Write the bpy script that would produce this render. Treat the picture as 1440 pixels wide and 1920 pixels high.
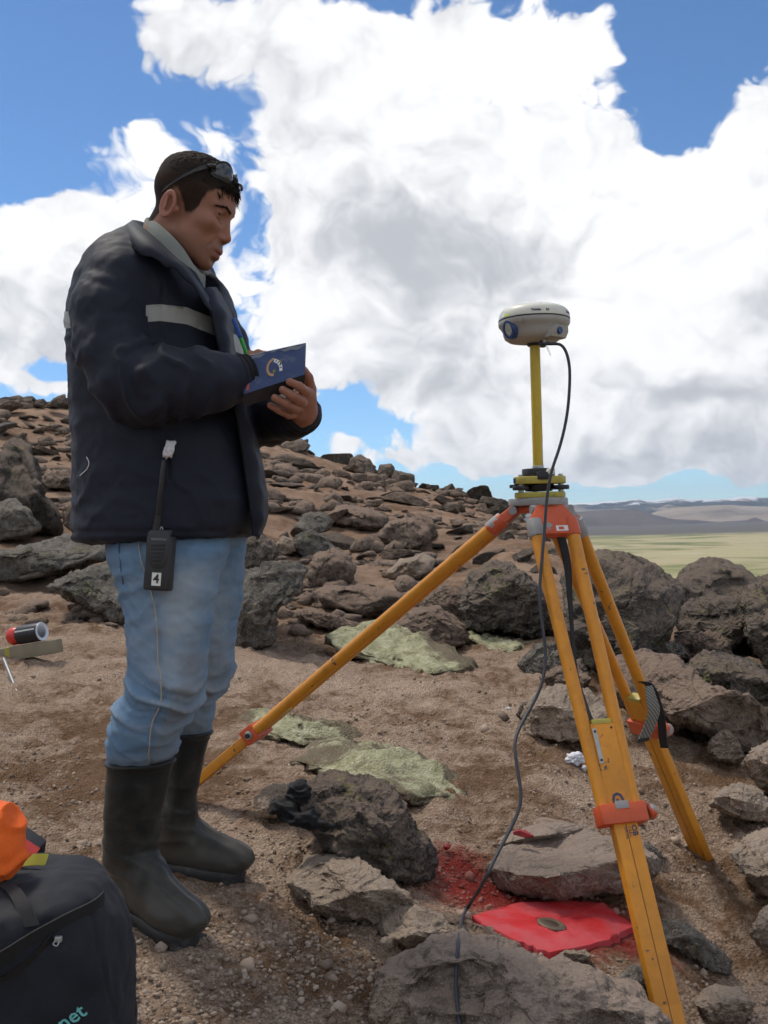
import bpy, bmesh, math, random, time
import numpy as np
from mathutils import Vector, Matrix

for o in list(bpy.data.objects):
    bpy.data.objects.remove(o, do_unlink=True)
SC = bpy.context.scene
COL = SC.collection
rad = math.radians
F_PX, CX, CY = 1940.0, 720.0, 960.0

# ---------------------------------------------------------------- camera
EYE = Vector((0.0, 0.0, 0.90))
PITCH, ROLL = rad(0.59), rad(1.5)
_F = Vector((0, math.cos(PITCH), math.sin(PITCH)))
_U0 = Vector((0, -math.sin(PITCH), math.cos(PITCH)))
_R = Vector((1, 0, 0)) * math.cos(ROLL) - _U0 * math.sin(ROLL)
_U = Vector((1, 0, 0)) * math.sin(ROLL) + _U0 * math.cos(ROLL)
cam_data = bpy.data.cameras.new('camera')
cam = bpy.data.objects.new('camera', cam_data)
COL.objects.link(cam)
m = Matrix((( _R.x, _U.x, -_F.x, EYE.x), (_R.y, _U.y, -_F.y, EYE.y), (_R.z, _U.z, -_F.z, EYE.z), (0, 0, 0, 1)))
cam.matrix_world = m
cam_data.sensor_fit = 'HORIZONTAL'
cam_data.sensor_width = 36.0
cam_data.lens = 36.0 * F_PX / 1440.0
cam_data.clip_start = 0.05
cam_data.clip_end = 60000.0
SC.camera = cam

def ray(px, py):
    return _F + _R * ((px - CX) / F_PX) + _U * ((CY - py) / F_PX)
def pt(px, py, Y):
    """A place in the world seen at pixel px, py of the photograph, Y metres north of the camera."""
    d = ray(px, py)
    return EYE + d * (Y / d.y)
def pxm(Y):
    return Y / F_PX          # metres per photograph pixel at distance Y

# ---------------------------------------------------------------- view, world, sun
SC.view_settings.view_transform = 'Standard'
SC.view_settings.look = 'None'
SC.view_settings.gamma = 1.0
SC.view_settings.use_curve_mapping = False
SC.view_settings.exposure = 0.22
SC.render.engine = 'CYCLES'
SC.cycles.max_bounces = 6
SC.cycles.diffuse_bounces = 3
SC.cycles.glossy_bounces = 3
SC.cycles.transparent_max_bounces = 8
SC.cycles.use_denoising = True
SC.cycles.use_adaptive_sampling = True
SC.cycles.adaptive_threshold = 0.03
SC.cycles.adaptive_min_samples = 8

SUN_AZ, SUN_EL = rad(-48), rad(60)      # sun high to the left, behind thin cloud
W = bpy.data.worlds.new('World')
SC.world = W
W.use_nodes = True
wt = W.node_tree
wt.nodes.clear()
def N(tree, kind, **kw):
    n = tree.nodes.new(kind)
    for k, v in kw.items():
        if k.startswith('i_'):
            n.inputs[int(k[2:])].default_value = v
        else:
            setattr(n, k, v)
    return n
def L(tree, a, b):
    tree.links.new(a, b)

def build_world():
    t = wt
    out = N(t, 'ShaderNodeOutputWorld')
    sky = N(t, 'ShaderNodeTexSky', sky_type='NISHITA')
    sky.sun_disc = False
    sky.sun_elevation = SUN_EL
    sky.sun_rotation = SUN_AZ
    sky.altitude = 2500.0
    sky.air_density = 1.0
    sky.dust_density = 0.2
    sky.ozone_density = 1.6
    tc = N(t, 'ShaderNodeTexCoord')
    nrm = N(t, 'ShaderNodeVectorMath', operation='NORMALIZE')
    L(t, tc.outputs['Generated'], nrm.inputs[0])
    D = nrm.outputs[0]
    def math_(op, a, b=None, c=None, clamp=False):
        n = N(t, 'ShaderNodeMath', operation=op, use_clamp=clamp)
        for i, v in enumerate((a, b, c)):
            if v is None: continue
            if isinstance(v, (int, float)): n.inputs[i].default_value = v
            else: L(t, v, n.inputs[i])
        return n.outputs[0]
    # domain warp so that cloud borders billow
    def noise(vec, scale, detail, rough, lac=2.0, col=False, dist=0.0):
        n = N(t, 'ShaderNodeTexNoise')
        n.inputs['Scale'].default_value = scale
        n.inputs['Detail'].default_value = detail
        n.inputs['Roughness'].default_value = rough
        n.inputs['Lacunarity'].default_value = lac
        n.inputs['Distortion'].default_value = dist
        L(t, vec, n.inputs['Vector'])
        return n.outputs['Color' if col else 'Fac']
    def vm(op, a, b=None, sc=None):
        n = N(t, 'ShaderNodeVectorMath', operation=op)
        for i, v in enumerate((a, b)):
            if v is None: continue
            if isinstance(v, tuple): n.inputs[i].default_value = v
            else: L(t, v, n.inputs[i])
        if sc is not None: n.inputs['Scale'].default_value = sc
        return n.outputs['Value'] if op in ('LENGTH', 'DOT_PRODUCT') else n.outputs['Vector']
    stretch = vm('MULTIPLY', D, (1.0, 1.0, 1.5))
    wcol = noise(stretch, 7.0, 3.0, 0.55, col=True)
    warp = vm('SCALE', vm('SUBTRACT', wcol, (0.5, 0.5, 0.5)), sc=0.10)
    Dw = vm('ADD', D, warp)
    # big cloud masses (pixel centre, pixel radii, weight); negative weights are gaps of blue
    blobs = [
        (310, 30, 110, 80, .80), (450, 60, 120, 90, .62), (580, 20, 90, 60, .40), (340, 110, 70, 50, .35),
        (720, 120, 210, 110, .70), (900, 70, 120, 80, .55), (1080, 80, 110, 90, .65),
        (840, 330, 330, 230, .85), (560, 250, 90, 110, .40), (720, 560, 260, 200, .75), (1130, 300, 140, 160, .55),
        (1420, 250, 110, 160, .70), (1330, 420, 200, 160, .60), (1250, 620, 330, 200, .80), (980, 640, 330, 170, .55),
        (960, 770, 330, 80, .60), (1250, 800, 330, 80, .65), (1150, 870, 360, 40, .40),
        (285, 315, 140, 95, .95), (240, 265, 60, 45, .3), (70, 430, 130, 70, .85), (60, 550, 190, 120, .80), (230, 470, 110, 60, .45), (120, 650, 190, 60, .5),
        (60, 725, 110, 18, .55), (760, 873, 60, 22, .55), (648, 850, 22, 16, .55), (500, 420, 34, 50, .45), (500, 560, 70, 60, .4),
        (75, 165, 34, 16, .40), (185, 200, 30, 14, .22),
        (60, 110, 260, 190, -.80), (250, 190, 110, 60, -.45), (420, 190, 110, 50, -.35), (40, 320, 150, 80, -.60), (440, 440, 45, 100, -.45), (420, 260, 60, 40, -.25),
        (1290, 140, 110, 120, -1.0), (1400, 20, 190, 80, -.9), (1265, 235, 60, 35, -.55), (680, 0, 60, 26, -.6), (1160, 0, 120, 20, -.4), (1215, 100, 30, 80, -.4),
        (690, 800, 110, 40, -.85), (620, 790, 80, 30, -.5), (110, 698, 90, 14, -.8), (880, 900, 160, 20, -.6), (1200, 920, 330, 14, -.8),
    ]
    # direction as seen on a plane facing north; only used in the northern half of the sky
    sp = N(t, 'ShaderNodeSeparateXYZ'); L(t, Dw, sp.inputs[0])
    yy = math_('MAXIMUM', sp.outputs[1], 0.15)
    uu = math_('DIVIDE', sp.outputs[0], yy); vv = math_('DIVIDE', sp.outputs[2], yy)
    cu = N(t, 'ShaderNodeCombineXYZ'); cv = N(t, 'ShaderNodeCombineXYZ')
    for i in range(3):
        L(t, uu, cu.inputs[i]); L(t, vv, cv.inputs[i])
    def blob_sum(lst):
        acc = None
        lst = list(lst)
        while len(lst) % 3: lst.append((720, 960, 100, 100, 0.0))
        for q in range(0, len(lst), 3):
            ks, os_, kv, ov, ws = [], [], [], [], []
            for (px, py, rx, ry, w) in lst[q:q + 3]:
                c = ray(px, py); c = c / c.y
                k = 0.95 * F_PX / rx; ks.append(k); os_.append(-c.x * k)
                k = 0.95 * F_PX / ry; kv.append(k); ov.append(-c.z * k)
                ws.append(w)
            def madd(v, k, o):
                n = N(t, 'ShaderNodeVectorMath', operation='MULTIPLY_ADD')
                L(t, v, n.inputs[0])
                n.inputs[1].default_value = k
                if isinstance(o, list): n.inputs[2].default_value = o
                else: L(t, o, n.inputs[2])
                return n.outputs[0]
            X = madd(cu.outputs[0], ks, os_); Yv = madd(cv.outputs[0], kv, ov)
            n = N(t, 'ShaderNodeVectorMath', operation='MULTIPLY_ADD')
            L(t, X, n.inputs[0]); L(t, X, n.inputs[1]); L(t, vm('MULTIPLY', Yv, Yv), n.inputs[2])
            e = N(t, 'ShaderNodeVectorMath', operation='POWER')
            e.inputs[0].default_value = (0.368, 0.368, 0.368); L(t, n.outputs[0], e.inputs[1])
            d = vm('DOT_PRODUCT', e.outputs[0], tuple(ws))
            acc = d if acc is None else math_('ADD', acc, d)
        return acc
    mass = blob_sum(blobs)
    # away from the picture the sky goes on as broken cumulus
    front = vm('DOT_PRODUCT', D, tuple(ray(720, 500).normalized()))
    mr = N(t, 'ShaderNodeMapRange', interpolation_type='SMOOTHSTEP')
    mr.inputs[1].default_value = 0.90; mr.inputs[2].default_value = 0.74
    L(t, front, mr.inputs[0])
    big = noise(stretch, 2.6, 2.0, 0.5)
    amb = math_('MULTIPLY', math_('MULTIPLY_ADD', big, 3.4, -1.25), mr.outputs[0])
    def billow(vec, scale, detail):
        """Cauliflower noise: rounded bumps with sharp valleys, about 0 to 1."""
        n = N(t, 'ShaderNodeTexNoise', noise_type='RIDGED_MULTIFRACTAL')
        n.inputs['Scale'].default_value = scale; n.inputs['Detail'].default_value = detail
        n.inputs['Roughness'].default_value = 0.55; n.inputs['Lacunarity'].default_value = 2.1
        n.inputs['Offset'].default_value = 1.0; n.inputs['Gain'].default_value = 2.0
        n.normalize = True
        L(t, vec, n.inputs['Vector'])
        return math_('MULTIPLY_ADD', n.outputs['Fac'], -0.36, 1.10)
    fine = billow(Dw, 17.0, 3.0)
    fine2 = noise(vm('ADD', Dw, (3.1, 1.7, 0.4)), 7.0, 7.0, 0.60)
    mass = math_('MULTIPLY', mass, math_('SUBTRACT', 1.0, mr.outputs[0]))
    dens = math_('ADD', math_('ADD', mass, amb), math_('MULTIPLY_ADD', fine, 1.5, -1.0))
    dens = math_('ADD', dens, math_('MULTIPLY_ADD', fine2, 1.1, -0.55))
    cov = N(t, 'ShaderNodeMapRange', interpolation_type='SMOOTHSTEP')
    cov.inputs[1].default_value = 0.14; cov.inputs[2].default_value = 0.52
    L(t, dens, cov.inputs[0])
    # grey bases
    greys = [(800, 480, 220, 60, .70), (720, 440, 130, 60, .30), (900, 250, 120, 50, .30), (980, 500, 150, 60, .30), (880, 640, 300, 60, .30), (800, 740, 230, 40, .60),
             (1330, 745, 170, 34, .90), (1240, 840, 230, 36, .55), (1420, 560, 80, 34, .55), (100, 655, 160, 45, .45), (420, 110, 110, 50, .35), (990, 850, 120, 30, .35),
             (640, 190, 90, 50, .2), (760, 230, 110, 60, -.3), (900, 110, 260, 80, -.5), (1320, 380, 160, 150, -.45), (1180, 640, 170, 90, -.5), (560, 600, 110, 120, -.35), (60, 470, 120, 60, -.4), (285, 320, 110, 80, -.5)]
    g = math_('MULTIPLY', blob_sum(greys), math_('SUBTRACT', 1.0, mr.outputs[0]))
    gn = math_('MULTIPLY_ADD', fine2, 1.5, -0.62)
    gamb = math_('MULTIPLY', math_('MULTIPLY_ADD', noise(stretch, 4.0, 3.0, 0.5), 2.0, -0.75), mr.outputs[0])
    g = math_('ADD', math_('ADD', g, gamb), math_('MULTIPLY', gn, 1.45))
    # lit edge: thin cloud is bright, thick cloud below is grey
    offs = billow(vm('ADD', Dw, (0.012, 0.0, -0.018)), 17.0, 2.0)
    emb = math_('MULTIPLY', math_('SUBTRACT', offs, fine), 1.0)
    g = math_('ADD', g, emb)
    gm = N(t, 'ShaderNodeMapRange', interpolation_type='SMOOTHSTEP')
    gm.inputs[1].default_value = -0.22; gm.inputs[2].default_value = 1.35
    L(t, g, gm.inputs[0])
    ccol = N(t, 'ShaderNodeMix', data_type='RGBA')
    L(t, gm.outputs[0], ccol.inputs[0])
    ccol.inputs[6].default_value = (0.93, 0.93, 0.94, 1)
    ccol.inputs[7].default_value = (0.48, 0.50, 0.54, 1)
    skys = vm('MULTIPLY', vm('SCALE', sky.outputs[0], sc=0.105), (0.78, 1.0, 1.16))
    mix = N(t, 'ShaderNodeMix', data_type='RGBA')
    L(t, cov.outputs[0], mix.inputs[0])
    L(t, skys, mix.inputs[6])
    L(t, ccol.outputs[2], mix.inputs[7])
    bg = N(t, 'ShaderNodeBackground')
    bg.inputs[1].default_value = 1.0
    L(t, mix.outputs[2], bg.inputs[0])
    L(t, bg.outputs[0], out.inputs[0])
build_world()
W.cycles.sampling_method = 'MANUAL'
W.cycles.sample_map_resolution = 512

sun_d = bpy.data.lights.new('sun', 'SUN')
sun_d.energy = 2.1
sun_d.angle = rad(9)
sun_d.color = (1.0, 0.93, 0.82)
sun = bpy.data.objects.new('sun', sun_d)
COL.objects.link(sun)
_sd = Vector((math.sin(SUN_AZ) * math.cos(SUN_EL), math.cos(SUN_AZ) * math.cos(SUN_EL), math.sin(SUN_EL)))
sun.rotation_euler = _sd.to_track_quat('Z', 'Y').to_euler()

# ---------------------------------------------------------------- helpers
def tag(o, label=None, cat=None, group=None, kind=None):
    if label: o['label'] = label
    if cat: o['category'] = cat
    if group: o['group'] = group
    if kind: o['kind'] = kind
    return o
def empty(name, loc=(0, 0, 0), label=None, cat=None, group=None):
    o = bpy.data.objects.new(name, None)
    o.empty_display_size = 0.05
    COL.objects.link(o)
    o.location = loc
    return tag(o, label, cat, group)
def mesh_from(name, V, Fc, smooth=True):
    me = bpy.data.meshes.new(name)
    V = np.asarray(V, dtype=np.float32)
    if isinstance(Fc, np.ndarray) and Fc.ndim == 2:
        k = Fc.shape[1]
        me.vertices.add(len(V)); me.vertices.foreach_set('co', V.ravel())
        me.loops.add(Fc.size); me.loops.foreach_set('vertex_index', Fc.astype(np.int32).ravel())
        me.polygons.add(len(Fc))
        me.polygons.foreach_set('loop_start', np.arange(0, Fc.size, k, dtype=np.int32))
        me.polygons.foreach_set('loop_total', np.full(len(Fc), k, dtype=np.int32))
        me.update(calc_edges=True)
        me.validate()
    else:
        me.from_pydata([tuple(v) for v in V], [], [tuple(f) for f in Fc])
        me.update()
    if smooth:
        me.polygons.foreach_set('use_smooth', np.ones(len(me.polygons), dtype=bool))
    return me
def obj(name, me, mat=None, parent=None, label=None, cat=None, group=None, kind=None):
    o = bpy.data.objects.new(name, me)
    COL.objects.link(o)
    if mat is not None and len(me.materials) == 0:
        me.materials.append(mat)
    if parent is not None:
        o.parent = parent
        o.matrix_parent_inverse = Matrix.Translation(-Vector(parent.location))  # children are given in world coordinates
    return tag(o, label, cat, group, kind)
def set_attr(me, name, arr):
    a = me.attributes.new(name, 'FLOAT', 'POINT')
    a.data.foreach_set('value', np.asarray(arr, dtype=np.float32))

# vectorised noise
def _hash(ix, iy, iz, seed):
    h = (ix * 374761393 + iy * 668265263 + iz * 1274126177 + seed * 1013904223) & 0xFFFFFFFF
    h = ((h ^ (h >> 13)) * 1274126177) & 0xFFFFFFFF
    h = ((h ^ (h >> 16)) * 2246822519) & 0xFFFFFFFF
    return ((h ^ (h >> 15)) & 0xFFFFFF) / float(0xFFFFFF) * 2.0 - 1.0
def vnoise(P, seed=0):
    P = np.asarray(P, dtype=np.float64)
    i = np.floor(P).astype(np.int64)
    f = P - i
    u = f * f * f * (f * (f * 6 - 15) + 10)
    r = np.zeros(len(P))
    for dx in (0, 1):
        wx = u[:, 0] if dx else 1 - u[:, 0]
        for dy in (0, 1):
            wy = u[:, 1] if dy else 1 - u[:, 1]
            for dz in (0, 1):
                wz = u[:, 2] if dz else 1 - u[:, 2]
                r += wx * wy * wz * _hash(i[:, 0] + dx, i[:, 1] + dy, i[:, 2] + dz, seed)
    return r
def fbm(P, octaves=4, seed=0, gain=0.5, lac=2.03):
    P = np.asarray(P, dtype=np.float64)
    a, s, r = 1.0, 1.0, np.zeros(len(P))
    for k in range(octaves):
        r += a * vnoise(P * s + 17.3 * k, seed + k)
        a *= gain; s *= lac
    return r
def sstep(a, b, x):
    t = np.clip((x - a) / (b - a), 0, 1)
    return t * t * (3 - 2 * t)

_ico = {}
def ico(sub):
    if sub not in _ico:
        bm = bmesh.new()
        bmesh.ops.create_icosphere(bm, subdivisions=sub, radius=1.0)
        V = np.array([v.co[:] for v in bm.verts]); V /= np.linalg.norm(V, axis=1)[:, None]
        Fc = np.array([[v.index for v in f.verts] for f in bm.faces])
        bm.free()
        _ico[sub] = (V, Fc)
    return _ico[sub]
# ---------------------------------------------------------------- materials
def new_mat(name):
    ma = bpy.data.materials.new(name)
    ma.use_nodes = True
    nt = ma.node_tree
    nt.nodes.clear()
    out = N(nt, 'ShaderNodeOutputMaterial')
    bs = N(nt, 'ShaderNodeBsdfPrincipled')
    L(nt, bs.outputs[0], out.inputs[0])
    return ma, nt, bs
class NT:
    """Small wrapper for writing node graphs."""
    def __init__(s, nt): s.t = nt
    def coord(s, kind='Object'):
        return N(s.t, 'ShaderNodeTexCoord').outputs[kind]
    def noise(s, scale, detail=4, rough=0.55, vec=None, dist=0.0, out='Fac'):
        n = N(s.t, 'ShaderNodeTexNoise')
        n.inputs['Scale'].default_value = scale; n.inputs['Detail'].default_value = detail
        n.inputs['Roughness'].default_value = rough; n.inputs['Distortion'].default_value = dist
        L(s.t, vec if vec is not None else s.coord(), n.inputs['Vector'])
        return n.outputs[out]
    def voro(s, scale, vec=None, feature='F1', out='Distance', rnd=1.0):
        n = N(s.t, 'ShaderNodeTexVoronoi', feature=feature)
        n.inputs['Scale'].default_value = scale; n.inputs['Randomness'].default_value = rnd
        L(s.t, vec if vec is not None else s.coord(), n.inputs['Vector'])
        return n.outputs[out]
    def ramp(s, fac, stops):
        n = N(s.t, 'ShaderNodeValToRGB')
        e = n.color_ramp.elements
        while len(e) < len(stops): e.new(0.5)
        for k, (p, c) in enumerate(stops):
            e[k].position = p
            e[k].color = (c, c, c, 1) if isinstance(c, (int, float)) else (c[0], c[1], c[2], 1)
        L(s.t, fac, n.inputs[0])
        return n.outputs[0]
    def mix(s, fac, a, b, blend='MIX'):
        n = N(s.t, 'ShaderNodeMix', data_type='RGBA', blend_type=blend)
        for i, v in ((0, fac), (6, a), (7, b)):
            if isinstance(v, (int, float)): n.inputs[i].default_value = v if i == 0 else (v, v, v, 1)
            elif isinstance(v, tuple): n.inputs[i].default_value = (v[0], v[1], v[2], 1)
            else: L(s.t, v, n.inputs[i])
        return n.outputs[2]
    def math(s, op, a, b=None, c=None, clamp=False):
        n = N(s.t, 'ShaderNodeMath', operation=op, use_clamp=clamp)
        for i, v in enumerate((a, b, c)):
            if v is None: continue
            if isinstance(v, (int, float)): n.inputs[i].default_value = v
            else: L(s.t, v, n.inputs[i])
        return n.outputs[0]
    def vmul(s, v, k):
        n = N(s.t, 'ShaderNodeVectorMath', operation='MULTIPLY')
        L(s.t, v, n.inputs[0]); n.inputs[1].default_value = k
        return n.outputs[0]
    def vadd(s, v, w):
        n = N(s.t, 'ShaderNodeVectorMath', operation='ADD')
        L(s.t, v, n.inputs[0])
        if isinstance(w, tuple): n.inputs[1].default_value = w
        else: L(s.t, w, n.inputs[1])
        return n.outputs[0]
    def attr(s, name):
        return N(s.t, 'ShaderNodeAttribute', attribute_name=name).outputs['Fac']
    def rand(s):
        return N(s.t, 'ShaderNodeObjectInfo').outputs['Random']
    def nz(s):
        g = N(s.t, 'ShaderNodeNewGeometry')
        x = N(s.t, 'ShaderNodeSeparateXYZ'); L(s.t, g.outputs['Normal'], x.inputs[0])
        return x.outputs[2]
    def bump(s, bs, h, strength=0.3, dist=0.01, prev=None):
        n = N(s.t, 'ShaderNodeBump')
        n.inputs['Strength'].default_value = strength; n.inputs['Distance'].default_value = dist
        L(s.t, h, n.inputs['Height'])
        if prev is not None: L(s.t, prev, n.inputs['Normal'])
        L(s.t, n.outputs[0], bs.inputs['Normal'])
        return n.outputs[0]
def plain(name, col, rough=0.5, metal=0.0, var=0.12, scale=40.0, bump=0.0, bscale=200.0, spec=0.5, dirt=None, dirt_amt=0.4, dirt_scale=25.0, dirt_lo=.55):
    """Painted, plastic or cloth surface: one base colour with grain, wear and fine relief."""
    ma, nt, bs = new_mat(name)
    g = NT(nt)
    c = g.mix(g.noise(scale, 5, 0.6), tuple(x * (1 - var) for x in col), tuple(min(1, x * (1 + var)) for x in col))
    if dirt is not None:
        c = g.mix(g.math('MULTIPLY', g.ramp(g.noise(dirt_scale, 6, 0.65), [(dirt_lo, 0.0), (min(.98, dirt_lo + .16), 1.0)]), dirt_amt), c, dirt)
    L(nt, c, bs.inputs['Base Color'])
    bs.inputs['Roughness'].default_value = rough
    bs.inputs['Metallic'].default_value = metal
    bs.inputs['Specular IOR Level'].default_value = spec
    if bump > 0:
        g.bump(bs, g.noise(bscale, 4, 0.6), bump, 0.002)
    return ma
# ---------------------------------------------------------------- ground sheet
CTRL = [(100,1920,1.75),(300,1920,1.80),(600,1920,1.90),(800,1910,1.98),(1000,1910,2.03),(1250,1920,2.13),(1420,1900,2.25),
 (300,1772,2.10),(225,1716,2.21),(460,1652,2.41),(300,1636,2.46),(600,1720,2.32),(150,1640,2.46),(720,1790,2.15),
 (1040,1735,2.42),(870,1650,2.58),(1320,1628,2.95),(1400,1720,2.66),(1150,1690,2.6),
 (60,1500,2.95),(330,1500,2.98),(600,1490,3.0),(850,1500,3.05),(1050,1480,3.15),(1420,1440,3.6),
 (50,1250,4.5),(420,1280,4.3),(700,1300,4.3),(950,1300,4.3),(1180,1330,4.1),
 (100,1110,6.6),(450,1200,5.2),(650,1190,5.6),(850,1205,5.6),(1000,1205,5.6),(1150,1240,5.2),(1300,1260,5.0),(1440,1260,5.0),
 (600,1080,7.5),(800,1090,7.4),(1000,1085,7.4),(1200,1130,7.2),(1400,1140,7.2),
 (50,960,10),(300,965,10),(600,985,10.5),(800,1000,10.5),(1000,1015,10.2),(1150,1060,9.5),
 (50,850,13.5),(300,880,13.5),(600,900,14),(800,945,14),(950,975,13),
 (-60,755,17),(60,765,17),(130,775,17),(400,815,17.5),(560,845,18),(700,895,18.5),(850,928,18.5),(940,955,17)]
_cp = [tuple(pt(*c)) for c in CTRL]
_cp += [(-3,0,.12),(3,0,-.25),(0,-3,-.05),(-8,2,.9),(6,3,-.6),(8,9,-.2),(-13,10,2.3),(-13,20,3.4),(0,-10,-.6),(-20,0,1.8),(20,0,-2.5),(5,13,-.2),(-1,.8,.02),(1,.9,-.08),
        (-4,4,.55),(-6.5,7,1.1),(4.5,5,-.15)]
_cp = np.array(_cp)
def _warp(x, y):
    r = np.hypot(x, y) + 1e-9
    k = np.log1p(r) / r
    return np.stack([x * k, y * k], -1)
def _tps(d2):
    return 0.5 * d2 * np.log(d2 + 1e-12)
_q = _warp(_cp[:, 0], _cp[:, 1])
_d2 = ((_q[:, None] - _q[None]) ** 2).sum(-1)
_n = len(_q)
_A = np.zeros((_n + 3, _n + 3))
_A[:_n, :_n] = _tps(_d2) + np.eye(_n) * 0.002
_A[:_n, _n] = 1; _A[:_n, _n + 1:] = _q
_A[_n, :_n] = 1; _A[_n + 1:, :_n] = _q.T
_sol = np.linalg.solve(_A, np.concatenate([_cp[:, 2], [0, 0, 0]]))
PLAIN_Z = -60.0
def gh(x, y, detail=True):
    """Height of the ground."""
    x = np.atleast_1d(np.asarray(x, float)); y = np.atleast_1d(np.asarray(y, float))
    q = _warp(x, y)
    z = np.zeros(len(x))
    for s in range(0, len(x), 40000):
        qq = q[s:s + 40000]
        d2 = ((qq[:, None] - _q[None]) ** 2).sum(-1)
        z[s:s + 40000] = _tps(d2) @ _sol[:_n] + _sol[_n] + qq @ _sol[_n + 1:]
    r = np.hypot(x, y)
    th = np.degrees(np.arctan2(x, y))
    r0 = 18.5 - 9.0 * sstep(4, 12, th)
    r0 = np.where(np.abs(th) > 60, 18.0, r0)
    s = sstep(np.log(r0), np.log(300.0), np.log(np.maximum(r, 1e-3)))
    s = np.maximum(s, 0.0)
    zz = z * (1 - s) + PLAIN_Z * s - 0.22 * np.maximum(r - r0, 0) * (1 - s)
    if detail:
        P = np.stack([x, y, np.zeros_like(x)], -1)
        near = 1 - sstep(25, 60, r)
        d = 0.030 * fbm(P * 1.7, 3, 5) + 0.016 * fbm(P * np.array([6.0, 10.0, 1]), 3, 9)
        rid = 1 - np.abs(fbm(P * np.array([9.0, 14.0, 1]), 3, 31))
        d += 0.015 * (rid - 0.6) + 0.010 * fbm(P * 34.0, 3, 21) * (1 - sstep(5, 12, r))
        cl = np.abs(fbm(P * np.array([5.0, 9.0, 1]), 3, 55)) ** .8
        d += 0.020 * cl * sstep(-.25, .5, fbm(P * .9, 2, 56))
        zz = zz + d * near * (0.6 + 0.4 * sstep(2, 6, r))
        # far plain: very gentle
        zz = zz + 2.0 * fbm(P * 0.002, 3, 77) * sstep(300, 900, r)
    # soil lies flush round the sunken survey mark
    dm = np.hypot((x - .375) / 1.25, y - 2.43)
    wm = sstep(.36, .20, dm)
    zz = zz * (1 - wm) + (.006 - .215 * (x - .185) - .009 + .22 * (zz - z)) * wm
    return zz
def ghs(x, y):
    return float(gh([x], [y])[0])
def ground_at(px, py, rmax=40.0):
    """First place along the pixel's ray that lies on the ground."""
    d = ray(px, py); d = d / d.y
    Y = np.exp(np.linspace(math.log(1.2), math.log(rmax), 500))
    z = EYE.z + d.z * Y
    g = gh(d.x * Y, Y, False)
    k = np.argmax(z < g)
    if not (z < g).any(): return None
    return Vector((d.x * Y[k], Y[k], g[k]))

def build_ground():
    fine = np.linspace(-29, 29, 430)
    co = np.concatenate([np.linspace(-180, -60, 13)[:-1], np.linspace(-60, -29, 16)[:-1]])
    th = np.radians(np.concatenate([co, fine, -co[::-1][:-1]]))
    r = np.concatenate([np.exp(np.linspace(math.log(0.35), math.log(1.5), 20))[:-1],
                        np.exp(np.linspace(math.log(1.5), math.log(8), 330))[:-1],
                        np.exp(np.linspace(math.log(8), math.log(30), 190))[:-1],
                        np.exp(np.linspace(math.log(30), math.log(400), 60))[:-1],
                        np.exp(np.linspace(math.log(400), math.log(13000), 60))])
    R, T = np.meshgrid(r, th, indexing='ij')
    x, y = (R * np.sin(T)).ravel(), (R * np.cos(T)).ravel()
    z = gh(x, y)
    nr, nt_ = R.shape
    idx = np.arange(nr * nt_).reshape(nr, nt_)
    a = idx[:-1, :]; b = idx[1:, :]
    a2 = np.roll(a, -1, 1); b2 = np.roll(b, -1, 1)
    Fq = np.stack([a, a2, b2, b], -1).reshape(-1, 4)
    V = np.stack([x, y, z], -1)
    c = np.array([[0, 0, z[:nt_].mean()]])
    V = np.vstack([V, c])
    ci = len(V) - 1
    tri = np.array([[idx[0, j], idx[0, (j + 1) % nt_], ci] for j in range(nt_)])
    tri4 = None
    me = bpy.data.meshes.new('ground')
    nf, ntri = len(Fq), len(tri)
    me.vertices.add(len(V)); me.vertices.foreach_set('co', V.astype(np.float32).ravel())
    loops = np.concatenate([Fq[:, ::-1].ravel(), tri.ravel()]).astype(np.int32)
    me.loops.add(len(loops)); me.loops.foreach_set('vertex_index', loops)
    me.polygons.add(nf + ntri)
    me.polygons.foreach_set('loop_start', np.concatenate([np.arange(nf) * 4, nf * 4 + np.arange(ntri) * 3]).astype(np.int32))
    me.polygons.foreach_set('loop_total', np.concatenate([np.full(nf, 4), np.full(ntri, 3)]).astype(np.int32))
    me.update(calc_edges=True)
    me.polygons.foreach_set('use_smooth', np.ones(nf + ntri, dtype=bool))
    return me

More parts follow.
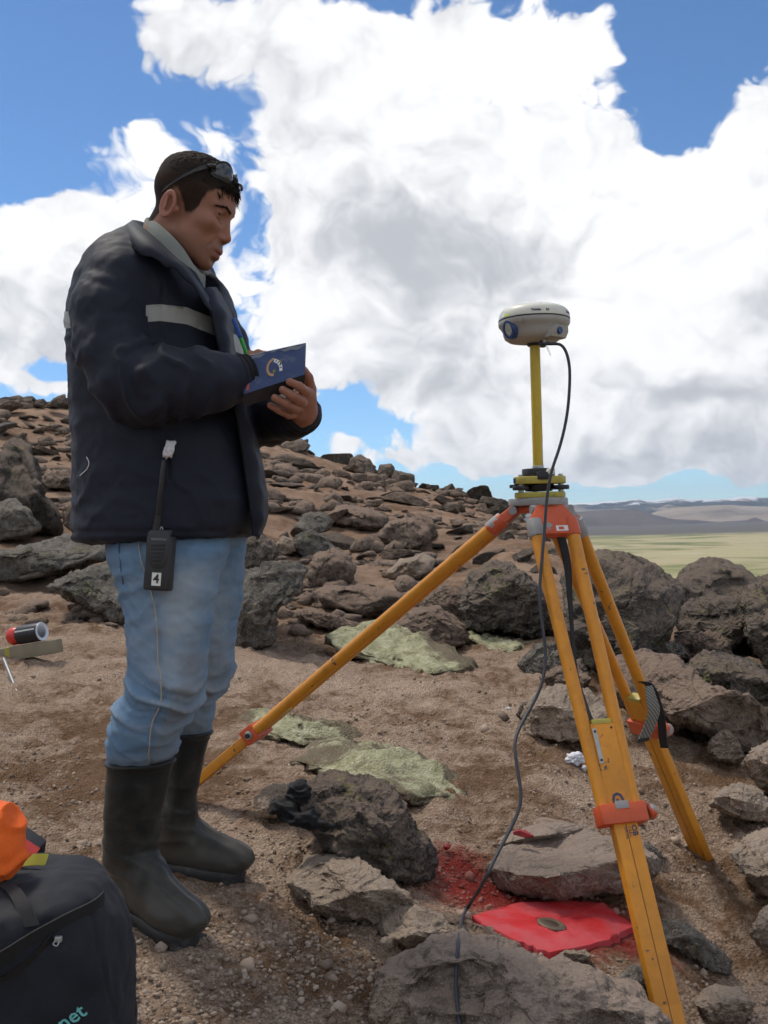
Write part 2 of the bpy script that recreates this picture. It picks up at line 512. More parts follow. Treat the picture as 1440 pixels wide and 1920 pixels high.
def ground_material():
    ma, nt, bs = new_mat('ground')
    g = NT(nt)
    P = g.coord('Object')
    n1 = g.noise(1.4, 5, 0.6, P)
    n2 = g.noise(7.0, 6, 0.62, P, 0.6)
    n3 = g.noise(45.0, 5, 0.65, P)
    n4 = g.noise(190.0, 3, 0.6, P)
    wet = g.math('ADD', g.math('MULTIPLY_ADD', n1, 1.0, -0.22), g.math('ADD', g.math('MULTIPLY', n2, 0.75), g.math('MULTIPLY', n3, 0.30)))
    crust = g.ramp(wet, [(0.70, 0.0), (0.84, 0.65), (0.99, 1.0)])
    soil = g.mix(n3, (0.100, 0.056, 0.031), (0.240, 0.146, 0.086))
    grain = g.mix(g.ramp(n4, [(.36, 0.0), (.64, 1.0)]), (0.270, 0.185, 0.130), (0.58, 0.450, 0.345))
    col = g.mix(crust, soil, grain)
    # distance from the camera hill: redder soil on the slope, pale grass on the plain
    sx = N(nt, 'ShaderNodeSeparateXYZ'); L(nt, P, sx.inputs[0])
    slope = g.ramp(g.math('DIVIDE', sx.outputs[1], 14.0), [(0.30, 0.0), (0.62, 1.0)])
    hill = g.mix(g.ramp(g.noise(2.2, 8, 0.72, P), [(.33, 0.0), (.67, 1.0)]), (0.140, 0.082, 0.050), (0.370, 0.240, 0.160))
    col = g.mix(g.math('MULTIPLY', slope, 0.75), col, hill)
    Pl = g.vmul(P, (0.0022, 0.0020, 0.0))
    plainc = g.ramp(g.noise(1.0, 7, 0.66, Pl, 1.2), [(0.32, (0.10, 0.13, 0.045)), (0.44, (0.24, 0.24, 0.10)), (0.52, (0.42, 0.35, 0.21)), (0.62, (0.38, 0.34, 0.18)), (0.74, (0.52, 0.44, 0.31))])
    far = g.ramp(g.math('DIVIDE', g.math('ADD', sx.outputs[1], g.math('MULTIPLY', g.noise(0.6, 4, .6, Pl), 1500.0)), 6000.0), [(0.62, 0.0), (0.72, 1.0)])
    plainc = g.mix(far, plainc, g.mix(g.noise(2.0, 5, 0.6, Pl), (0.075, 0.068, 0.060), (0.16, 0.135, 0.105)))
    onplain = g.ramp(g.math('MULTIPLY', sx.outputs[2], -0.01), [(0.25, 0.0), (0.45, 1.0)])
    col = g.mix(onplain, col, plainc)
    # red spray paint over the soil round the survey mark
    red = g.attr('red')
    rn = g.math('ADD', red, g.math('MULTIPLY_ADD', g.noise(30.0, 5, 0.7, P), 0.9, -0.45))
    rf = g.ramp(rn, [(0.22, 0.0), (0.80, 0.9)])
    col = g.mix(rf, col, g.mix(n3, (0.13, 0.012, 0.010), (0.40, 0.030, 0.024)))
    L(nt, col, bs.inputs['Base Color'])
    bs.inputs['Roughness'].default_value = 0.95
    bs.inputs['Specular IOR Level'].default_value = 0.15
    nearm = g.ramp(g.math('DIVIDE', sx.outputs[1], 30.0), [(0.3, 1.0), (0.8, 0.25)])
    h = g.math('ADD', g.math('MULTIPLY', g.noise(55.0, 6, 0.7, P), 1.0), g.math('MULTIPLY', g.voro(120.0, P), -0.5))
    h = g.math('MULTIPLY', h, nearm)
    g.bump(bs, h, 1.0, 0.016)
    return ma
MAT_GROUND = ground_material()
_gme = build_ground()
GROUND = obj('ground', _gme, MAT_GROUND, kind='structure')
MARK = pt(1040, 1735, 2.42)
def _red_attr():
    co = np.zeros(len(_gme.vertices) * 3, dtype=np.float32); _gme.vertices.foreach_get('co', co); co = co.reshape(-1, 3)
    red = np.zeros(len(co))
    for (px, py, Y, s, w) in [(1000, 1690, 2.5, .22, 1.0), (900, 1680, 2.52, .18, 1.0), (860, 1620, 2.64, .13, .9), (1140, 1690, 2.52, .16, .9), (1190, 1760, 2.38, .12, .8), (1090, 1785, 2.31, .10, .7), (835, 1650, 2.58, .10, .7), (980,1790,2.3,.08,.5), (830, 1575, 2.75, .06, .5)]:
        p = pt(px, py, Y)
        d2 = (co[:, 0] - p.x) ** 2 + (co[:, 1] - p.y) ** 2
        red = np.maximum(red, w * np.exp(-d2 / (2 * (s * .6) ** 2)))
    set_attr(_gme, 'red', red)
_red_attr()

# ---------------------------------------------------------------- far tableland across the plain
def far_hills():
    def hill_mat(name, lo, hi, snow, patch):
        ma, nt, bs = new_mat(name)
        g = NT(nt)
        P = g.vmul(g.coord('Object'), (0.001, 0.001, 0.003))
        c = g.mix(g.ramp(g.noise(1.2, 7, 0.6, P), [(.35, 0.0), (.65, 1.0)]), lo, hi)
        if patch > 0:
            c = g.mix(g.ramp(g.noise(0.7, 6, 0.62, g.vadd(P, (3.0, 1.0, 0.0))), [(.60 - patch, 0.0), (.66 - patch * .5, 1.0)]), c, (0.36, 0.29, 0.22))
        if snow > 0:
            z = N(nt, 'ShaderNodeSeparateXYZ'); L(nt, g.coord('Object'), z.inputs[0])
            up = g.math('ADD', g.math('MULTIPLY', z.outputs[2], 0.01), g.math('MULTIPLY', g.noise(3.0, 7, 0.7, P), 2.2))
            c = g.mix(g.ramp(g.math('MULTIPLY', up, 0.25), [(snow, 0.0), (snow + .05, 0.9)]), c, (0.75, 0.77, 0.8))
        L(nt, c, bs.inputs['Base Color'])
        bs.inputs['Roughness'].default_value = 1.0
        bs.inputs['Specular IOR Level'].default_value = 0.0
        return ma
    rng = np.random.RandomState(4)
    def ridge(name, Y, depth, tops, mat, seed, rough):
        # tops: (pixel x, pixel y of the crest at distance Y); the back side is closed off by a plateau
        xs, zs = [], []
        for px, py in tops:
            p = pt(px, py, Y); xs.append(p.x); zs.append(p.z)
        X = np.linspace(xs[0], xs[-1], 220)
        crest = np.interp(X, xs, zs)
        crest += rough * fbm(np.stack([X * 0.004, X * 0, X * 0], -1), 4, seed)
        rows = np.linspace(0, 1, 40)
        V = []
        for q in rows:
            prof = sstep(0.0, 1.0, q) ** 0.8
            yy = Y - depth * (1 - q)
            z = PLAIN_Z - 20 + (crest - PLAIN_Z + 20) * prof
            n = fbm(np.stack([X * 0.004, np.full_like(X, yy * 0.004), np.full_like(X, 0)], -1), 5, seed + 7)
            z = z + n * 0.16 * (crest - PLAIN_Z) * math.sin(math.pi * min(q, 0.98))
            xx = X * (yy / Y)
            V.append(np.stack([xx, np.full_like(X, yy), z], -1))
        for q in (1.03, 1.25, 1.5):       # plateau and drop behind
            z = crest - (5 if q < 1.4 else 200)
            V.append(np.stack([X * (1 + depth * (q - 1) / Y), np.full_like(X, Y + depth * (q - 1)), z], -1))
        V = np.array(V); nr, nc = V.shape[:2]
        idx = np.arange(nr * nc).reshape(nr, nc)
        Fq = np.stack([idx[:-1, :-1], idx[:-1, 1:], idx[1:, 1:], idx[1:, :-1]], -1).reshape(-1, 4)
        obj(name, mesh_from(name, V.reshape(-1, 3), Fq), mat, kind='structure')
    ridge('tableland', 11500, 2600, [(200, 985), (700, 960), (1000, 948), (1080, 943), (1180, 940), (1240, 936), (1330, 934), (1440, 931), (1700, 925), (2100, 930)], hill_mat('tableland', (0.040, 0.047, 0.056), (0.10, 0.10, 0.10), 0.60, 0.05), 3, 14)
    ridge('foothills', 9200, 1800, [(1100, 990), (1200, 972), (1230, 958), (1270, 950), (1330, 949), (1380, 947), (1440, 950), (1550, 946), (1800, 955), (2100, 970)], hill_mat('foothills', (0.15, 0.12, 0.10), (0.36, 0.30, 0.24), 0, 0.22), 15, 10)
    ridge('brown_hill', 8000, 1900, [(700, 990), (1000, 968), (1080, 961), (1140, 956), (1190, 955), (1230, 966), (1270, 974), (1350, 978), (1400, 975), (1415, 970), (1440, 978), (1600, 982)], hill_mat('brown_hill', (0.085, 0.070, 0.062), (0.16, 0.125, 0.105), 0, 0.0), 27, 5)
far_hills()

def build_haze():
    """Thin mountain air: one even volume round everything, so that the far tableland fades towards blue."""
    bm = bmesh.new(); bmesh.ops.create_cube(bm, size=1.0)
    me = bpy.data.meshes.new('haze'); 
    for v in bm.verts: v.co = Vector((v.co.x * 34000, v.co.y * 34000, -95 if v.co.z < 0 else 420))
    bm.to_mesh(me); bm.free()
    ma = bpy.data.materials.new('haze'); ma.use_nodes = True; nt = ma.node_tree; nt.nodes.clear()
    out = N(nt, 'ShaderNodeOutputMaterial'); vo = N(nt, 'ShaderNodeVolumePrincipled')
    vo.inputs['Color'].default_value = (0.62, 0.78, 1.0, 1); vo.inputs['Density'].default_value = 4.5e-5
    L(nt, vo.outputs[0], out.inputs['Volume'])
    tag(obj('haze', me, ma), 'thin blue mountain haze over the far plain', 'haze', kind='stuff')
build_haze()
# ---------------------------------------------------------------- rock materials
def rock_mat(name, dark, mid, light, lichen, lich_amt, top=None, paint=False, tscale=1.0, black=.7):
    ma, nt, bs = new_mat(name)
    g = NT(nt)
    P0 = g.coord('Object')
    rnd = g.rand()
    off = N(nt, 'ShaderNodeCombineXYZ')
    for i in range(3): L(nt, g.math('MULTIPLY', rnd, 13.0 + 5 * i), off.inputs[i])
    P = g.vadd(P0, off.outputs[0])
    a = g.noise(5.0 * tscale, 8, 0.68, P)
    b = g.noise(26.0 * tscale, 6, 0.7, P)
    c = g.noise(120.0 * tscale, 4, 0.7, P)
    v = g.math('ADD', g.math('MULTIPLY', a, 0.5), g.math('ADD', g.math('MULTIPLY', b, 0.35), g.math('MULTIPLY', c, 0.25)))
    col = g.ramp(v, [(0.42, dark), (0.53, mid), (0.64, light)])
    col = g.mix(g.ramp(g.noise(300.0 * tscale, 2, 0.6, P), [(0.60, 0.0), (0.68, .55)]), col, tuple(min(.7, x * 1.9) for x in light))
    br = g.math('MULTIPLY_ADD', rnd, 0.5, 0.75)
    brc = N(nt, 'ShaderNodeCombineXYZ')
    for i in range(3): L(nt, br, brc.inputs[i])
    col = g.mix(1.0, col, brc.outputs[0], 'MULTIPLY')
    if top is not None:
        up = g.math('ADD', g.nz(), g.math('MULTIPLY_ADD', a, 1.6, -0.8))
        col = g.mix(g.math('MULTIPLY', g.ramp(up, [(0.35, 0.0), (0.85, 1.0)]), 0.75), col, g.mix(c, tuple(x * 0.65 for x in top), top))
    # black and green crustose lichen in spots
    blk = g.ramp(g.noise(14.0 * tscale, 6, 0.75, g.vadd(P, (4.0, 2.0, 1.0))), [(0.56, 0.0), (0.62, 1.0)])
    col = g.mix(g.math('MULTIPLY', blk, black), col, (0.022, 0.021, 0.020))
    l1 = g.ramp(g.noise(6.0 * tscale, 5, 0.7, g.vadd(P, (9.0, 7.0, 3.0))), [(0.62 - lich_amt, 0.0), (0.70 - lich_amt, 1.0)])
    l2 = g.ramp(g.voro(42.0 * tscale, P), [(0.25, 1.0), (0.45, 0.0)])
    col = g.mix(g.math('MULTIPLY', l1, g.math('MULTIPLY_ADD', l2, 0.7, 0.08)), col, lichen)
    if paint:
        red = g.attr('red')
        rf = g.ramp(g.math('ADD', red, g.math('MULTIPLY_ADD', g.noise(40.0, 5, 0.7, P0), 0.9, -0.45)), [(0.35, 0.0), (0.75, 0.9)])
        col = g.mix(rf, col, (0.42, 0.045, 0.035))
    L(nt, col, bs.inputs['Base Color'])
    bs.inputs['Roughness'].default_value = 0.93
    bs.inputs['Specular IOR Level'].default_value = 0.2
    h = g.math('ADD', g.math('ADD', g.math('MULTIPLY', b, 1.0), g.math('MULTIPLY', c, 0.8)), g.math('MULTIPLY', g.voro(70.0 * tscale, P), -0.5))
    g.bump(bs, h, 0.8, 0.02 / tscale)
    return ma
RM = {
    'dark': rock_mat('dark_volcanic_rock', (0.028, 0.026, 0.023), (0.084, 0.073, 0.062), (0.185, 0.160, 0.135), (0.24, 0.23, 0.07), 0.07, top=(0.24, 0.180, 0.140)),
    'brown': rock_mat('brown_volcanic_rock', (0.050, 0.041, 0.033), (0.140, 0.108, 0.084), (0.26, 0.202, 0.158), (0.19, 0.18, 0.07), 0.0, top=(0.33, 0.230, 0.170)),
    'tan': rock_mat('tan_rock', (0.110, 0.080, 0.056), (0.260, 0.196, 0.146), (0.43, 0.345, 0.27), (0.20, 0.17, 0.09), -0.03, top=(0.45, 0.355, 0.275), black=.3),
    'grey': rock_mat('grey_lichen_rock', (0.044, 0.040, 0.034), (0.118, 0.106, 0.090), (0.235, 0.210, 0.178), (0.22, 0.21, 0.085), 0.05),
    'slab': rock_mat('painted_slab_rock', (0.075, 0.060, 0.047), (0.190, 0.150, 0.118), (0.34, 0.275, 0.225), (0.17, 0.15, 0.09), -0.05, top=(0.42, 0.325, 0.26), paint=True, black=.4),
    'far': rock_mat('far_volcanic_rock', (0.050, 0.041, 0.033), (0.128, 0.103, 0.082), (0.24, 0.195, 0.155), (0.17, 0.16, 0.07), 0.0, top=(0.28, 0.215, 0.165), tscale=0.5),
}
def rough_up(V, nrm, seed, amp, base):
    """Weathering: ledges, pits and grain on a rock whose size is about base."""
    s = 1.0 / base
    rid = 1 - np.abs(fbm(V * s * 2.0, 4, seed + 3)) * 1.4
    d = amp * base * (0.055 * fbm(V * s * 1.3, 3, seed) + 0.060 * (rid - 0.5) + 0.036 * fbm(V * s * 6.5, 4, seed + 9, gain=0.6))
    st = V[:, 2] * s * 5.0 + 0.8 * fbm(V * s * 1.5, 2, seed + 40)
    d += amp * base * 0.02 * np.abs(((st % 1.0) - 0.5) * 2) ** 3
    # ledges with crisp edges and dark cracks
    t_ = fbm(V * s * 1.2, 2, seed + 60) * 3.0
    d += amp * base * 0.030 * (np.floor(t_) + sstep(.86, 1.0, t_ % 1.0) - t_ * .6)
    cr = fbm(V * s * 1.7, 3, seed + 61)
    d -= amp * base * 0.028 * np.exp(-(cr / .035) ** 2)
    return V + nrm * d[:, None]
def cut_planes(V, planes, soft=0.0):
    for n, d in planes:
        n = np.asarray(n, float); n = n / np.linalg.norm(n)
        h = V @ n - d
        V = V - np.where(h > 0, h * 0.93, 0)[:, None] * n
    return V
def outline_rock(label, poly, Y, T, mat, seed, lean=0.5, box=0.55, amp=1.0, cuts=5, name='rock', cat='rock', group=None, sub=5, sink=0.0, crease=None, under=0.12):
    """A rock with its own depth T whose outline from the south follows the corner list of the photograph."""
    P = np.array(poly, float)
    c = P.mean(0)
    # area centroid
    x, y = P[:, 0], P[:, 1]; x2, y2 = np.roll(x, -1), np.roll(y, -1)
    cr = x * y2 - x2 * y; A = cr.sum() / 2
    if abs(A) > 1: c = np.array([((x + x2) * cr).sum(), ((y + y2) * cr).sum()]) / (6 * A)
    k = pxm(Y)
    Q = (P - c) * k; Q[:, 1] *= -1
    D, Fc = ico(sub)
    th = np.arctan2(D[:, 2], D[:, 0])
    # radius of the outline polygon along each angle
    R = np.zeros(len(D)); 
    dirs = np.stack([np.cos(th), np.sin(th)], -1)
    for i in range(len(Q)):
        a, b = Q[i], Q[(i + 1) % len(Q)]
        e = b - a
        den = dirs[:, 0] * e[1] - dirs[:, 1] * e[0]
        den = np.where(np.abs(den) < 1e-12, 1e-12, den)
        t = (a[0] * e[1] - a[1] * e[0]) / den
        u = (a[0] * dirs[:, 1] - a[1] * dirs[:, 0]) / den
        ok = (t > 0) & (u >= -1e-6) & (u <= 1 + 1e-6)
        R = np.where(ok, np.maximum(R, t), R)
    R = np.maximum(R, 1e-3)
    cph = np.hypot(D[:, 0], D[:, 2]); sph = D[:, 1]
    rr = np.power(cph, box) ; dd = np.sign(sph) * np.power(np.abs(sph), 0.8) * T
    size = math.sqrt(abs(A)) * k
    V = np.stack([R * rr * np.cos(th), dd, R * rr * np.sin(th)], -1)
    rng = np.random.RandomState(seed)
    def rand_planes(n_, f0, f1, ylo, yhi):
        out = []
        for q in range(n_):
            n = np.array([rng.uniform(-1, 1), rng.uniform(ylo, yhi), rng.uniform(-.5, 1.0)])
            n /= np.linalg.norm(n)
            out.append((n, (V @ n).max() * rng.uniform(f0, f1)))
        return out
    keep = V.copy()
    V = cut_planes(V, rand_planes(cuts + 2, .55, .80, -1.2, -.4))
    if cuts: V = cut_planes(V, rand_planes(16, .80, .96, -1.2, .3))
    # keep the outline where the cuts would have eaten it
    w = sstep(0.80, 0.99, rr)[:, None]
    V = V * (1 - 0.6 * w) + keep * 0.6 * w
    me = mesh_from(name, V, Fc)
    nr = np.zeros(len(V) * 3, dtype=np.float32); me.vertices.foreach_get('normal', nr)
    V = rough_up(V + seed * 3.1, nr.reshape(-1, 3), seed, amp, max(size, 0.02)) - seed * 3.1
    hi, lo = V[:, 2].max(), V[:, 2].min()
    cz = hi - (hi - lo) * (crease if crease is not None else rng.uniform(.35, .6)) + 0.12 * (hi - lo) * np.sin(V[:, 0] / max(size, .02) * 3.0 + seed)
    up = V[:, 2] - cz
    dep = V[:, 1] + np.where(up > 0, (lean * 1.5 + 0.25) * up, under * up)
    # each corner stands at its own distance
    org = np.array(pt(c[0], c[1], Y))
    ppx = c[0] + V[:, 0] / k; ppy = c[1] - V[:, 2] / k
    dirs = np.array(_F)[None] + np.outer((ppx - CX) / F_PX, np.array(_R)) + np.outer((CY - ppy) / F_PX, np.array(_U))
    V = np.array(EYE)[None] + dirs * ((Y + dep) / dirs[:, 1])[:, None] - org
    me.vertices.foreach_set('co', V.astype(np.float32).ravel()); me.update()
    if cuts and sub == 6: me.polygons.foreach_set('use_smooth', np.zeros(len(me.polygons), dtype=bool))
    o = obj(name, me, RM[mat] if isinstance(mat, str) else mat, None, label, cat, group)
    o.location = pt(c[0], c[1], Y) + Vector((0, 0, -sink))
    return o

ROCKS = [
 # foreground
 ('dark lichen-speckled boulder with the black cloth on its left end', [(545,1500),(560,1478),(600,1462),(690,1460),(740,1488),(775,1530),(805,1575),(822,1620),(815,1648),(785,1660),(700,1635),(640,1610),(590,1575),(545,1535)], 2.78, .17, 'dark', 11, .5, dict(crease=.3, under=.3)),
 ('brown wedge stone left of the black cloth', [(478,1500),(508,1466),(540,1470),(560,1490),(556,1522),(520,1538),(486,1530)], 2.86, .08, 'tan', 12, .4),
 ('long tan rock slanting from the boots to the red mark', [(530,1642),(565,1608),(620,1604),(700,1638),(760,1672),(805,1702),(775,1722),(712,1742),(650,1722),(590,1705),(556,1672)], 2.42, .10, 'tan', 13, .9, dict(crease=.6, under=-.2, box=.5)),
 ('grey-brown triangular rock with a dark gap beneath it', [(704,1728),(735,1695),(765,1686),(805,1702),(866,1742),(884,1772),(836,1790),(770,1772),(715,1750)], 2.24, .09, 'tan', 14, .7, dict(crease=.7, under=-.5, box=.5)),
 ('large dark-blotched boulder at the bottom edge of the picture', [(715,1830),(745,1790),(800,1770),(870,1756),(940,1764),(1010,1786),(1100,1815),(1180,1850),(1235,1888),(1268,1960),(1240,2040),(1000,2060),(800,2050),(730,1950)], 1.98, .22, 'slab', 15, .8, dict(crease=.25, under=.5, cuts=4, amp=.8)),
 ('small yellowish-brown stone leaning on the bottom boulder', [(692,1862),(705,1832),(735,1822),(765,1836),(776,1880),(782,1935),(745,1955),(705,1940),(690,1900)], 1.88, .06, 'tan', 16, .25),
 ('narrow pinkish rock edging the red concrete block', [(790,1718),(830,1708),(880,1722),(935,1748),(985,1785),(1000,1812),(940,1815),(880,1785),(820,1745)], 2.20, .08, 'brown', 17, .8),
 ('flat-topped slab with red spray on its front', [(900,1630),(915,1605),(950,1575),(1000,1558),(1060,1545),(1110,1550),(1180,1578),(1240,1608),(1242,1635),(1170,1665),(1090,1672),(1045,1692),(990,1684),(935,1660)], 2.68, .16, 'slab', 18, 1.6, dict(crease=.52, under=-.45, box=.5, cuts=2, amp=.8)),
 ('low dusty rock sheet behind the red-sprayed slab', [(815,1535),(890,1502),(1000,1500),(1080,1520),(1130,1552),(1060,1572),(950,1590),(880,1575)], 3.02, .12, 'slab', 19, 3.0, dict(crease=.85, under=0, amp=.35, cuts=0)),
 ('small grey stone just behind the near orange leg', [(1195,1600),(1215,1578),(1240,1596),(1242,1612),(1220,1624),(1196,1622)], 2.9, .05, 'grey', 20, .3),
 ('lichen-covered log-shaped rock right of the near leg', [(1225,1722),(1262,1722),(1300,1740),(1345,1775),(1378,1802),(1372,1826),(1325,1820),(1275,1782),(1232,1758)], 2.46, .06, 'grey', 21, .5),
 ('rounded tan boulder at the right edge above the leg tip', [(1326,1505),(1345,1482),(1385,1472),(1425,1484),(1455,1512),(1450,1540),(1400,1542),(1350,1526)], 3.15, .13, 'tan', 22, .7),
 ('pale angular boulder cut by the right picture edge', [(1396,1432),(1410,1402),(1450,1388),(1500,1400),(1510,1470),(1470,1495),(1425,1474)], 3.3, .12, 'tan', 23, .6),
 ('greyish rounded boulder low at the right edge', [(1368,1600),(1390,1570),(1430,1552),(1480,1556),(1500,1640),(1470,1690),(1425,1672),(1385,1630)], 2.75, .13, 'tan', 24, .5),
 ('pale dusty rock at the right edge beside bare soil', [(1405,1750),(1425,1710),(1460,1680),(1500,1700),(1500,1790),(1450,1795)], 2.45, .1, 'tan', 25, .6),
 ('half-buried pale stone at lower right', [(1300,1880),(1330,1850),(1380,1850),(1420,1880),(1400,1920),(1330,1920)], 2.2, .07, 'tan', 26, .9),
 ('smooth stone at the front rim of the red block', [(1035,1792),(1060,1778),(1100,1780),(1112,1795),(1080,1806),(1045,1806)], 2.24, .03, 'tan', 27, .9),
 ('grey stone lying under the near leg beside the bottom boulder', [(1160,1830),(1185,1812),(1215,1820),(1225,1860),(1195,1880),(1165,1862)], 2.18, .05, 'grey', 28, .5),
 # middle right
 ('big reddish-brown boulder behind the right leg', [(1136,1265),(1160,1232),(1200,1218),(1245,1232),(1320,1282),(1400,1306),(1450,1330),(1480,1410),(1440,1430),(1340,1385),(1240,1345),(1160,1320)], 4.15, .40, 'brown', 31, .7),
 ('flat brown stone beside the hanging strap', [(1205,1352),(1225,1328),(1262,1332),(1282,1362),(1262,1378),(1220,1372)], 3.85, .1, 'tan', 32, .4),
 ('wedge-shaped tan stone right of the strap', [(1326,1402),(1350,1355),(1375,1372),(1404,1420),(1380,1432),(1340,1422)], 3.6, .09, 'tan', 33, .4),
 ('broad tan boulder seen between the near leg tubes', [(980,1345),(1000,1300),(1050,1283),(1105,1292),(1140,1330),(1130,1388),(1050,1398),(990,1382)], 3.95, .2, 'tan', 34, .8),
 ('grey-brown stone above the tan boulder between the tubes', [(1008,1270),(1040,1250),(1085,1250),(1108,1272),(1095,1298),(1030,1296)], 4.45, .12, 'brown', 35, .5),
 ('green-lichened stone left of the near leg', [(974,1248),(1000,1210),(1040,1204),(1072,1222),(1088,1258),(1040,1270),(990,1266)], 4.85, .14, 'grey', 36, .4),
 ('dark stone seen between the near leg tubes', [(1052,1280),(1060,1240),(1090,1232),(1105,1262),(1095,1290)], 4.6, .1, 'dark', 37, .3),
 ('small dark stone touching the cable', [(968,1340),(980,1315),(998,1318),(1006,1345),(985,1356)], 4.0, .05, 'dark', 38, .3),
 ('huge dark boulder with yellow lichen behind the right leg', [(1056,1200),(1062,1090),(1090,1048),(1140,1034),(1190,1044),(1240,1066),(1274,1100),(1286,1150),(1262,1200),(1190,1250),(1100,1262)], 5.7, .55, 'dark', 39, .35),
 ('slanting finger-shaped rock leaning on the huge dark boulder', [(1180,1205),(1200,1180),(1240,1150),(1272,1135),(1276,1152),(1252,1192),(1215,1225),(1188,1225)], 5.1, .12, 'grey', 40, .2),
 ('upright small slab at the foot of the huge dark boulder', [(1150,1200),(1158,1165),(1172,1155),(1192,1180),(1196,1215),(1168,1225)], 5.15, .08, 'grey', 41, .2),
 ('humped boulder on the skyline against the green plain', [(1232,1125),(1262,1078),(1300,1056),(1350,1054),(1392,1068),(1424,1096),(1430,1130),(1340,1142),(1260,1145)], 7.2, .6, 'dark', 42, .6),
 ('squarish lichened boulder below the skyline hump', [(1262,1205),(1276,1136),(1335,1116),(1395,1120),(1422,1150),(1418,1196),(1385,1222),(1300,1218)], 6.1, .5, 'dark', 43, .35),
 ('dark boulder cut by the right edge below the plain', [(1396,1115),(1430,1076),(1480,1072),(1520,1110),(1510,1245),(1440,1250),(1408,1200)], 6.6, .5, 'dark', 44, .3),
 ('reddish rounded rock under the squarish boulder', [(1246,1215),(1280,1190),(1340,1188),(1376,1202),(1376,1234),(1310,1246),(1255,1235)], 5.2, .25, 'brown', 45, .5),
 ('small grey stone in front of the reddish rounded rock', [(1222,1222),(1245,1202),(1275,1206),(1292,1226),(1260,1234),(1228,1232)], 4.9, .1, 'grey', 46, .4),
 ('long dark rock slanting to the right edge', [(1262,1256),(1290,1230),(1340,1226),(1400,1250),(1450,1268),(1480,1300),(1430,1318),(1360,1300),(1300,1288)], 4.75, .25, 'dark', 47, .6),
 ('flat dark stone lying above the long slanting rock', [(1320,1236),(1350,1224),(1400,1238),(1440,1256),(1400,1262),(1340,1250)], 4.95, .12, 'grey', 48, .6),
 # middle
 ('domed dark boulder right of the tripod left leg', [(856,1130),(880,1075),(915,1052),(955,1056),(1000,1100),(1034,1130),(1046,1188),(1000,1200),(930,1186),(872,1180)], 6.2, .5, 'dark', 51, .4),
 ('brown boulder below the orange tube of the left leg', [(796,1122),(824,1096),(862,1104),(878,1130),(876,1172),(830,1166),(800,1148)], 6.6, .28, 'brown', 52, .4),
 ('tan-topped flat boulder propped over a hollow', [(724,1074),(748,1052),(790,1040),(814,1050),(808,1072),(775,1090),(735,1088)], 7.5, .3, 'tan', 53, .5),
 ('angular pale-faced block on the mid slope', [(706,1002),(728,976),(770,972),(800,986),(806,1014),(770,1032),(724,1020)], 9.0, .35, 'brown', 54, .4),
 ('boulder leaning behind the angular pale-faced block', [(756,982),(785,962),(812,976),(822,1006),(800,1018),(770,1000)], 9.5, .3, 'brown', 55, .3),
 ('long flat slab on the mid slope', [(598,1114),(620,1098),(690,1104),(765,1114),(806,1140),(750,1156),(650,1146),(604,1132)], 6.8, .35, 'brown', 56, .8),
 ('thin pointed slab above the large moss cushion', [(552,1152),(576,1141),(635,1156),(668,1172),(650,1184),(600,1176)], 5.9, .15, 'brown', 57, .5),
 ('rock flank right above the large moss cushion', [(720,1166),(760,1140),(820,1140),(870,1172),(880,1206),(840,1216),(780,1196)], 6.15, .35, 'brown', 58, .9),
 ('broken boulder with a shaded right face on the slope', [(572,1078),(588,1040),(625,1030),(655,1040),(664,1066),(655,1092),(620,1102),(585,1092)], 7.4, .3, 'brown', 59, .35),
 ('rounded grey boulder right of the jacket hem', [(546,1030),(556,1002),(585,994),(615,1006),(624,1032),(612,1050),(570,1050)], 8.5, .3, 'grey', 60, .35),
 ('small tan stone beside the rounded grey boulder', [(510,1030),(530,1004),(552,1010),(556,1034),(530,1042)], 8.3, .15, 'tan', 61, .3),
 ('striped boulder above the rounded grey boulder', [(550,990),(572,966),(605,960),(626,974),(622,994),(585,1004)], 9.6, .3, 'grey', 62, .4),
 ('wide low mound of rock high on the slope', [(606,966),(635,950),(690,952),(728,970),(722,986),(680,994),(630,988)], 11.0, .6, 'brown', 63, .9),
 ('jagged grey boulder beside the far boot and jeans', [(432,1195),(446,1110),(462,1068),(500,1048),(558,1050),(580,1070),(572,1098),(545,1126),(524,1140),(516,1166),(506,1205),(472,1222),(440,1216)], 5.2, .35, 'grey', 64, .25),
 ('dark crag standing behind the jagged grey boulder', [(448,1066),(456,1020),(486,1000),(506,1012),(520,1036),(500,1060)], 5.7, .2, 'dark', 65, .2),
 # left
 ('long dark slab overhanging on the left', [(-40,1050),(30,1026),(120,1008),(200,1006),(215,1040),(160,1062),(80,1082),(-20,1100)], 6.9, .45, 'grey', 66, .6),
 ('low mossy rock behind the back of the jeans', [(84,1098),(150,1068),(215,1056),(250,1090),(256,1165),(215,1168),(150,1130)], 5.9, .3, 'grey', 67, .6),
 ('tall pointed boulder on the left slope', [(-10,905),(2,850),(25,818),(50,838),(68,885),(76,930),(104,960),(118,1002),(70,1000),(20,966)], 9.0, .4, 'dark', 68, .2),
 ('dark lump in front of the tall pointed boulder', [(-20,970),(15,932),(58,958),(74,992),(40,1008),(-20,1010)], 8.6, .3, 'grey', 69, .4),
 ('narrow brown stone against the jacket back', [(118,985),(122,950),(140,938),(165,950),(165,992),(140,1002)], 8.7, .2, 'brown', 70, .3),
 ('rounded brown rock on the left slope above the slab', [(70,905),(90,884),(125,882),(145,895),(140,915),(90,918)], 11.5, .3, 'brown', 71, .5),
]
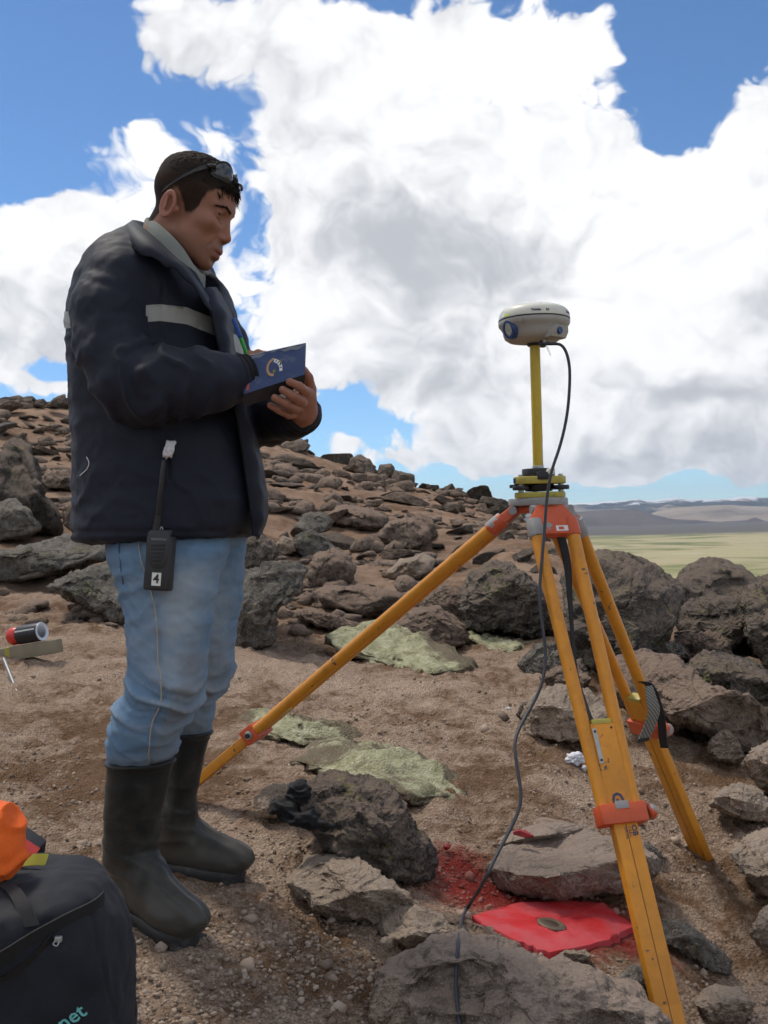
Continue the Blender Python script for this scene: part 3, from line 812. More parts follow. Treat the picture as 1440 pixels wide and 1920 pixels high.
for r in ROCKS:
    lbl, poly, Y, T, mt, sd, ln = r[:7]
    by = max(p[1] for p in poly); low = [p for p in poly if p[1] > by - 12]
    if by < 1900:                      # stand the rock on the soil where its foot is seen
        gr_ = ground_at(sum(p[0] for p in low) / len(low), by)
        if gr_ is not None: Y = min(Y, gr_.y + .4 * T)
    outline_rock(lbl, poly, Y, T, mt, sd, lean=ln, sub=6 if Y < 6.3 else 5, **(r[7] if len(r) > 7 else {}))
def _slab_red():
    for o in COL.objects:
        if o.type == 'MESH' and o.get('label', '').startswith(('flat-topped slab', 'low dusty rock sheet')):
            me = o.data
            co = np.zeros(len(me.vertices) * 3, dtype=np.float32); me.vertices.foreach_get('co', co); co = co.reshape(-1, 3) + np.array(o.location)
            red = np.zeros(len(co))
            for (px, py, Y, s) in [(1015, 1668, 2.68, .055), (1075, 1650, 2.7, .05), (975, 1650, 2.68, .05), (945, 1640, 2.7, .03)]:
                p = pt(px, py, Y)
                d2 = ((co - np.array(p)) * np.array([1, .6, 1.2])) ** 2
                red = np.maximum(red, np.exp(-d2.sum(1) / (2 * s * s)))
            set_attr(me, 'red', red)
_slab_red()

# ---------------------------------------------------------------- loose rocks over the hill: shared shapes, one object each
def loose_shape(seed, flat):
    D, Fc = ico(4)
    rng = np.random.RandomState(seed)
    pl = []
    for q in range(13):
        n = rng.normal(size=3); n /= np.linalg.norm(n)
        pl.append((n, rng.uniform(0.45, 0.85)))
    r = np.full(len(D), 1.2)
    for n, d in pl:
        c = D @ n
        r = np.where(c > 1e-3, np.minimum(r, d / np.maximum(c, 1e-3)), r)
    V = D * r[:, None]
    V[:, 2] *= flat
    me = mesh_from('rock', V, Fc)
    nr = np.zeros(len(V) * 3, dtype=np.float32); me.vertices.foreach_get('normal', nr)
    V = rough_up(V + seed, nr.reshape(-1, 3), seed, 0.32, 1.6) - seed
    me.vertices.foreach_set('co', V.astype(np.float32).ravel()); me.update()
    me.polygons.foreach_set('use_smooth', np.zeros(len(me.polygons), dtype=bool))
    return me
SHAPES = [loose_shape(200 + k, (0.40, 0.48, 0.62, 0.42, 0.75, 0.52, 0.36, 0.66)[k]) for k in range(8)]
SHAPES_M = {}
def loose(mt, k):
    if (mt, k) not in SHAPES_M:
        me = SHAPES[k].copy(); me.materials.append(RM[mt]); SHAPES_M[(mt, k)] = me
    return SHAPES_M[(mt, k)]
def inside(px, py, poly):
    c = False
    for i in range(len(poly)):
        x1, y1 = poly[i]; x2, y2 = poly[i - 1]
        if (y1 > py) != (y2 > py) and px < (x2 - x1) * (py - y1) / (y2 - y1) + x1: c = not c
    return c
SIZEW = ('small', 'medium', 'large')
def place_word(i, n):
    if i == 0: return 'leftmost of them'
    if i == n - 1: return 'rightmost of them'
    k, side = (i + 1, 'left') if i < n / 2 else (n - i, 'right')
    suf = 'th' if 10 <= k % 100 <= 20 else {1: 'st', 2: 'nd', 3: 'rd'}.get(k % 10, 'th')
    return '%d%s from the %s' % (k, suf, side)
def scatter(n, poly, smin, smax, mats, label, group, seed, tall=1.0, lift=0.25, along=None):
    rng = random.Random(seed)
    xs = [p[0] for p in poly]; ys = [p[1] for p in poly]
    k = tries = 0
    placed = []; made = []
    while k < n and tries < 6000:
        tries += 1
        px, py = rng.uniform(min(xs), max(xs)), rng.uniform(min(ys), max(ys))
        if not inside(px, py, poly): continue
        s = smin + (smax - smin) * rng.random() ** 2.0
        if any((px - q[0]) ** 2 + (py - q[1]) ** 2 < (0.55 * (s + q[2])) ** 2 * 0.34 for q in placed): continue
        g = ground_at(px, py)
        if g is None: continue
        placed.append((px, py, s))
        R = 0.5 * s * pxm(g.y)
        mt_ = rng.choice(mats)
        o = bpy.data.objects.new('rock', loose(mt_, rng.randrange(len(SHAPES))))
        COL.objects.link(o)
        o.location = (g.x, g.y, g.z + R * lift)
        o.rotation_euler = (rng.uniform(-.35, .35), rng.uniform(-.45, .45), rng.uniform(0, 6.28))
        a = rng.uniform(.75, 1.35)
        o.scale = (R * a * 1.15, R / a * 1.15, R * tall * rng.uniform(.75, 1.2))
        tag(o, None, 'rock', group)
        made.append((px, s, o))
        k += 1
    # each says which one it is: counted from the left of its own patch of hillside
    made.sort(key=lambda q: q[0])
    for i, (px, s, o) in enumerate(made):
        o['label'] = '%s %s, %s' % (SIZEW[0 if s < smin + .18 * (smax - smin) else 1 if s < smin + .55 * (smax - smin) else 2], label, place_word(i, len(made)))
scatter(24, [(1075,985),(1150,1010),(1240,1060),(1200,1075),(1100,1050),(1060,1030)], 20, 62, ['dark','far'], 'dark rock on the edge above the green plain', 'rocks on the edge above the plain', 1)
scatter(34, [(820,915),(950,960),(1060,1000),(1060,1040),(960,1010),(820,960)], 30, 84, ['far','dark','brown'], 'rock in the upper pile behind the tripod head', 'upper rock pile behind the tripod head', 2, 1.1)
scatter(24, [(860,980),(960,1020),(1060,1045),(1060,1090),(960,1070),(870,1050)], 40, 96, ['far','dark','brown'], 'rock in the lower pile below the tripod head', 'lower rock pile behind the tripod head', 22, 1.1)
scatter(44, [(500,855),(700,895),(900,950),(880,1000),(700,960),(500,900)], 20, 84, ['far','brown','far'], 'flat rock on the upper slope', 'rocks on the upper slope', 3, .6)
scatter(38, [(500,900),(680,940),(860,1000),(860,1070),(700,1060),(590,1030),(500,990)], 20, 90, ['brown','far'], 'rock on the middle slope', 'rocks on the middle slope', 4, .6)
scatter(34, [(-20,770),(140,795),(140,880),(-20,860)], 18, 72, ['far','grey','brown'], 'rock under the far left ridge', 'rocks on the far left slope', 5, .6)
scatter(10, [(0,850),(140,870),(140,1000),(0,1000)], 14, 60, ['grey','brown','dark'], 'rock near the tall pointed boulder', 'rocks on the left slope', 6, .9)
scatter(10, [(540,1090),(700,1100),(860,1160),(700,1150),(560,1130)], 14, 44, ['brown','tan'], 'stone on the soil above the moss', 'stones above the moss', 7, .7)
scatter(10, [(1260,1300),(1440,1350),(1440,1420),(1330,1420),(1260,1380)], 12, 40, ['tan','brown'], 'stone below the reddish-brown boulder', 'stones at the right', 8, .7)
scatter(12, [(1100,1060),(1280,1110),(1440,1130),(1440,1250),(1300,1260),(1120,1250)], 30, 80, ['dark','grey'], 'rock wedged between the big dark boulders', 'rocks between the boulders', 9, .9)
# crest stones: stand against the sky
def crest(pxs, label, group, seed, smin, smax):
    rng = random.Random(seed)
    for idx, px in enumerate(pxs):
        best = None
        d = ray(px, 900)
        Y = np.linspace(12, 20, 60)
        x = d.x / d.y * Y
        z = gh(x, Y, False)
        k = int(np.argmax((z - EYE.z) / Y))
        s = rng.uniform(smin, smax)
        R = 0.5 * s * pxm(Y[k])
        o = bpy.data.objects.new('rock', loose(rng.choice(['far', 'far', 'dark']), rng.randrange(len(SHAPES))))
        COL.objects.link(o)
        o.location = (x[k], Y[k], z[k] + R * 0.25)
        o.rotation_euler = (rng.uniform(-.4, .4), rng.uniform(-.5, .5), rng.uniform(0, 6.28))
        o.scale = (R * rng.uniform(1, 1.5), R, R * rng.uniform(.8, 1.3))
        tag(o, label + ', ' + place_word(idx, len(pxs)), 'rock', group)
crest([rng_ for rng_ in (515, 535, 560, 585, 612, 628, 655, 672, 690, 712, 728, 752, 775, 795, 812, 835, 852, 870, 892, 905, 925, 940, 958)], 'rock standing on the right ridge crest against the sky', 'ridge crest rocks on the right', 12, 22, 58)
crest([5, 18, 32, 48, 62, 80, 96, 108, 122, 134], 'rock on the left ridge crest against the sky', 'ridge crest rocks on the left', 13, 20, 46)
def slab_on_crest():
    outline_rock('pointed slab jutting from the ridge crest beside the jacket', [(88,760),(100,746),(124,738),(120,752),(108,764)], 16.5, .3, 'far', 91, lean=.1, sub=4)
    outline_rock('broad double-peaked boulder on the right ridge crest', [(650,880),(660,858),(676,850),(690,860),(704,872),(712,890),(680,894)], 17.5, .5, 'far', 92, lean=.2, sub=4)
    outline_rock('square boulder near the end of the right ridge crest', [(706,892),(714,872),(736,868),(740,880),(734,895)], 17.4, .4, 'far', 93, lean=.2, sub=4)
    outline_rock('blunt boulder heap at the top of the ridge beside the elbow', [(520,838),(545,824),(565,822),(582,838),(570,846),(530,846)], 17.6, .5, 'far', 94, lean=.2, sub=4)
slab_on_crest()

# ---------------------------------------------------------------- moss cushions
def moss_mat():
    ma, nt, bs = new_mat('pale_moss')
    g = NT(nt)
    P = g.coord('Object')
    c = g.mix(g.ramp(g.noise(24.0, 7, 0.72, P), [(.35, 0.0), (.65, 1.0)]), (0.28, 0.272, 0.150), (0.63, 0.61, 0.415))
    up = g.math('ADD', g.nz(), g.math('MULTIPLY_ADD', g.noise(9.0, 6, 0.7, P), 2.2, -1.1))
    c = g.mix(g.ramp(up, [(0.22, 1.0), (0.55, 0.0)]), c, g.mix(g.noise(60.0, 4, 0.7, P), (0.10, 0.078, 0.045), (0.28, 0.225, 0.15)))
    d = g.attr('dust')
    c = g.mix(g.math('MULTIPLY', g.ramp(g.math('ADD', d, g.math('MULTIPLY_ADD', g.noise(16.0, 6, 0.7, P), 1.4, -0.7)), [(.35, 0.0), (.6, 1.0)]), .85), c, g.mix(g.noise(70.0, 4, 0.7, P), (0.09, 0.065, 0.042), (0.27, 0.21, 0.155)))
    L(nt, c, bs.inputs['Base Color'])
    bs.inputs['Roughness'].default_value = 1.0
    bs.inputs['Specular IOR Level'].default_value = 0.1
    g.bump(bs, g.math('ADD', g.noise(80.0, 6, 0.75, P), g.math('MULTIPLY', g.voro(140.0, P), -.6)), 0.9, 0.015)
    return ma
MAT_MOSS = moss_mat()
def moss(label, poly, Y, seed, dust, lean=1.1, T=.16):
    by = max(p[1] for p in poly); low = [p for p in poly if p[1] > by - 12]
    cyy = sum(p[1] for p in poly) / len(poly)
    Y = ground_at(sum(p[0] for p in low) / len(low), by).y
    Y += 1.9 * (by - cyy) * pxm(Y) + .03
    o = outline_rock(label, poly, Y, T, MAT_MOSS, seed, lean=lean, box=0.75, amp=0.55, cuts=0, crease=.5, under=1.9, name='moss_cushion', cat='moss', group='moss cushions', sink=.022)
    me = o.data
    co = np.zeros(len(me.vertices) * 3, dtype=np.float32); me.vertices.foreach_get('co', co); co = co.reshape(-1, 3)
    nr = np.zeros(len(me.vertices) * 3, dtype=np.float32); me.vertices.foreach_get('normal', nr); nr = nr.reshape(-1, 3)
    q = co + seed
    lump = np.abs(fbm(q * 6.0, 2, seed)) * 0.034 + np.abs(fbm(q * 17.0, 3, seed + 1)) * 0.018 + np.abs(fbm(q * 55.0, 2, seed + 2)) * 0.006 + 0.004 * fbm(q * 60, 2, seed) - .02
    co = co + nr * lump[:, None]
    me.vertices.foreach_set('co', co.astype(np.float32).ravel()); me.update()
    h = co[:, 2]; h = (h - h.min()) / (h.max() - h.min())
    Dm, _f = ico(5); edge = sstep(.80, 1.0, np.hypot(Dm[:, 0], Dm[:, 2]) ** .75)
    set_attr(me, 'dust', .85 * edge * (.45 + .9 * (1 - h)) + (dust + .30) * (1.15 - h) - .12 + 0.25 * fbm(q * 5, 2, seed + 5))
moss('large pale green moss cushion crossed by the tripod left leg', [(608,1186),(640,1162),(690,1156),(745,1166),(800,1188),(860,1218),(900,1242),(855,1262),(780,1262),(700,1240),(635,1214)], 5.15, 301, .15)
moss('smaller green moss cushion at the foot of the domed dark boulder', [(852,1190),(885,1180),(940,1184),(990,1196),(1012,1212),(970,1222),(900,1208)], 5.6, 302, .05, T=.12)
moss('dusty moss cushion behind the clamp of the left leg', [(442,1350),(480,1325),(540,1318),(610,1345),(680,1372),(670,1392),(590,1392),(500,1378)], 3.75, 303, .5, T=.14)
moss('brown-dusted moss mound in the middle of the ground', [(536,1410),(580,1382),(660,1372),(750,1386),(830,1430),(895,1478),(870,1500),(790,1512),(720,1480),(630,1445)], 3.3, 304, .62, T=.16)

def slope_stones():
    rng = np.random.RandomState(51)
    D, Fc = ico(2)
    n = 3400
    pxs = rng.uniform(-60, 1260, n * 3); pys = rng.uniform(760, 1200, n * 3)
    dirs = np.array(_F)[None] + np.outer((pxs - CX) / F_PX, np.array(_R)) + np.outer((CY - pys) / F_PX, np.array(_U))
    dirs /= dirs[:, 1:2]
    Ys = np.exp(np.linspace(math.log(4.5), math.log(20), 70))
    hit = np.zeros(len(pxs)); 
    for Yk in Ys:
        g_ = gh(dirs[:, 0] * Yk, np.full(len(pxs), Yk), False)
        new = (hit == 0) & (EYE.z + dirs[:, 2] * Yk < g_)
        hit[new] = Yk
    ok = hit > 0
    x = (dirs[:, 0] * hit)[ok]; Y = hit[ok]
    P = np.stack([x, Y, 0 * x], -1)
    ok = rng.uniform(0, 1, len(x)) < sstep(-.35, .8, fbm(P * .8, 2, 90)) * sstep(5.0, 7.5, Y)
    x, Y = x[ok][:n], Y[ok][:n]
    z = gh(x, Y)
    s = (.014 + .105 * rng.uniform(0, 1, len(x)) ** 2.6) * (.45 + Y / 13)
    protos = []
    for k in range(8):
        r_ = np.random.RandomState(k + 9); rr = np.full(len(D), 1.25)
        for q in range(11):
            n_ = r_.normal(size=3); n_ /= np.linalg.norm(n_); c_ = D @ n_
            rr = np.where(c_ > 1e-3, np.minimum(rr, r_.uniform(.5, .9) / np.maximum(c_, 1e-3)), rr)
        V = D * rr[:, None]; V[:, 2] *= r_.uniform(.4, .7); protos.append(V)
    PV = np.array(protos)[rng.randint(0, 8, len(x))]
    an = rng.uniform(0, 6.28, len(x)); ca, sa = np.cos(an)[:, None], np.sin(an)[:, None]
    V = np.empty(PV.shape, np.float32)
    V[..., 0] = (PV[..., 0] * 1.3 * ca - PV[..., 1] * sa) * s[:, None] + x[:, None]
    V[..., 1] = (PV[..., 0] * 1.3 * sa + PV[..., 1] * ca) * s[:, None] + Y[:, None]
    V[..., 2] = PV[..., 2] * s[:, None] + (z + s * .15)[:, None]
    Fa = (Fc[None] + (np.arange(len(x)) * len(D))[:, None, None]).reshape(-1, 3)
    obj('slope_stones', mesh_from('slope_stones', V.reshape(-1, 3), Fa, False), RM['brown'], None, 'small loose stones strewn over the whole hillside', 'stones', kind='stuff')
slope_stones()
# ---------------------------------------------------------------- mesh building kit
class MB:
    def __init__(s): s.V = []; s.F = []
    def add(s, V, Fc):
        o = len(s.V)
        s.V += [tuple(map(float, v)) for v in V]
        s.F += [tuple(int(i) + o for i in f) for f in Fc]
        return s
    def loft(s, rings, cap=True, closed=True):
        n = len(rings[0]); V = [v for r in rings for v in r]; Fc = []
        for i in range(len(rings) - 1):
            for j in range(n if closed else n - 1):
                k = (j + 1) % n
                Fc.append((i * n + j, i * n + k, (i + 1) * n + k, (i + 1) * n + j))
        if cap:
            Fc.append(tuple(range(n - 1, -1, -1))); Fc.append(tuple(range((len(rings) - 1) * n, len(rings) * n)))
        return s.add(V, Fc)
    def cyl(s, a, b, r, r2=None, seg=20, round_=0.0):
        a, b = Vector(a), Vector(b); r2 = r if r2 is None else r2
        ax = (b - a).normalized(); u = ax.orthogonal().normalized(); v = ax.cross(u)
        pr = [(0, r), (1, r2)]
        ln = (b - a).length
        if round_ > 0:
            q = round_ / ln
            pr = [(0, r - round_), (q * .3, r - round_ * .3), (q, r), (1 - q, r2), (1 - q * .3, r2 - round_ * .3), (1, r2 - round_)]
        return s.loft([[a + ax * (ln * t) + (u * math.cos(k) + v * math.sin(k)) * rr for k in [2 * math.pi * i / seg for i in range(seg)]] for t, rr in pr])
    def lathe(s, prof, o, ax=(0, 0, 1), seg=48, fn=None):
        """prof: (radius, height) along ax from o."""
        o = Vector(o); ax = Vector(ax).normalized(); u = Vector((1, 0, 0)); u = (u - ax * u.dot(ax)).normalized(); v = ax.cross(u)
        rings = []
        for r, h in prof:
            rings.append([o + ax * h + (u * math.cos(k) + v * math.sin(k)) * (max(r, 1e-4) * (fn(k, h) if fn else 1)) for k in [2 * math.pi * i / seg for i in range(seg)]])
        return s.loft(rings)
    def tube(s, path, r, seg=12, rf=None):
        path = [Vector(p) for p in path]; rings = []
        t0 = (path[1] - path[0]).normalized(); u = t0.orthogonal().normalized()
        for i, p in enumerate(path):
            t = (path[min(i + 1, len(path) - 1)] - path[max(i - 1, 0)]).normalized()
            u = (u - t * u.dot(t)).normalized(); v = t.cross(u)
            rr = r if rf is None else r * rf(i / (len(path) - 1))
            rings.append([p + (u * math.cos(k) + v * math.sin(k)) * rr for k in [2 * math.pi * j / seg for j in range(seg)]])
        return s.loft(rings)
    def ribbon(s, path, side, th):
        """side: one width vector or one for each point."""
        path = [Vector(p) for p in path]; rings = []
        for i, p in enumerate(path):
            t = (path[min(i + 1, len(path) - 1)] - path[max(i - 1, 0)]).normalized()
            w = Vector(side[i]) if isinstance(side, list) else Vector(side)
            n = t.cross(w).normalized() * th * .5
            rings.append([p - w * .5 - n, p + w * .5 - n, p + w * .5 + n, p - w * .5 + n])
        return s.loft(rings)
    def box(s, c, ax, half, bev=0.0, seg=2):
        """ax: three unit axes, half: half sizes."""
        bm = bmesh.new()
        bmesh.ops.create_cube(bm, size=2.0)
        for v in bm.verts: v.co = Vector((v.co.x * half[0], v.co.y * half[1], v.co.z * half[2]))
        if bev > 0: bmesh.ops.bevel(bm, geom=list(bm.edges), offset=bev, segments=seg, profile=.5, affect='EDGES')
        c = Vector(c); A = [Vector(a) for a in ax]
        bm.verts.index_update()
        V = [c + A[0] * v.co.x + A[1] * v.co.y + A[2] * v.co.z for v in bm.verts]
        Fc = [[v.index for v in f.verts] for f in bm.faces]
        bm.free()
        return s.add(V, Fc)
    def prism(s, poly, c, ax, th, bev=0.0):
        """poly in the plane of ax[0], ax[1] about c, thickness th along ax[2]."""
        bm = bmesh.new()
        vs = [bm.verts.new((x, y, -th / 2)) for x, y in poly]
        f = bm.faces.new(vs)
        e = bmesh.ops.extrude_face_region(bm, geom=[f])
        for g in e['geom']:
            if isinstance(g, bmesh.types.BMVert): g.co.z += th
        if bev > 0: bmesh.ops.bevel(bm, geom=list(bm.edges), offset=bev, segments=2, profile=.5, affect='EDGES')
        bmesh.ops.recalc_face_normals(bm, faces=bm.faces)
        c = Vector(c); A = [Vector(a) for a in ax]
        bm.verts.index_update()
        V = [c + A[0] * v.co.x + A[1] * v.co.y + A[2] * v.co.z for v in bm.verts]
        Fc = [[v.index for v in f.verts] for f in bm.faces]
        bm.free()
        return s.add(V, Fc)
    def build(s, name, mat, parent=None, smooth=True, angle=35, **kw):
        me = mesh_from(name, s.V, s.F, False)
        bm = bmesh.new(); bm.from_mesh(me); bmesh.ops.recalc_face_normals(bm, faces=bm.faces)
        if smooth:
            for e in bm.edges:
                e.smooth = len(e.link_faces) == 2 and e.calc_face_angle(3.2) < rad(angle)
            for f in bm.faces: f.smooth = True
        bm.to_mesh(me); bm.free()
        return obj(name, me, mat, parent, **kw)
def spline(pts, n=8):
    """Smooth curve through the points."""
    P = [Vector(p) for p in pts]; out = []
    for i in range(len(P) - 1):
        p0 = P[max(i - 1, 0)]; p1 = P[i]; p2 = P[i + 1]; p3 = P[min(i + 2, len(P) - 1)]
        for k in range(n):
            t = k / n
            out.append(0.5 * ((2 * p1) + (p2 - p0) * t + (2 * p0 - 5 * p1 + 4 * p2 - p3) * t * t + (3 * p1 - p0 - 3 * p2 + p3) * t ** 3))
    out.append(P[-1])
    return out
def text_mb(txt, size, org, right, up, depth=0.0006, bold=0.0, spacing=1.0, bend=None):
    """Flat lettering standing proud of a surface by depth."""
    cu = bpy.data.curves.new('lettering', 'FONT')
    cu.body = txt; cu.size = size; cu.align_x = 'CENTER'; cu.align_y = 'CENTER'; cu.offset = bold; cu.space_character = spacing
    cu.resolution_u = 2
    cu.extrude = depth / 2
    o = bpy.data.objects.new('lettering', cu); COL.objects.link(o)
    bpy.context.view_layer.update()
    me = o.evaluated_get(bpy.context.evaluated_depsgraph_get()).to_mesh()
    r = Vector(right).normalized(); u = Vector(up).normalized(); n = r.cross(u); org = Vector(org)
    V = []
    for v in me.vertices:
        if bend: V.append(bend(v.co.x, v.co.y, v.co.z))
        else: V.append(org + r * v.co.x + u * v.co.y + n * v.co.z)
    Fc = [tuple(p.vertices) for p in me.polygons]
    o.to_mesh_clear(); bpy.data.objects.remove(o); bpy.data.curves.remove(cu)
    mb = MB(); mb.add(V, Fc)
    return mb

# ---------------------------------------------------------------- paints and metals
def chipped(name, col, under=(0.36, 0.36, 0.35), amt=0.58, scale=22.0, rough=0.45):
    """Paint that has flaked off in places to bare cast metal."""
    ma, nt, bs = new_mat(name)
    g = NT(nt)
    P = g.coord('Object')
    c = g.mix(g.noise(60.0, 4, 0.6, P), tuple(x * .82 for x in col), tuple(min(1, x * 1.1) for x in col))
    chip = g.ramp(g.noise(scale, 7, 0.62, P), [(amt, 0.0), (amt + .02, 1.0)])
    grime = g.ramp(g.noise(14.0, 6, 0.7, g.vadd(P, (2.0, 5.0, 1.0))), [(.5, 0.0), (.75, 1.0)])
    c = g.mix(g.math('MULTIPLY', grime, .35), c, tuple(x * .35 for x in col))
    c = g.mix(chip, c, g.mix(g.noise(90.0, 3, .6, P), tuple(x * .7 for x in under), under))
    L(nt, c, bs.inputs['Base Color'])
    bs.inputs['Roughness'].default_value = rough
    g.bump(bs, g.math('MULTIPLY', chip, -1.0), 0.5, 0.001)
    return ma
M_YEL = chipped('orange_yellow_leg_paint', (0.64, 0.255, 0.016), (0.13, 0.085, 0.055), 0.645, 36.0, 0.42)
M_ORG = chipped('orange_red_paint', (0.60, 0.095, 0.028), (0.34, 0.34, 0.33), 0.60, 18.0)
M_ORG2 = chipped('worn_orange_red_paint', (0.58, 0.095, 0.028), (0.34, 0.34, 0.33), 0.52, 16.0)
M_ALU = chipped('worn_cast_aluminium', (0.32, 0.31, 0.30), (0.50, 0.16, 0.10), 0.68, 16.0, 0.5)
M_STEEL = plain('steel', (0.42, 0.42, 0.40), 0.38, 0.7, .15)
M_TRIBY = plain('yellow_tribrach_paint', (0.43, 0.355, 0.060), 0.45, 0, .10, dirt=(0.10, 0.08, 0.03), dirt_amt=.5)
M_POLE = plain('yellow_pole_paint', (0.55, 0.385, 0.022), 0.38, 0, .08, dirt=(0.16, 0.10, 0.02), dirt_amt=.3)
M_BLACK = plain('black_plastic', (0.018, 0.018, 0.020), 0.45, 0, .2)
M_WEB = plain('dark_webbing', (0.022, 0.021, 0.022), 0.85, 0, .3, 300, .4, 500)
M_CREAM = plain('cream_plastic', (0.70, 0.69, 0.60), 0.35, 0, .03)
M_GREYP = plain('warm_grey_plastic', (0.36, 0.345, 0.31), 0.5, 0, .05, dirt=(0.18, 0.16, 0.13), dirt_amt=.4)
M_BLUE = plain('navy_blue_plastic', (0.018, 0.050, 0.16), 0.4, 0, .1)
M_CABLE = plain('cable_rubber', (0.030, 0.032, 0.042), 0.5, 0, .15)
M_PAPER = plain('white_label', (0.72, 0.72, 0.70), 0.6, 0, .05)
M_INK = plain('navy_ink', (0.05, 0.05, 0.11), 0.6, 0, .1)

# ---------------------------------------------------------------- tripod
TY = 2.70
HC = pt(1011, 945, TY)
K = pxm(TY)
def zpx(py): return pt(1011, py, TY).z
UP = Vector((0, 0, 1))
def build_tripod():
    t = empty('survey_tripod', (HC.x, HC.y, -0.1), 'orange-yellow surveying tripod with one leg reaching behind the boots', 'tripod')
    feet = {'near': pt(1279, 2010, 2.06), 'left': pt(292, 1532, 3.0), 'right': pt(1328, 1634, 3.0)}
    feet['near'].z = ghs(feet['near'].x, feet['near'].y) - 0.05
    feet['left'].z = min(feet['left'].z, ghs(feet['left'].x, feet['left'].y) - 0.02)
    hub = Vector((HC.x, HC.y, zpx(962)))
    # head plate: rounded triangle of worn aluminium with orange underside
    hz, lz = zpx(934), zpx(948)
    dirs = {k: Vector((f.x - HC.x, f.y - HC.y, 0)).normalized() for k, f in feet.items()}
    ang = {k: math.atan2(d.y, d.x) for k, d in dirs.items()}
    def tri(r0, r1, sharp=2.2):
        return lambda a: r0 + (r1 - r0) * max(max(0, math.cos(a - q)) ** sharp for q in ang.values())
    def plate(name, z0, z1, fn, mat, bev=.003):
        n = 60
        poly = [(fn(2 * math.pi * i / n) * math.cos(2 * math.pi * i / n), fn(2 * math.pi * i / n) * math.sin(2 * math.pi * i / n)) for i in range(n)]
        return MB().prism(poly, (HC.x, HC.y, (z0 + z1) / 2), ((1, 0, 0), (0, 1, 0), (0, 0, 1)), abs(z1 - z0), bev).build(name, mat, t)
    plate('head_plate', lz, hz, tri(.064, .080), M_ALU)
    plate('head_underside', zpx(962), lz - .0008, tri(.050, .072, 5), M_ORG2)
    MB().cyl((HC.x, HC.y, zpx(962)), (HC.x, HC.y, zpx(1002)), .012, .010).cyl((HC.x, HC.y, zpx(1002)), (HC.x, HC.y, zpx(1010)), .022, round_=.003).build('centring_screw', M_BLACK, t)
    for key in ('left', 'right', 'near'):
        d = dirs[key]; foot = feet[key]
        lat = Vector((-d.y, d.x, 0)) * (1 if key != 'near' else 1)
        if key == 'near': lat = Vector((-d.y, d.x, 0))
        hinge = Vector((HC.x, HC.y, zpx(958))) + d * .066
        ax = (foot - hinge).normalized(); ln = (foot - hinge).length
        nrm = ax.cross(lat).normalized()
        if nrm.dot(EYE - hinge) < 0 and key == 'near': nrm = -nrm
        if key == 'near' and nrm.dot(EYE - hinge) > 0: pass
        Q = lambda s, l=0.0, n=0.0: hinge + ax * s + lat * l + nrm * n
        # bracket
        lk = empty
        br = MB()
        w0, w1 = .036, .062
        br.prism([(-w0, -.012), (w0, -.012), (w1, .030), (w1, .072), (-w1, .072), (-w1, .030)], Q(.0), (lat, ax, nrm), .026, .004)
        b = br.build('hinge_bracket', M_ORG if key == 'near' else M_ORG2, t)
        MB().cyl(Q(-.004, -.050), Q(-.004, .050), .011, seg=16).build('hinge_pin', M_ALU, b)
        top_sep, low_sep = .049, .037
        s_b = {'near': .44, 'left': .62, 'right': .50}[key] * ln          # top of the board
        s_c = {'near': .600, 'left': .700, 'right': .575}[key] * ln         # clamp
        for sg in (-1, 1):
            MB().cyl(Q(.028, sg * top_sep), Q(.076, sg * (top_sep - .001)), .0205, .0210, 22, .003).build('tube_socket', M_ORG2 if sg > 0 else M_ALU, b)
            MB().cyl(Q(.070, sg * top_sep), Q(s_c - .01, sg * low_sep), .0168, .0150, 22).build('leg_tube', M_YEL, t)
        # board between the tubes and the slide below it
        MB().box(Q((s_b + s_c) / 2, 0, .0), (lat, ax, nrm), (.030, (s_c - s_b) / 2, .0135), .003).build('leg_board', M_YEL, t)
        MB().box(Q(s_b - .004, 0, 0), (lat, ax, nrm), (.024, .006, .0142), .002).build('board_cap', M_TRIBY, t)
        e = ln - .05
        sl = MB().box(Q((s_c + e) / 2 - .004, 0, 0), (lat, ax, nrm), (.0290, (e - s_c) / 2 + .01, .0130), .003)
        sl.build('slide', M_YEL, t)
        MB().box(Q((s_c + e) / 2, .0, .0131 if nrm.dot(EYE - hinge) > 0 else -.0131), (lat, ax, nrm), (.0012, (e - s_c) / 2 - .005, .0004), .0).build('groove_shade_strip', plain('groove_shade_' + key, (0.26, 0.10, 0.01), .6), t)  # thin raised strip, its darker orange painted in as a groove's shade
        # steel shoe with the point in the soil
        MB().loft([[Q(e - .075, x * w, y * h) for x, y in ((-1, -1), (1, -1), (1, 1), (-1, 1))] for w, h in ((.0292, .0133),)] + [[Q(e - .005, x * .019, y * .0135) for x, y in ((-1, -1), (1, -1), (1, 1), (-1, 1))]] + [[Q(ln + .045, x * .006, y * .006) for x, y in ((-1, -1), (1, -1), (1, 1), (-1, 1))]]).build('slide_taper', M_YEL, t, smooth=False)
        MB().loft([[Q(s_, math.cos(k) * a, math.sin(k) * b2) for k in [math.pi * 2 * i / 16 for i in range(16)]] for s_, a, b2 in ((e - .02, .024, .0165), (e + .02, .020, .0155), (ln + .0, .014, .013), (ln + .05, .004, .004))]).build('shoe', M_STEEL, t)
        # clamp and its knob
        cl = MB().box(Q(s_c, 0, 0), (lat, ax, nrm), (.055, .022, .0225), .003).build('clamp', M_ORG, t)
        ks = 1 if key == 'near' else -1
        if key == 'right': ks = 1
        kd = lat if lat.dot(Vector((1, 0, 0))) > 0 else -lat
        if key == 'left': kd = -nrm if nrm.dot(EYE - hinge) < 0 else nrm; kd = (-lat if lat.y > 0 else lat)
        kc = Q(s_c, 0, 0) + kd * .055
        MB().cyl(kc, kc + kd * .012, .007).build('clamp_screw', M_BLACK, cl)
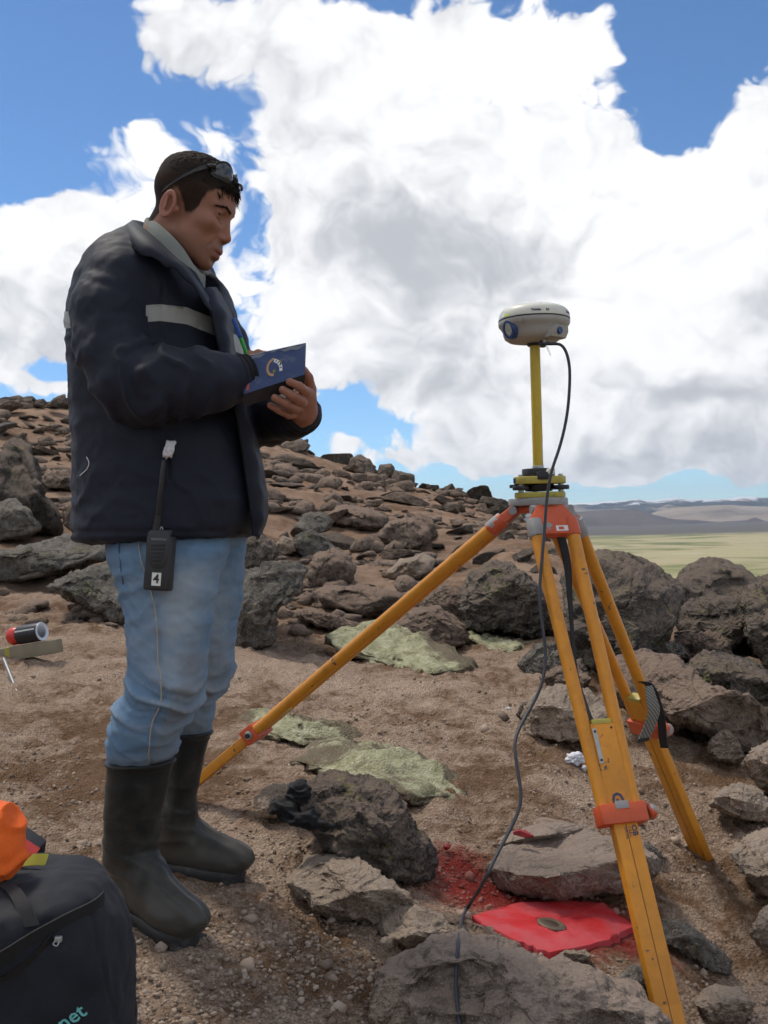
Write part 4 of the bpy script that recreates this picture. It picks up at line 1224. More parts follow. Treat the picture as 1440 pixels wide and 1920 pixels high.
        MB().lathe([(0, .010), (.012, .010), (.0175, .013), (.0185, .019), (.015, .026), (.008, .030), (0, .031)] if key != 'left' else [(0, -.004), (.010, -.004), (.0125, 0), (.011, .006), (0, .008)], kc, kd, 24).build('clamp_knob', M_ORG2 if key != 'left' else M_STEEL, cl)
        fr = nrm if nrm.dot(EYE - hinge) > 0 else -nrm
        if key == 'near':
            # steel strip, screws, maker's tab, lettering
            st = MB().box(Q(s_b + .052, -.023 if lat.x > 0 else .023, 0) + fr * .0145, (lat, ax, fr), (.0052, .040, .0010), .0008).build('steel_strip', M_STEEL, t)
            for q in (-.033, .033):
                c = Q(s_b + .052 + q, -.023 if lat.x > 0 else .023, 0) + fr * .0155
                MB().cyl(c, c + fr * .002, .0030, seg=10).build('screw', M_BLACK, st)
            c = Q(s_b + .012, .020 if lat.x > 0 else -.020, 0) + fr * .0135
            MB().cyl(c, c + fr * .0016, .0028, seg=10).build('screw', M_BLACK, t)
            MB().box(Q(s_c - .017, -.003, 0) + fr * .0235, (lat, ax, fr), (.016, .0085, .0012), .0006).build('maker_tab', M_ALU, cl)
            rx = lat if lat.x > 0 else -lat
            text_mb('G', .036, Q(s_c - .033, 0, 0) + fr * .0142 - rx * .006, ax, rx, bold=.0012).build('letter', M_INK, t, smooth=False)
            text_mb('OB', .017, Q(s_c + .038, 0, 0) + fr * .0139 + rx * .017, ax, rx, bold=.0004).build('letters', M_INK, t, smooth=False)
            text_mb('I S.E.L.', .0085, Q(s_c + .042, 0, 0) + fr * .0139 + rx * .006, ax, rx).build('letters', M_INK, t, smooth=False)
            text_mb('ORTAL', .0085, Q(s_c + .042, 0, 0) + fr * .0139 - rx * .003, ax, rx).build('letters', M_INK, t, smooth=False)
            # paper sticker on the bracket
            sx = Q(.058, .018 if lat.x > 0 else -.018, 0) + fr * .0135
            s1 = MB().box(sx, (rx, ax, fr), (.017, .0075, .0004)).build('sticker', M_PAPER, b)
            MB().box(sx + fr * .0006 - rx * .003, (rx, ax, fr), (.007, .004, .0003)).build('sticker_mark', M_ORG2, s1)
            # dark strap hanging behind the two tubes
            top = Vector((HC.x, HC.y, zpx(1000))) + Vector((.05, -.015, 0))
            path = [top, pt(1064, 1060, 2.66), pt(1069, 1130, 2.62), pt(1074, 1200, 2.58), pt(1081, 1270, 2.52), pt(1103, 1346, 2.42), pt(1112, 1362, 2.40)]
            path = spline(path, 6)
            MB().ribbon(path, [Vector((.024 - .014 * math.sin(math.pi * i / (len(path) - 1)) ** 2, .012, 0)) for i in range(len(path))], .0025).build('carrying_strap', M_WEB, t)
        if key == 'right':
            rl = lat if lat.x > 0 else -lat
            # grey herringbone strap looped over the leg, with a dark back and a loose tail
            p = [pt(1199, 1278, 2.80), pt(1216, 1283, 2.78), pt(1230, 1310, 2.78), pt(1240, 1350, 2.79), pt(1243, 1385, 2.82), pt(1246, 1402, 2.84)]
            MB().ribbon(spline(p, 6), Vector((.016, -.02, .004)), .003).build('strap_back', M_WEB, t)
            p = [pt(1216, 1286, 2.74), pt(1222, 1312, 2.73), pt(1226, 1335, 2.73), pt(1218, 1360, 2.74), pt(1207, 1386, 2.755)]
            sp_ = spline(p, 6)
            MB().ribbon(sp_, [Vector((.020 + .012 * min(1, i / 8), .004, .002)) for i in range(len(sp_))], .003).build('strap_webbing', webbing(), t)
            p = [pt(1207, 1384, 2.752), pt(1205, 1391, 2.752)]
            MB().ribbon(p, Vector((.031, .004, .004)), .0045).build('strap_end', M_BLACK, t)
    return t
def webbing():
    ma, nt, bs = new_mat('grey_herringbone_webbing')
    g = NT(nt)
    w = N(nt, 'ShaderNodeTexWave', wave_type='BANDS', bands_direction='DIAGONAL')
    w.inputs['Scale'].default_value = 60; w.inputs['Distortion'].default_value = 1.5
    L(nt, g.coord('Object'), w.inputs['Vector'])
    L(nt, g.mix(w.outputs['Fac'], (0.10, 0.10, 0.09), (0.27, 0.27, 0.235)), bs.inputs['Base Color'])
    bs.inputs['Roughness'].default_value = .9
    return ma
TRIPOD = build_tripod()

# ---------------------------------------------------------------- tribrach on the tripod head
def build_tribrach():
    t = empty('tribrach', (HC.x, HC.y, zpx(934)), 'yellow and black levelling tribrach screwed on the tripod head', 'tribrach')
    a0 = rad(-28)
    cs = [Vector((math.cos(a0 + 2 * math.pi * k / 3), math.sin(a0 + 2 * math.pi * k / 3), 0)) for k in range(3)]
    ang = [math.atan2(c.y, c.x) for c in cs]
    def poly(r0, r1, sh): 
        n = 72; out = []
        for i in range(n):
            a = 2 * math.pi * i / n
            r = r0 + (r1 - r0) * max(max(0, math.cos(a - q)) ** sh for q in ang)
            out.append((r * math.cos(a), r * math.sin(a)))
        return out
    XY = ((1, 0, 0), (0, 1, 0), (0, 0, 1))
    mid = lambda a, b: (HC.x, HC.y, (zpx(a) + zpx(b)) / 2)
    MB().prism(poly(.052, .070, 3), mid(923, 933.5), XY, zpx(923) - zpx(933.5), .002).build('base_plate', M_TRIBY, t)
    MB().prism(poly(.050, .072, 3), mid(894, 908), XY, zpx(894) - zpx(908), .003).build('top_plate', M_TRIBY, t)
    MB().cyl(mid(908, 908), mid(921, 921), .040, .036, 32, .002).build('spring_drum', M_BLACK, t)
    MB().cyl((HC.x, HC.y, zpx(897)), (HC.x, HC.y, zpx(879)), .0425, .0425, 40, .002).build('upper_drum', M_BLACK, t)
    MB().box(Vector(mid(890, 897)) + Vector((.006, -.046, 0)), XY, (.017, .012, .010), .002).build('lock_housing', M_BLACK, t)
    c = Vector(mid(888, 888)) + Vector((.022, -.045, .002))
    MB().cyl(c, c + Vector((.002, -.014, 0)), .0095, .0088, 18, .0015).build('lock_knob', M_CREAM, t)
    for cdir in cs:
        p = Vector((HC.x, HC.y, 0)) + cdir * .060
        kn = MB().cyl((p.x, p.y, zpx(919)), (p.x, p.y, zpx(911)), .0215, .0215, 28, .002).build('foot_screw', M_BLACK, t)
        MB().cyl((p.x, p.y, zpx(923.5)), (p.x, p.y, zpx(907)), .007, seg=14).build('screw_stem', M_STEEL, kn)
        MB().cyl((p.x, p.y, zpx(894)), (p.x, p.y, zpx(890)), .0058, seg=14, round_=.001).build('screw_cap', M_STEEL, kn)
    MB().box(Vector(mid(911, 911)) + Vector((-.063, -.012, 0)), XY, (.014, .008, .0042), .001).build('lock_lever', M_BLACK, t)
    c = Vector(mid(901, 901)) + Vector((-.0655, -.028, 0))
    MB().cyl(c + Vector((0, 0, -.006)), c + Vector((0, 0, .006)), .004, seg=12).build('level_vial', M_BLUE, t)
build_tribrach()

# ---------------------------------------------------------------- yellow pole between tribrach and receiver
POLE_TOP = zpx(648)
def build_pole():
    t = empty('extension_pole', (HC.x, HC.y, zpx(879)), 'yellow round pole rising from the tribrach to the receiver', 'pole')
    MB().cyl((HC.x, HC.y, zpx(874)), (HC.x, HC.y, POLE_TOP), .0135, seg=32).build('tube', M_POLE, t)
    MB().cyl((HC.x, HC.y, zpx(880)), (HC.x, HC.y, zpx(873)), .0150, seg=32, round_=.001).build('collar', M_STEEL, t)
    # curved white label
    ring = []
    for z in (zpx(866), zpx(830)):
        ring.append([(HC.x + .0137 * math.cos(a), HC.y + .0137 * math.sin(a), z) for a in np.linspace(rad(-42), rad(-5), 8)])
    mb = MB(); mb.loft(ring, cap=False, closed=False); mb.build('label', M_PAPER, t)
build_pole()

# ---------------------------------------------------------------- satellite receiver
def build_receiver():
    c0 = Vector((HC.x, HC.y, zpx(600)))
    t = empty('satellite_receiver', (HC.x, HC.y, POLE_TOP), 'disc-shaped cream and grey satellite survey receiver on the yellow pole', 'receiver')
    R = .0935
    rib = lambda a, h: 1 + .010 * sum(math.exp(-((((a - q + math.pi) % (2 * math.pi)) - math.pi) / .07) ** 2) for q in [rad(x) for x in (-130, -62, -10, 50, 110, 170)])
    MB().lathe([(.001, .0370), (.030, .0365), (.055, .0348), (.070, .0318), (.0800, .0275), (.0868, .0220), (.0905, .0140), (.0925, .0015), (.0920, 0), (.05, 0)], c0, seg=96, fn=rib).build('dome', M_CREAM, t)
    MB().lathe([(.0900, .0004), (.0932, -.0002), (.0932, -.0030), (.09, -.0034)], c0, seg=96).build('seam', M_BLACK, t)
    def lob(a, h):
        # the housing is squarer low down and swells at the battery doors
        k = min(1, max(0, (-h - .008) / .04))
        return 1 + k * (.05 * math.cos(3 * (a - rad(-75))) + .05 * math.exp(-((((a - rad(-150) + math.pi) % (2 * math.pi)) - math.pi) / .5) ** 2) + .05 * math.exp(-((((a - rad(-40) + math.pi) % (2 * math.pi)) - math.pi) / .35) ** 2))
    MB().lathe([(.05, -.0036), (.0925, -.0036), (.0935, -.009), (.0915, -.016), (.0850, -.023), (.0800, -.030), (.0775, -.040), (.0730, -.049), (.062, -.0565), (.040, -.060), (.0135, -.062)], c0, seg=96, fn=lob).build('lower_housing', M_GREYP, t)
    # blue eye-shaped display bezel on the left
    d = Vector((math.cos(rad(-148)), math.sin(rad(-148)), 0)); s = Vector((-d.y, d.x, 0)); u = (UP * .97 + d * .22).normalized()
    bc = c0 + d * .0800 + Vector((0, 0, -.030))
    n_ = s.cross(u).normalized()
    if n_.dot(d) < 0: n_ = -n_
    def oval(rx, rz, dep, cc): return [cc + s * (rx * math.cos(k)) + u * (rz * math.sin(k)) + n_ * dep for k in [2 * math.pi * i / 32 for i in range(32)]]
    bz = MB().loft([oval(.026, .0270, -.016, bc), oval(.0245, .0262, .002, bc), oval(.0205, .0235, .0085, bc), oval(.0150, .0180, .0090, bc), oval(.0140, .0168, .006, bc)]).build('display_bezel', M_BLUE, t)
    MB().loft([oval(.0142, .017, .0060, bc), oval(.0120, .0150, .0076, bc)]).build('display_panel', M_GREYP, bz)
    for q, colr in ((-.004, (0.8, 0.6, 0.05)), (.003, (0.1, 0.6, 0.1))):
        cc = bc + s * q + n_ * .0078 + u * .001
        MB().cyl(cc, cc + n_ * .0008, .0016, seg=10).build('indicator_lamp', plain('indicator', colr, .4), bz)
    # battery door with the round blue knob on the right
    d = Vector((math.cos(rad(-47)), math.sin(rad(-47)), 0)); s = Vector((-d.y, d.x, 0))
    dc = c0 + d * .0750 + Vector((0, 0, -.0400))
    u = (UP + d * .25).normalized(); n_ = d
    door = MB().loft([[dc + s * x + u * y + n_ * k for x, y in ((-.034 * f, -.017 * f), (.030 * f, -.017 * f), (.036 * f, .000), (.030 * f, .015 * f), (-.020 * f, .015 * f), (-.034 * f, .004))] for f, k in ((1.04, -.01), (1, .006), (.93, .009))]).build('battery_door', M_GREYP, t)
    kc = dc + s * (-.004) + n_ * .009
    MB().lathe([(0, -.002), (.0095, -.002), (.0095, .003), (.0080, .0045), (0, .0040)], kc, n_, 28).build('door_knob', M_BLUE, door)
    # underside plate, clamp and safety pin with its wire
    MB().cyl(c0 + Vector((0, 0, -.0605)), c0 + Vector((0, 0, -.0680)), .022, .019, 28).build('mount_boss', M_BLACK, t)
    cl = c0 + Vector((.016, -.030, -.060))
    pin = MB().cyl(cl, cl + Vector((0, -.002, -.016)), .0075, seg=16).cyl(cl + Vector((.004, -.004, -.010)), cl + Vector((.016, -.010, -.006)), .0028, seg=10).build('quick_release', M_BLACK, t)
    MB().cyl(cl + Vector((.002, -.012, .002)), cl + Vector((.002, -.010, -.010)), .0042, seg=12, round_=.001).cyl(cl + Vector((.006, -.012, -.003)), cl + Vector((.014, -.014, -.001)), .003, .0042, seg=12).build('pin', M_STEEL, pin)
    w = [cl + Vector(v) for v in ((.004, -.012, -.010), (.009, -.012, -.022), (.015, -.011, -.036), (.0175, -.011, -.040), (.0178, -.011, -.036), (.012, -.012, -.022), (.006, -.012, -.010))]
    MB().tube(spline(w, 6), .0005, 6).build('pin_wire', M_STEEL, pin)
    # maker's lettering on the rim, bent round the dome
    def bend_at(a0, z0, rr):
        def f(x, y, z):
            a = a0 + x / rr
            k = rr + .0008 + z - y * .17
            return (c0.x + k * math.cos(a), c0.y + k * math.sin(a), c0.z + z0 + y)
        return f
    text_mb('Trimble', .0078, (0, 0, 0), (1, 0, 0), (0, 1, 0), bend=bend_at(rad(-95), .0098, .0917), bold=.0003).build('lettering', M_INK, t, smooth=False)
    text_mb('Trimble', .0078, (0, 0, 0), (1, 0, 0), (0, 1, 0), bend=bend_at(rad(-28), .0098, .0917), bold=.0003).build('lettering', M_INK, t, smooth=False)
    def patch(a0, a1, z0, z1, r0, r1, name, mat):
        rr = [[(c0.x + r * math.cos(a), c0.y + r * math.sin(a), c0.z + z) for a in np.linspace(rad(a0), rad(a1), 8)] for z, r in ((z0, r0), (z1, r1))]
        m_ = MB(); m_.loft(rr, cap=False, closed=False); return m_.build(name, mat, t)
    bd = patch(-79, -73.5, .0068, .0128, .0922, .0912, 'badge', M_INK)
    text_mb('R6', .0048, (0, 0, 0), (1, 0, 0), (0, 1, 0), bend=bend_at(rad(-76.2), .0098, .0921)).build('badge_number', M_PAPER, bd, smooth=False)
    st = patch(-152, -142, .0020, .0135, .0936, .0896, 'sticker', plain('lime_sticker', (0.45, 0.62, 0.06), .6))
    patch(-160, -153, .0020, .0120, .0936, .0902, 'white_sticker', M_PAPER)
    for a in (-122, -60):
        dd = Vector((math.cos(rad(a)), math.sin(rad(a)), 0))
        MB().cyl(c0 + dd * .088 + Vector((0, 0, -.012)), c0 + dd * .0938 + Vector((0, 0, -.0135)), .0042, seg=14).build('housing_screw', M_GREYP, t)
build_receiver()

# ---------------------------------------------------------------- implicit surfaces for bodies and clothes
def smin(a, b, k):
    h = np.clip(0.5 + 0.5 * (b - a) / k, 0, 1)
    return b * (1 - h) + a * h - k * h * (1 - h)
def smax(a, b, k): return -smin(-a, -b, k)
def sd_cone(P, a, b, ra, rb):
    """Tapered capsule."""
    a = np.asarray(a, np.float32); b = np.asarray(b, np.float32)
    ba = b - a
    t = np.clip(((P - a) @ ba) / (ba @ ba), 0, 1)
    d = P - a - t[:, None] * ba
    return np.sqrt((d * d).sum(1)) - (ra + (rb - ra) * t)
def sd_ell(P, c, r, M=None):
    q = P - np.asarray(c, np.float32)
    if M is not None: q = q @ M
    r = np.asarray(r, np.float32)
    k0 = np.sqrt(((q / r) ** 2).sum(1)); k1 = np.sqrt(((q / (r * r)) ** 2).sum(1)) + 1e-9
    return k0 * (k0 - 1.0) / k1
def chain(P, pts, k=None):
    d = None
    for (a, ra), (b, rb) in zip(pts[:-1], pts[1:]):
        e = sd_cone(P, a, b, ra, rb)
        d = e if d is None else (np.minimum(d, e) if k is None else smin(d, e, k))
    return d
def stack(P, rows, n=2.3, capk=0.02):
    """Column given by rows (z, centre x, centre y, half x, half y), elliptic at every height."""
    R = np.array(sorted(rows), float)
    z = P[:, 2]
    cx, cy, hx, hy = [np.interp(z, R[:, 0], R[:, k]) for k in (1, 2, 3, 4)]
    q = (np.abs((P[:, 0] - cx) / hx) ** n + np.abs((P[:, 1] - cy) / hy) ** n) ** (1.0 / n)
    d = (q - 1) * np.minimum(hx, hy)
    d = smax(d, R[0, 0] - z, capk); d = smax(d, z - R[-1, 0], capk)
    return d
def nets(fn, lo, hi, h):
    """Mesh of the zero level of fn inside the box."""
    lo = np.asarray(lo, float); hi = np.asarray(hi, float)
    n = np.ceil((hi - lo) / h).astype(int) + 1
    ax = [lo[i] + h * np.arange(n[i]) for i in range(3)]
    G = np.empty(n, np.float32)
    Yg, Zg = np.meshgrid(ax[1], ax[2], indexing='ij')
    st = max(1, 400000 // (n[1] * n[2]))
    for i in range(0, n[0], st):
        xs = ax[0][i:i + st]
        P = np.empty((len(xs), n[1], n[2], 3), np.float32)
        P[..., 0] = xs[:, None, None]; P[..., 1] = Yg; P[..., 2] = Zg
        G[i:i + st] = fn(P.reshape(-1, 3)).reshape(len(xs), n[1], n[2])
    ins = G < 0
    c = np.zeros(tuple(n - 1), np.int8)
    for dx in (0, 1):
        for dy in (0, 1):
            for dz in (0, 1):
                c += ins[dx:n[0] - 1 + dx, dy:n[1] - 1 + dy, dz:n[2] - 1 + dz]
    act = (c > 0) & (c < 8)
    I = np.argwhere(act)
    ids = np.full(tuple(n - 1), -1, np.int64); ids[act] = np.arange(len(I))
    acc = np.zeros((len(I), 3)); cnt = np.zeros(len(I))
    for axn in range(3):
        o1, o2 = [k for k in range(3) if k != axn]
        for u in (0, 1):
            for v in (0, 1):
                a = I.copy(); a[:, o1] += u; a[:, o2] += v
                b = a.copy(); b[:, axn] += 1
                ga = G[a[:, 0], a[:, 1], a[:, 2]]; gb = G[b[:, 0], b[:, 1], b[:, 2]]
                cr = (ga < 0) != (gb < 0)
                t = np.where(cr, ga / np.where(np.abs(ga - gb) < 1e-12, 1, ga - gb), 0)
                p = a.astype(float); p[:, axn] += t
                acc[cr] += p[cr]; cnt[cr] += 1
    V = lo + h * acc / cnt[:, None]
    quads = []
    for axn in range(3):
        o1, o2 = (axn + 1) % 3, (axn + 2) % 3
        sl = [slice(None)] * 3; sl2 = [slice(None)] * 3
        sl[axn] = slice(0, n[axn] - 1); sl2[axn] = slice(1, n[axn])
        for o in (o1, o2): sl[o] = slice(1, n[o] - 1); sl2[o] = slice(1, n[o] - 1)
        A = ins[tuple(sl)]; B = ins[tuple(sl2)]
        for flip, mask in ((False, A & ~B), (True, ~A & B)):
            e = np.argwhere(mask)
            if not len(e): continue
            for o in (o1, o2): e[:, o] += 1
            q = []
            for (u, v) in ((0, 0), (1, 0), (1, 1), (0, 1)):
                k = e.copy(); k[:, o1] -= u; k[:, o2] -= v
                q.append(ids[k[:, 0], k[:, 1], k[:, 2]])
            q = np.stack(q, -1)
            if flip: q = q[:, ::-1]
            quads.append(q)
    Q = np.concatenate(quads); Q = Q[(Q >= 0).all(1)]
    return V, Q
def relax(V, Q, it=2, lam=0.5):
    for _ in range(it):
        acc = np.zeros_like(V); cnt = np.zeros(len(V))
        for k in range(4):
            np.add.at(acc, Q[:, k], V[Q[:, (k + 1) % 4]] + V[Q[:, (k + 3) % 4]]); np.add.at(cnt, Q[:, k], 2)
        V = V + lam * (acc / np.maximum(cnt, 1)[:, None] - V)
    return V
def normals(V, Q):
    fn = np.cross(V[Q[:, 2]] - V[Q[:, 0]], V[Q[:, 3]] - V[Q[:, 1]])
    n = np.zeros_like(V)
    for k in range(4): np.add.at(n, Q[:, k], fn)
    return n / (np.linalg.norm(n, axis=1)[:, None] + 1e-12)
def a3(px, py, Y): return np.array(pt(px, py, Y), float)
def px_of(V):
    """Photograph pixel of each place (used to find seams and bands on a surface)."""
    d = V - np.array(EYE)
    x, u, f = d @ np.array(_R), d @ np.array(_U), d @ np.array(_F)
    return CX + F_PX * x / f, CY - F_PX * u / f

# ---------------------------------------------------------------- materials of the person
def skin_mat():
    ma, nt, bs = new_mat('skin')
    g = NT(nt); P = g.coord('Object')
    c = g.mix(g.noise(18.0, 5, .6, P), (0.235, 0.104, 0.064), (0.345, 0.166, 0.106))
    c = g.mix(g.math('MULTIPLY', g.attr('flush'), 0.55), c, (0.37, 0.140, 0.095))
    c = g.mix(g.math('MULTIPLY', g.attr('beard'), g.math('MULTIPLY_ADD', g.noise(260.0, 3, .7, P), .6, .35)), c, (0.085, 0.062, 0.055))
    c = g.mix(g.math('MULTIPLY', g.attr('stubble'), g.math('MULTIPLY_ADD', g.noise(420.0, 3, .7, P), .3, .82), clamp=True), c, (0.027, 0.020, 0.016))
    c = g.mix(g.attr('lip'), c, (0.25, 0.085, 0.068))
    L(nt, c, bs.inputs['Base Color'])
    bs.inputs['Roughness'].default_value = 0.60
    L(nt, g.math('MULTIPLY_ADD', g.attr('stubble'), -0.42, 0.45), bs.inputs['Specular IOR Level'])
    bs.inputs['Subsurface Weight'].default_value = 0.04
    bs.inputs['Subsurface Radius'].default_value = (0.012, 0.005, 0.003)
    bs.inputs['Subsurface Scale'].default_value = 0.6
    g.bump(bs, g.noise(500.0, 3, .7, P), .12, .001)
    return ma
def cloth_mat(name, lo, hi, rough, bscale, bstr, wave=None, dirt=None, attr_fade=None):
    ma, nt, bs = new_mat(name)
    g = NT(nt); P = g.coord('Object')
    c = g.mix(g.noise(9.0, 6, .65, P), lo, hi)
    if attr_fade: c = g.mix(g.math('MULTIPLY', g.attr('fade'), attr_fade[1]), c, attr_fade[0])
    if dirt: c = g.mix(g.math('MULTIPLY', g.ramp(g.math('ADD', g.attr('dirt'), g.math('MULTIPLY_ADD', g.noise(14.0, 6, .7, P), 1.2, -.6)), [(.3, 0.0), (.75, 1.0)]), dirt[1]), c, dirt[0])
    fine = g.noise(bscale, 3, .7, P)
    c = g.mix(.35, c, g.mix(fine, tuple(x * .55 for x in lo), tuple(x * 1.45 for x in hi)))
    L(nt, c, bs.inputs['Base Color'])
    bs.inputs['Roughness'].default_value = rough
    bs.inputs['Specular IOR Level'].default_value = .28
    bs.inputs['Sheen Weight'].default_value = .03
    g.bump(bs, fine, bstr, .0015)
    return ma
M_SKIN = skin_mat()
M_JACKET = cloth_mat('navy_nylon', (0.0070, 0.0090, 0.0185), (0.0125, 0.0155, 0.0285), .66, 420.0, .22)
M_RIBCUFF = cloth_mat('black_rib_knit', (0.010, 0.010, 0.012), (0.018, 0.018, 0.021), .9, 300.0, .5)
M_DENIM = cloth_mat('blue_denim', (0.075, 0.150, 0.250), (0.170, 0.262, 0.365), .9, 520.0, .35, dirt=((0.215, 0.185, 0.15), .55), attr_fade=((0.42, 0.45, 0.46), .85))
M_STITCH = plain('denim_seam', (0.42, 0.36, 0.27), .9, 0, .2, 300)
M_DARKSEAM = plain('dark_denim_seam', (0.05, 0.10, 0.19), .9, 0, .2, 300)  # darker blue of the pocket seams
M_SWEATER = cloth_mat('grey_wool_rib', (0.155, 0.165, 0.150), (0.26, 0.272, 0.248), .95, 260.0, .8)
M_REFLECT = plain('grey_reflective_band', (0.29, 0.29, 0.265), .55, 0, .12, 90, .2, 300)
M_RUBBER = cloth_mat('black_rubber', (0.012, 0.013, 0.013), (0.020, 0.021, 0.020), .42, 160.0, .16, dirt=((0.16, 0.145, 0.12), .50))
M_SOLE = plain('boot_sole', (0.030, 0.031, 0.031), .6, 0, .2, 60, dirt=(0.16, 0.13, 0.10), dirt_amt=.6)
M_HAIR = plain('black_brown_hair', (0.0240, 0.0180, 0.0145), .9, 0, .35, 200, spec=.2)
M_EYE_SHADED = plain('shaded_eye_white', (0.055, 0.04, 0.036), .7, 0, .05)  # eyeball colour darkened to hold the shade between the lids
M_IRIS = plain('dark_iris', (0.012, 0.007, 0.005), .5, 0, .1)

YB = 2.27
PERSON = empty('person', (pt(300, 1760, YB).x, YB, 0.06), 'man in dark padded jacket, light jeans and black rubber boots writing in a notebook', 'person')

# ---------------------------------------------------------------- head frame: forward, left, up
HY = 2.20
HK = pxm(HY)
H0 = a3(333, 392, HY)
_pt = rad(19.0); _yw = rad(-5.0)
HF = np.array([math.cos(_pt) * math.cos(_yw), math.cos(_pt) * math.sin(_yw), -math.sin(_pt)])
HU = np.array([math.sin(_pt) * math.cos(_yw), math.sin(_pt) * math.sin(_yw), math.cos(_pt)])
HL = np.cross(HU, HF)
HM = np.stack([HF, HL, HU], 1)                     # columns are the axes
def h2w(a, c, b): return H0 + HK * (HF * a + HL * c + HU * b)
def head_sdf(P):
    """P in head units (forward, left, up), one unit about 1.1 mm."""
    S = P.copy(); S[:, 1] = np.abs(S[:, 1])          # symmetric
    d = sd_ell(P, (22, 0, 41), (77, 67, 64))
    d = smin(d, sd_ell(P, (62, 0, 34), (38, 55, 36)), 14)               # forehead
    d = smin(d, sd_ell(P, (55, 0, -12), (46, 54, 56)), 16)              # mid face
    d = smin(d, sd_ell(P, (46, 0, -50), (44, 47, 34)), 16)              # jaw
    d = smin(d, sd_cone(S, (34, 42, -48), (76, 16, -78), 12, 14), 24)   # jaw line
    d = smin(d, sd_ell(P, (78, 0, -81), (15, 21, 14)), 10)            # chin
    d = smin(d, sd_ell(S, (76, 40, -14), (19, 15, 13)), 14)              # cheek bones
    d = smin(d, sd_ell(P, (75, 0, -52), (29, 31, 26)), 12)              # muzzle
    d = smin(d, sd_cone(S, (94, 8, 23), (80, 40, 20), 11, 9), 9)        # brow
    d = smax(d, -sd_ell(S, (99, 30, 3), (15, 17, 10)), 11)              # eye sockets
    d = smin(d, sd_ell(S, (79, 30, 6), (13.8, 15.5, 13.2)), 4)             # lids
    d = smax(d, -sd_ell(S, (95, 30, 5.5), (9, 12.5, 1.9)), 1.2)        # lid slit
    d = smin(d, sd_cone(S, (91, 24, 12.5), (84, 42, 9.5), 3.6, 3.0), 3)   # fold over the eye
    d = smin(d, sd_cone(P, (95, 0, 9), (105, 0, -25), 6.5, 8.5), 8)    # nose
    d = smin(d, sd_ell(P, (106, 0, -28), (9.5, 9, 8.5)), 4)
    d = smin(d, sd_ell(S, (98, 11.5, -31), (10, 7.5, 7)), 4)
    d = smax(d, -sd_ell(S, (102, 6.5, -38), (5, 4, 4)), 2)
    d = smax(d, -sd_cone(S, (96, 21, -35), (88, 29, -53), .8, 0.6), 6)   # fold beside the mouth
    d = smin(d, sd_ell(P, (95, 0, -53.5), (10.5, 22, 6.5)), 5)              # lips
    d = smin(d, sd_ell(P, (92, 0, -66), (11, 19, 7.0)), 5)
    d = smax(d, -sd_ell(P, (102, 0, -59.6), (13, 26, 0.7)), 1.5)
    d = smax(d, -sd_ell(P, (99, 0, -75.5), (8, 18, 3)), 6)
    # ears
    th = rad(14); R = np.array([[math.cos(th), -math.sin(th), 0], [math.sin(th), math.cos(th), 0], [0, 0, 1]], np.float32)
    ec = (6, 66, -10)
    e = sd_ell(S, ec, (15.5, 6.5, 25.5), R)
    e = smax(e, -sd_ell(S, (10, 75, -9), (10.5, 10.5, 19), R), 2)
    q = (S - np.array((6, 69, -10), np.float32)) @ R
    rr = np.sqrt((q[:, 0] / 1.0) ** 2 + (q[:, 2] / 1.65) ** 2 + 1e-6)
    rim = np.sqrt(((rr - 13.2) * 1.1) ** 2 + (q[:, 1] - 1.5) ** 2) - 3.3
    e = smin(e, rim, 3)
    e = smin(e, sd_cone(S, (0, 70, 8), (4, 71.5, -18), 2.4, 2.6), 2.5)
    e = smin(e, sd_ell(S, (22, 65, -14), (5, 6, 7)), 3)
    d = smin(d, e, 5)
    # neck
    d = smin(d, chain(P, [(np.array((8, 0, -8)), 46), (np.array((-4, 0, -80)), 48), (np.array((-30, 0, -165)), 64)]), 14)
    return d
HAIRLINE = [(-90, -42), (-60, -42), (-26, -46), (-16, -28), (-10, 4), (-2, 18), (12, 22), (26, 4), (34, -13), (44, -13), (54, -3), (60, 18), (66, 32), (78, 42), (90, 52), (130, 54)]
def hair_h(a): return np.interp(a, [p[0] for p in HAIRLINE], [p[1] for p in HAIRLINE])
def hair_top(L_):
    """1 on the longer hair of the crown, 0 on the cropped sides."""
    return sstep(40, 82, L_[:, 2] + 0.22 * np.abs(L_[:, 0] - 30) * 0 + 0.10 * L_[:, 0] - 0.10 * np.abs(L_[:, 1]))

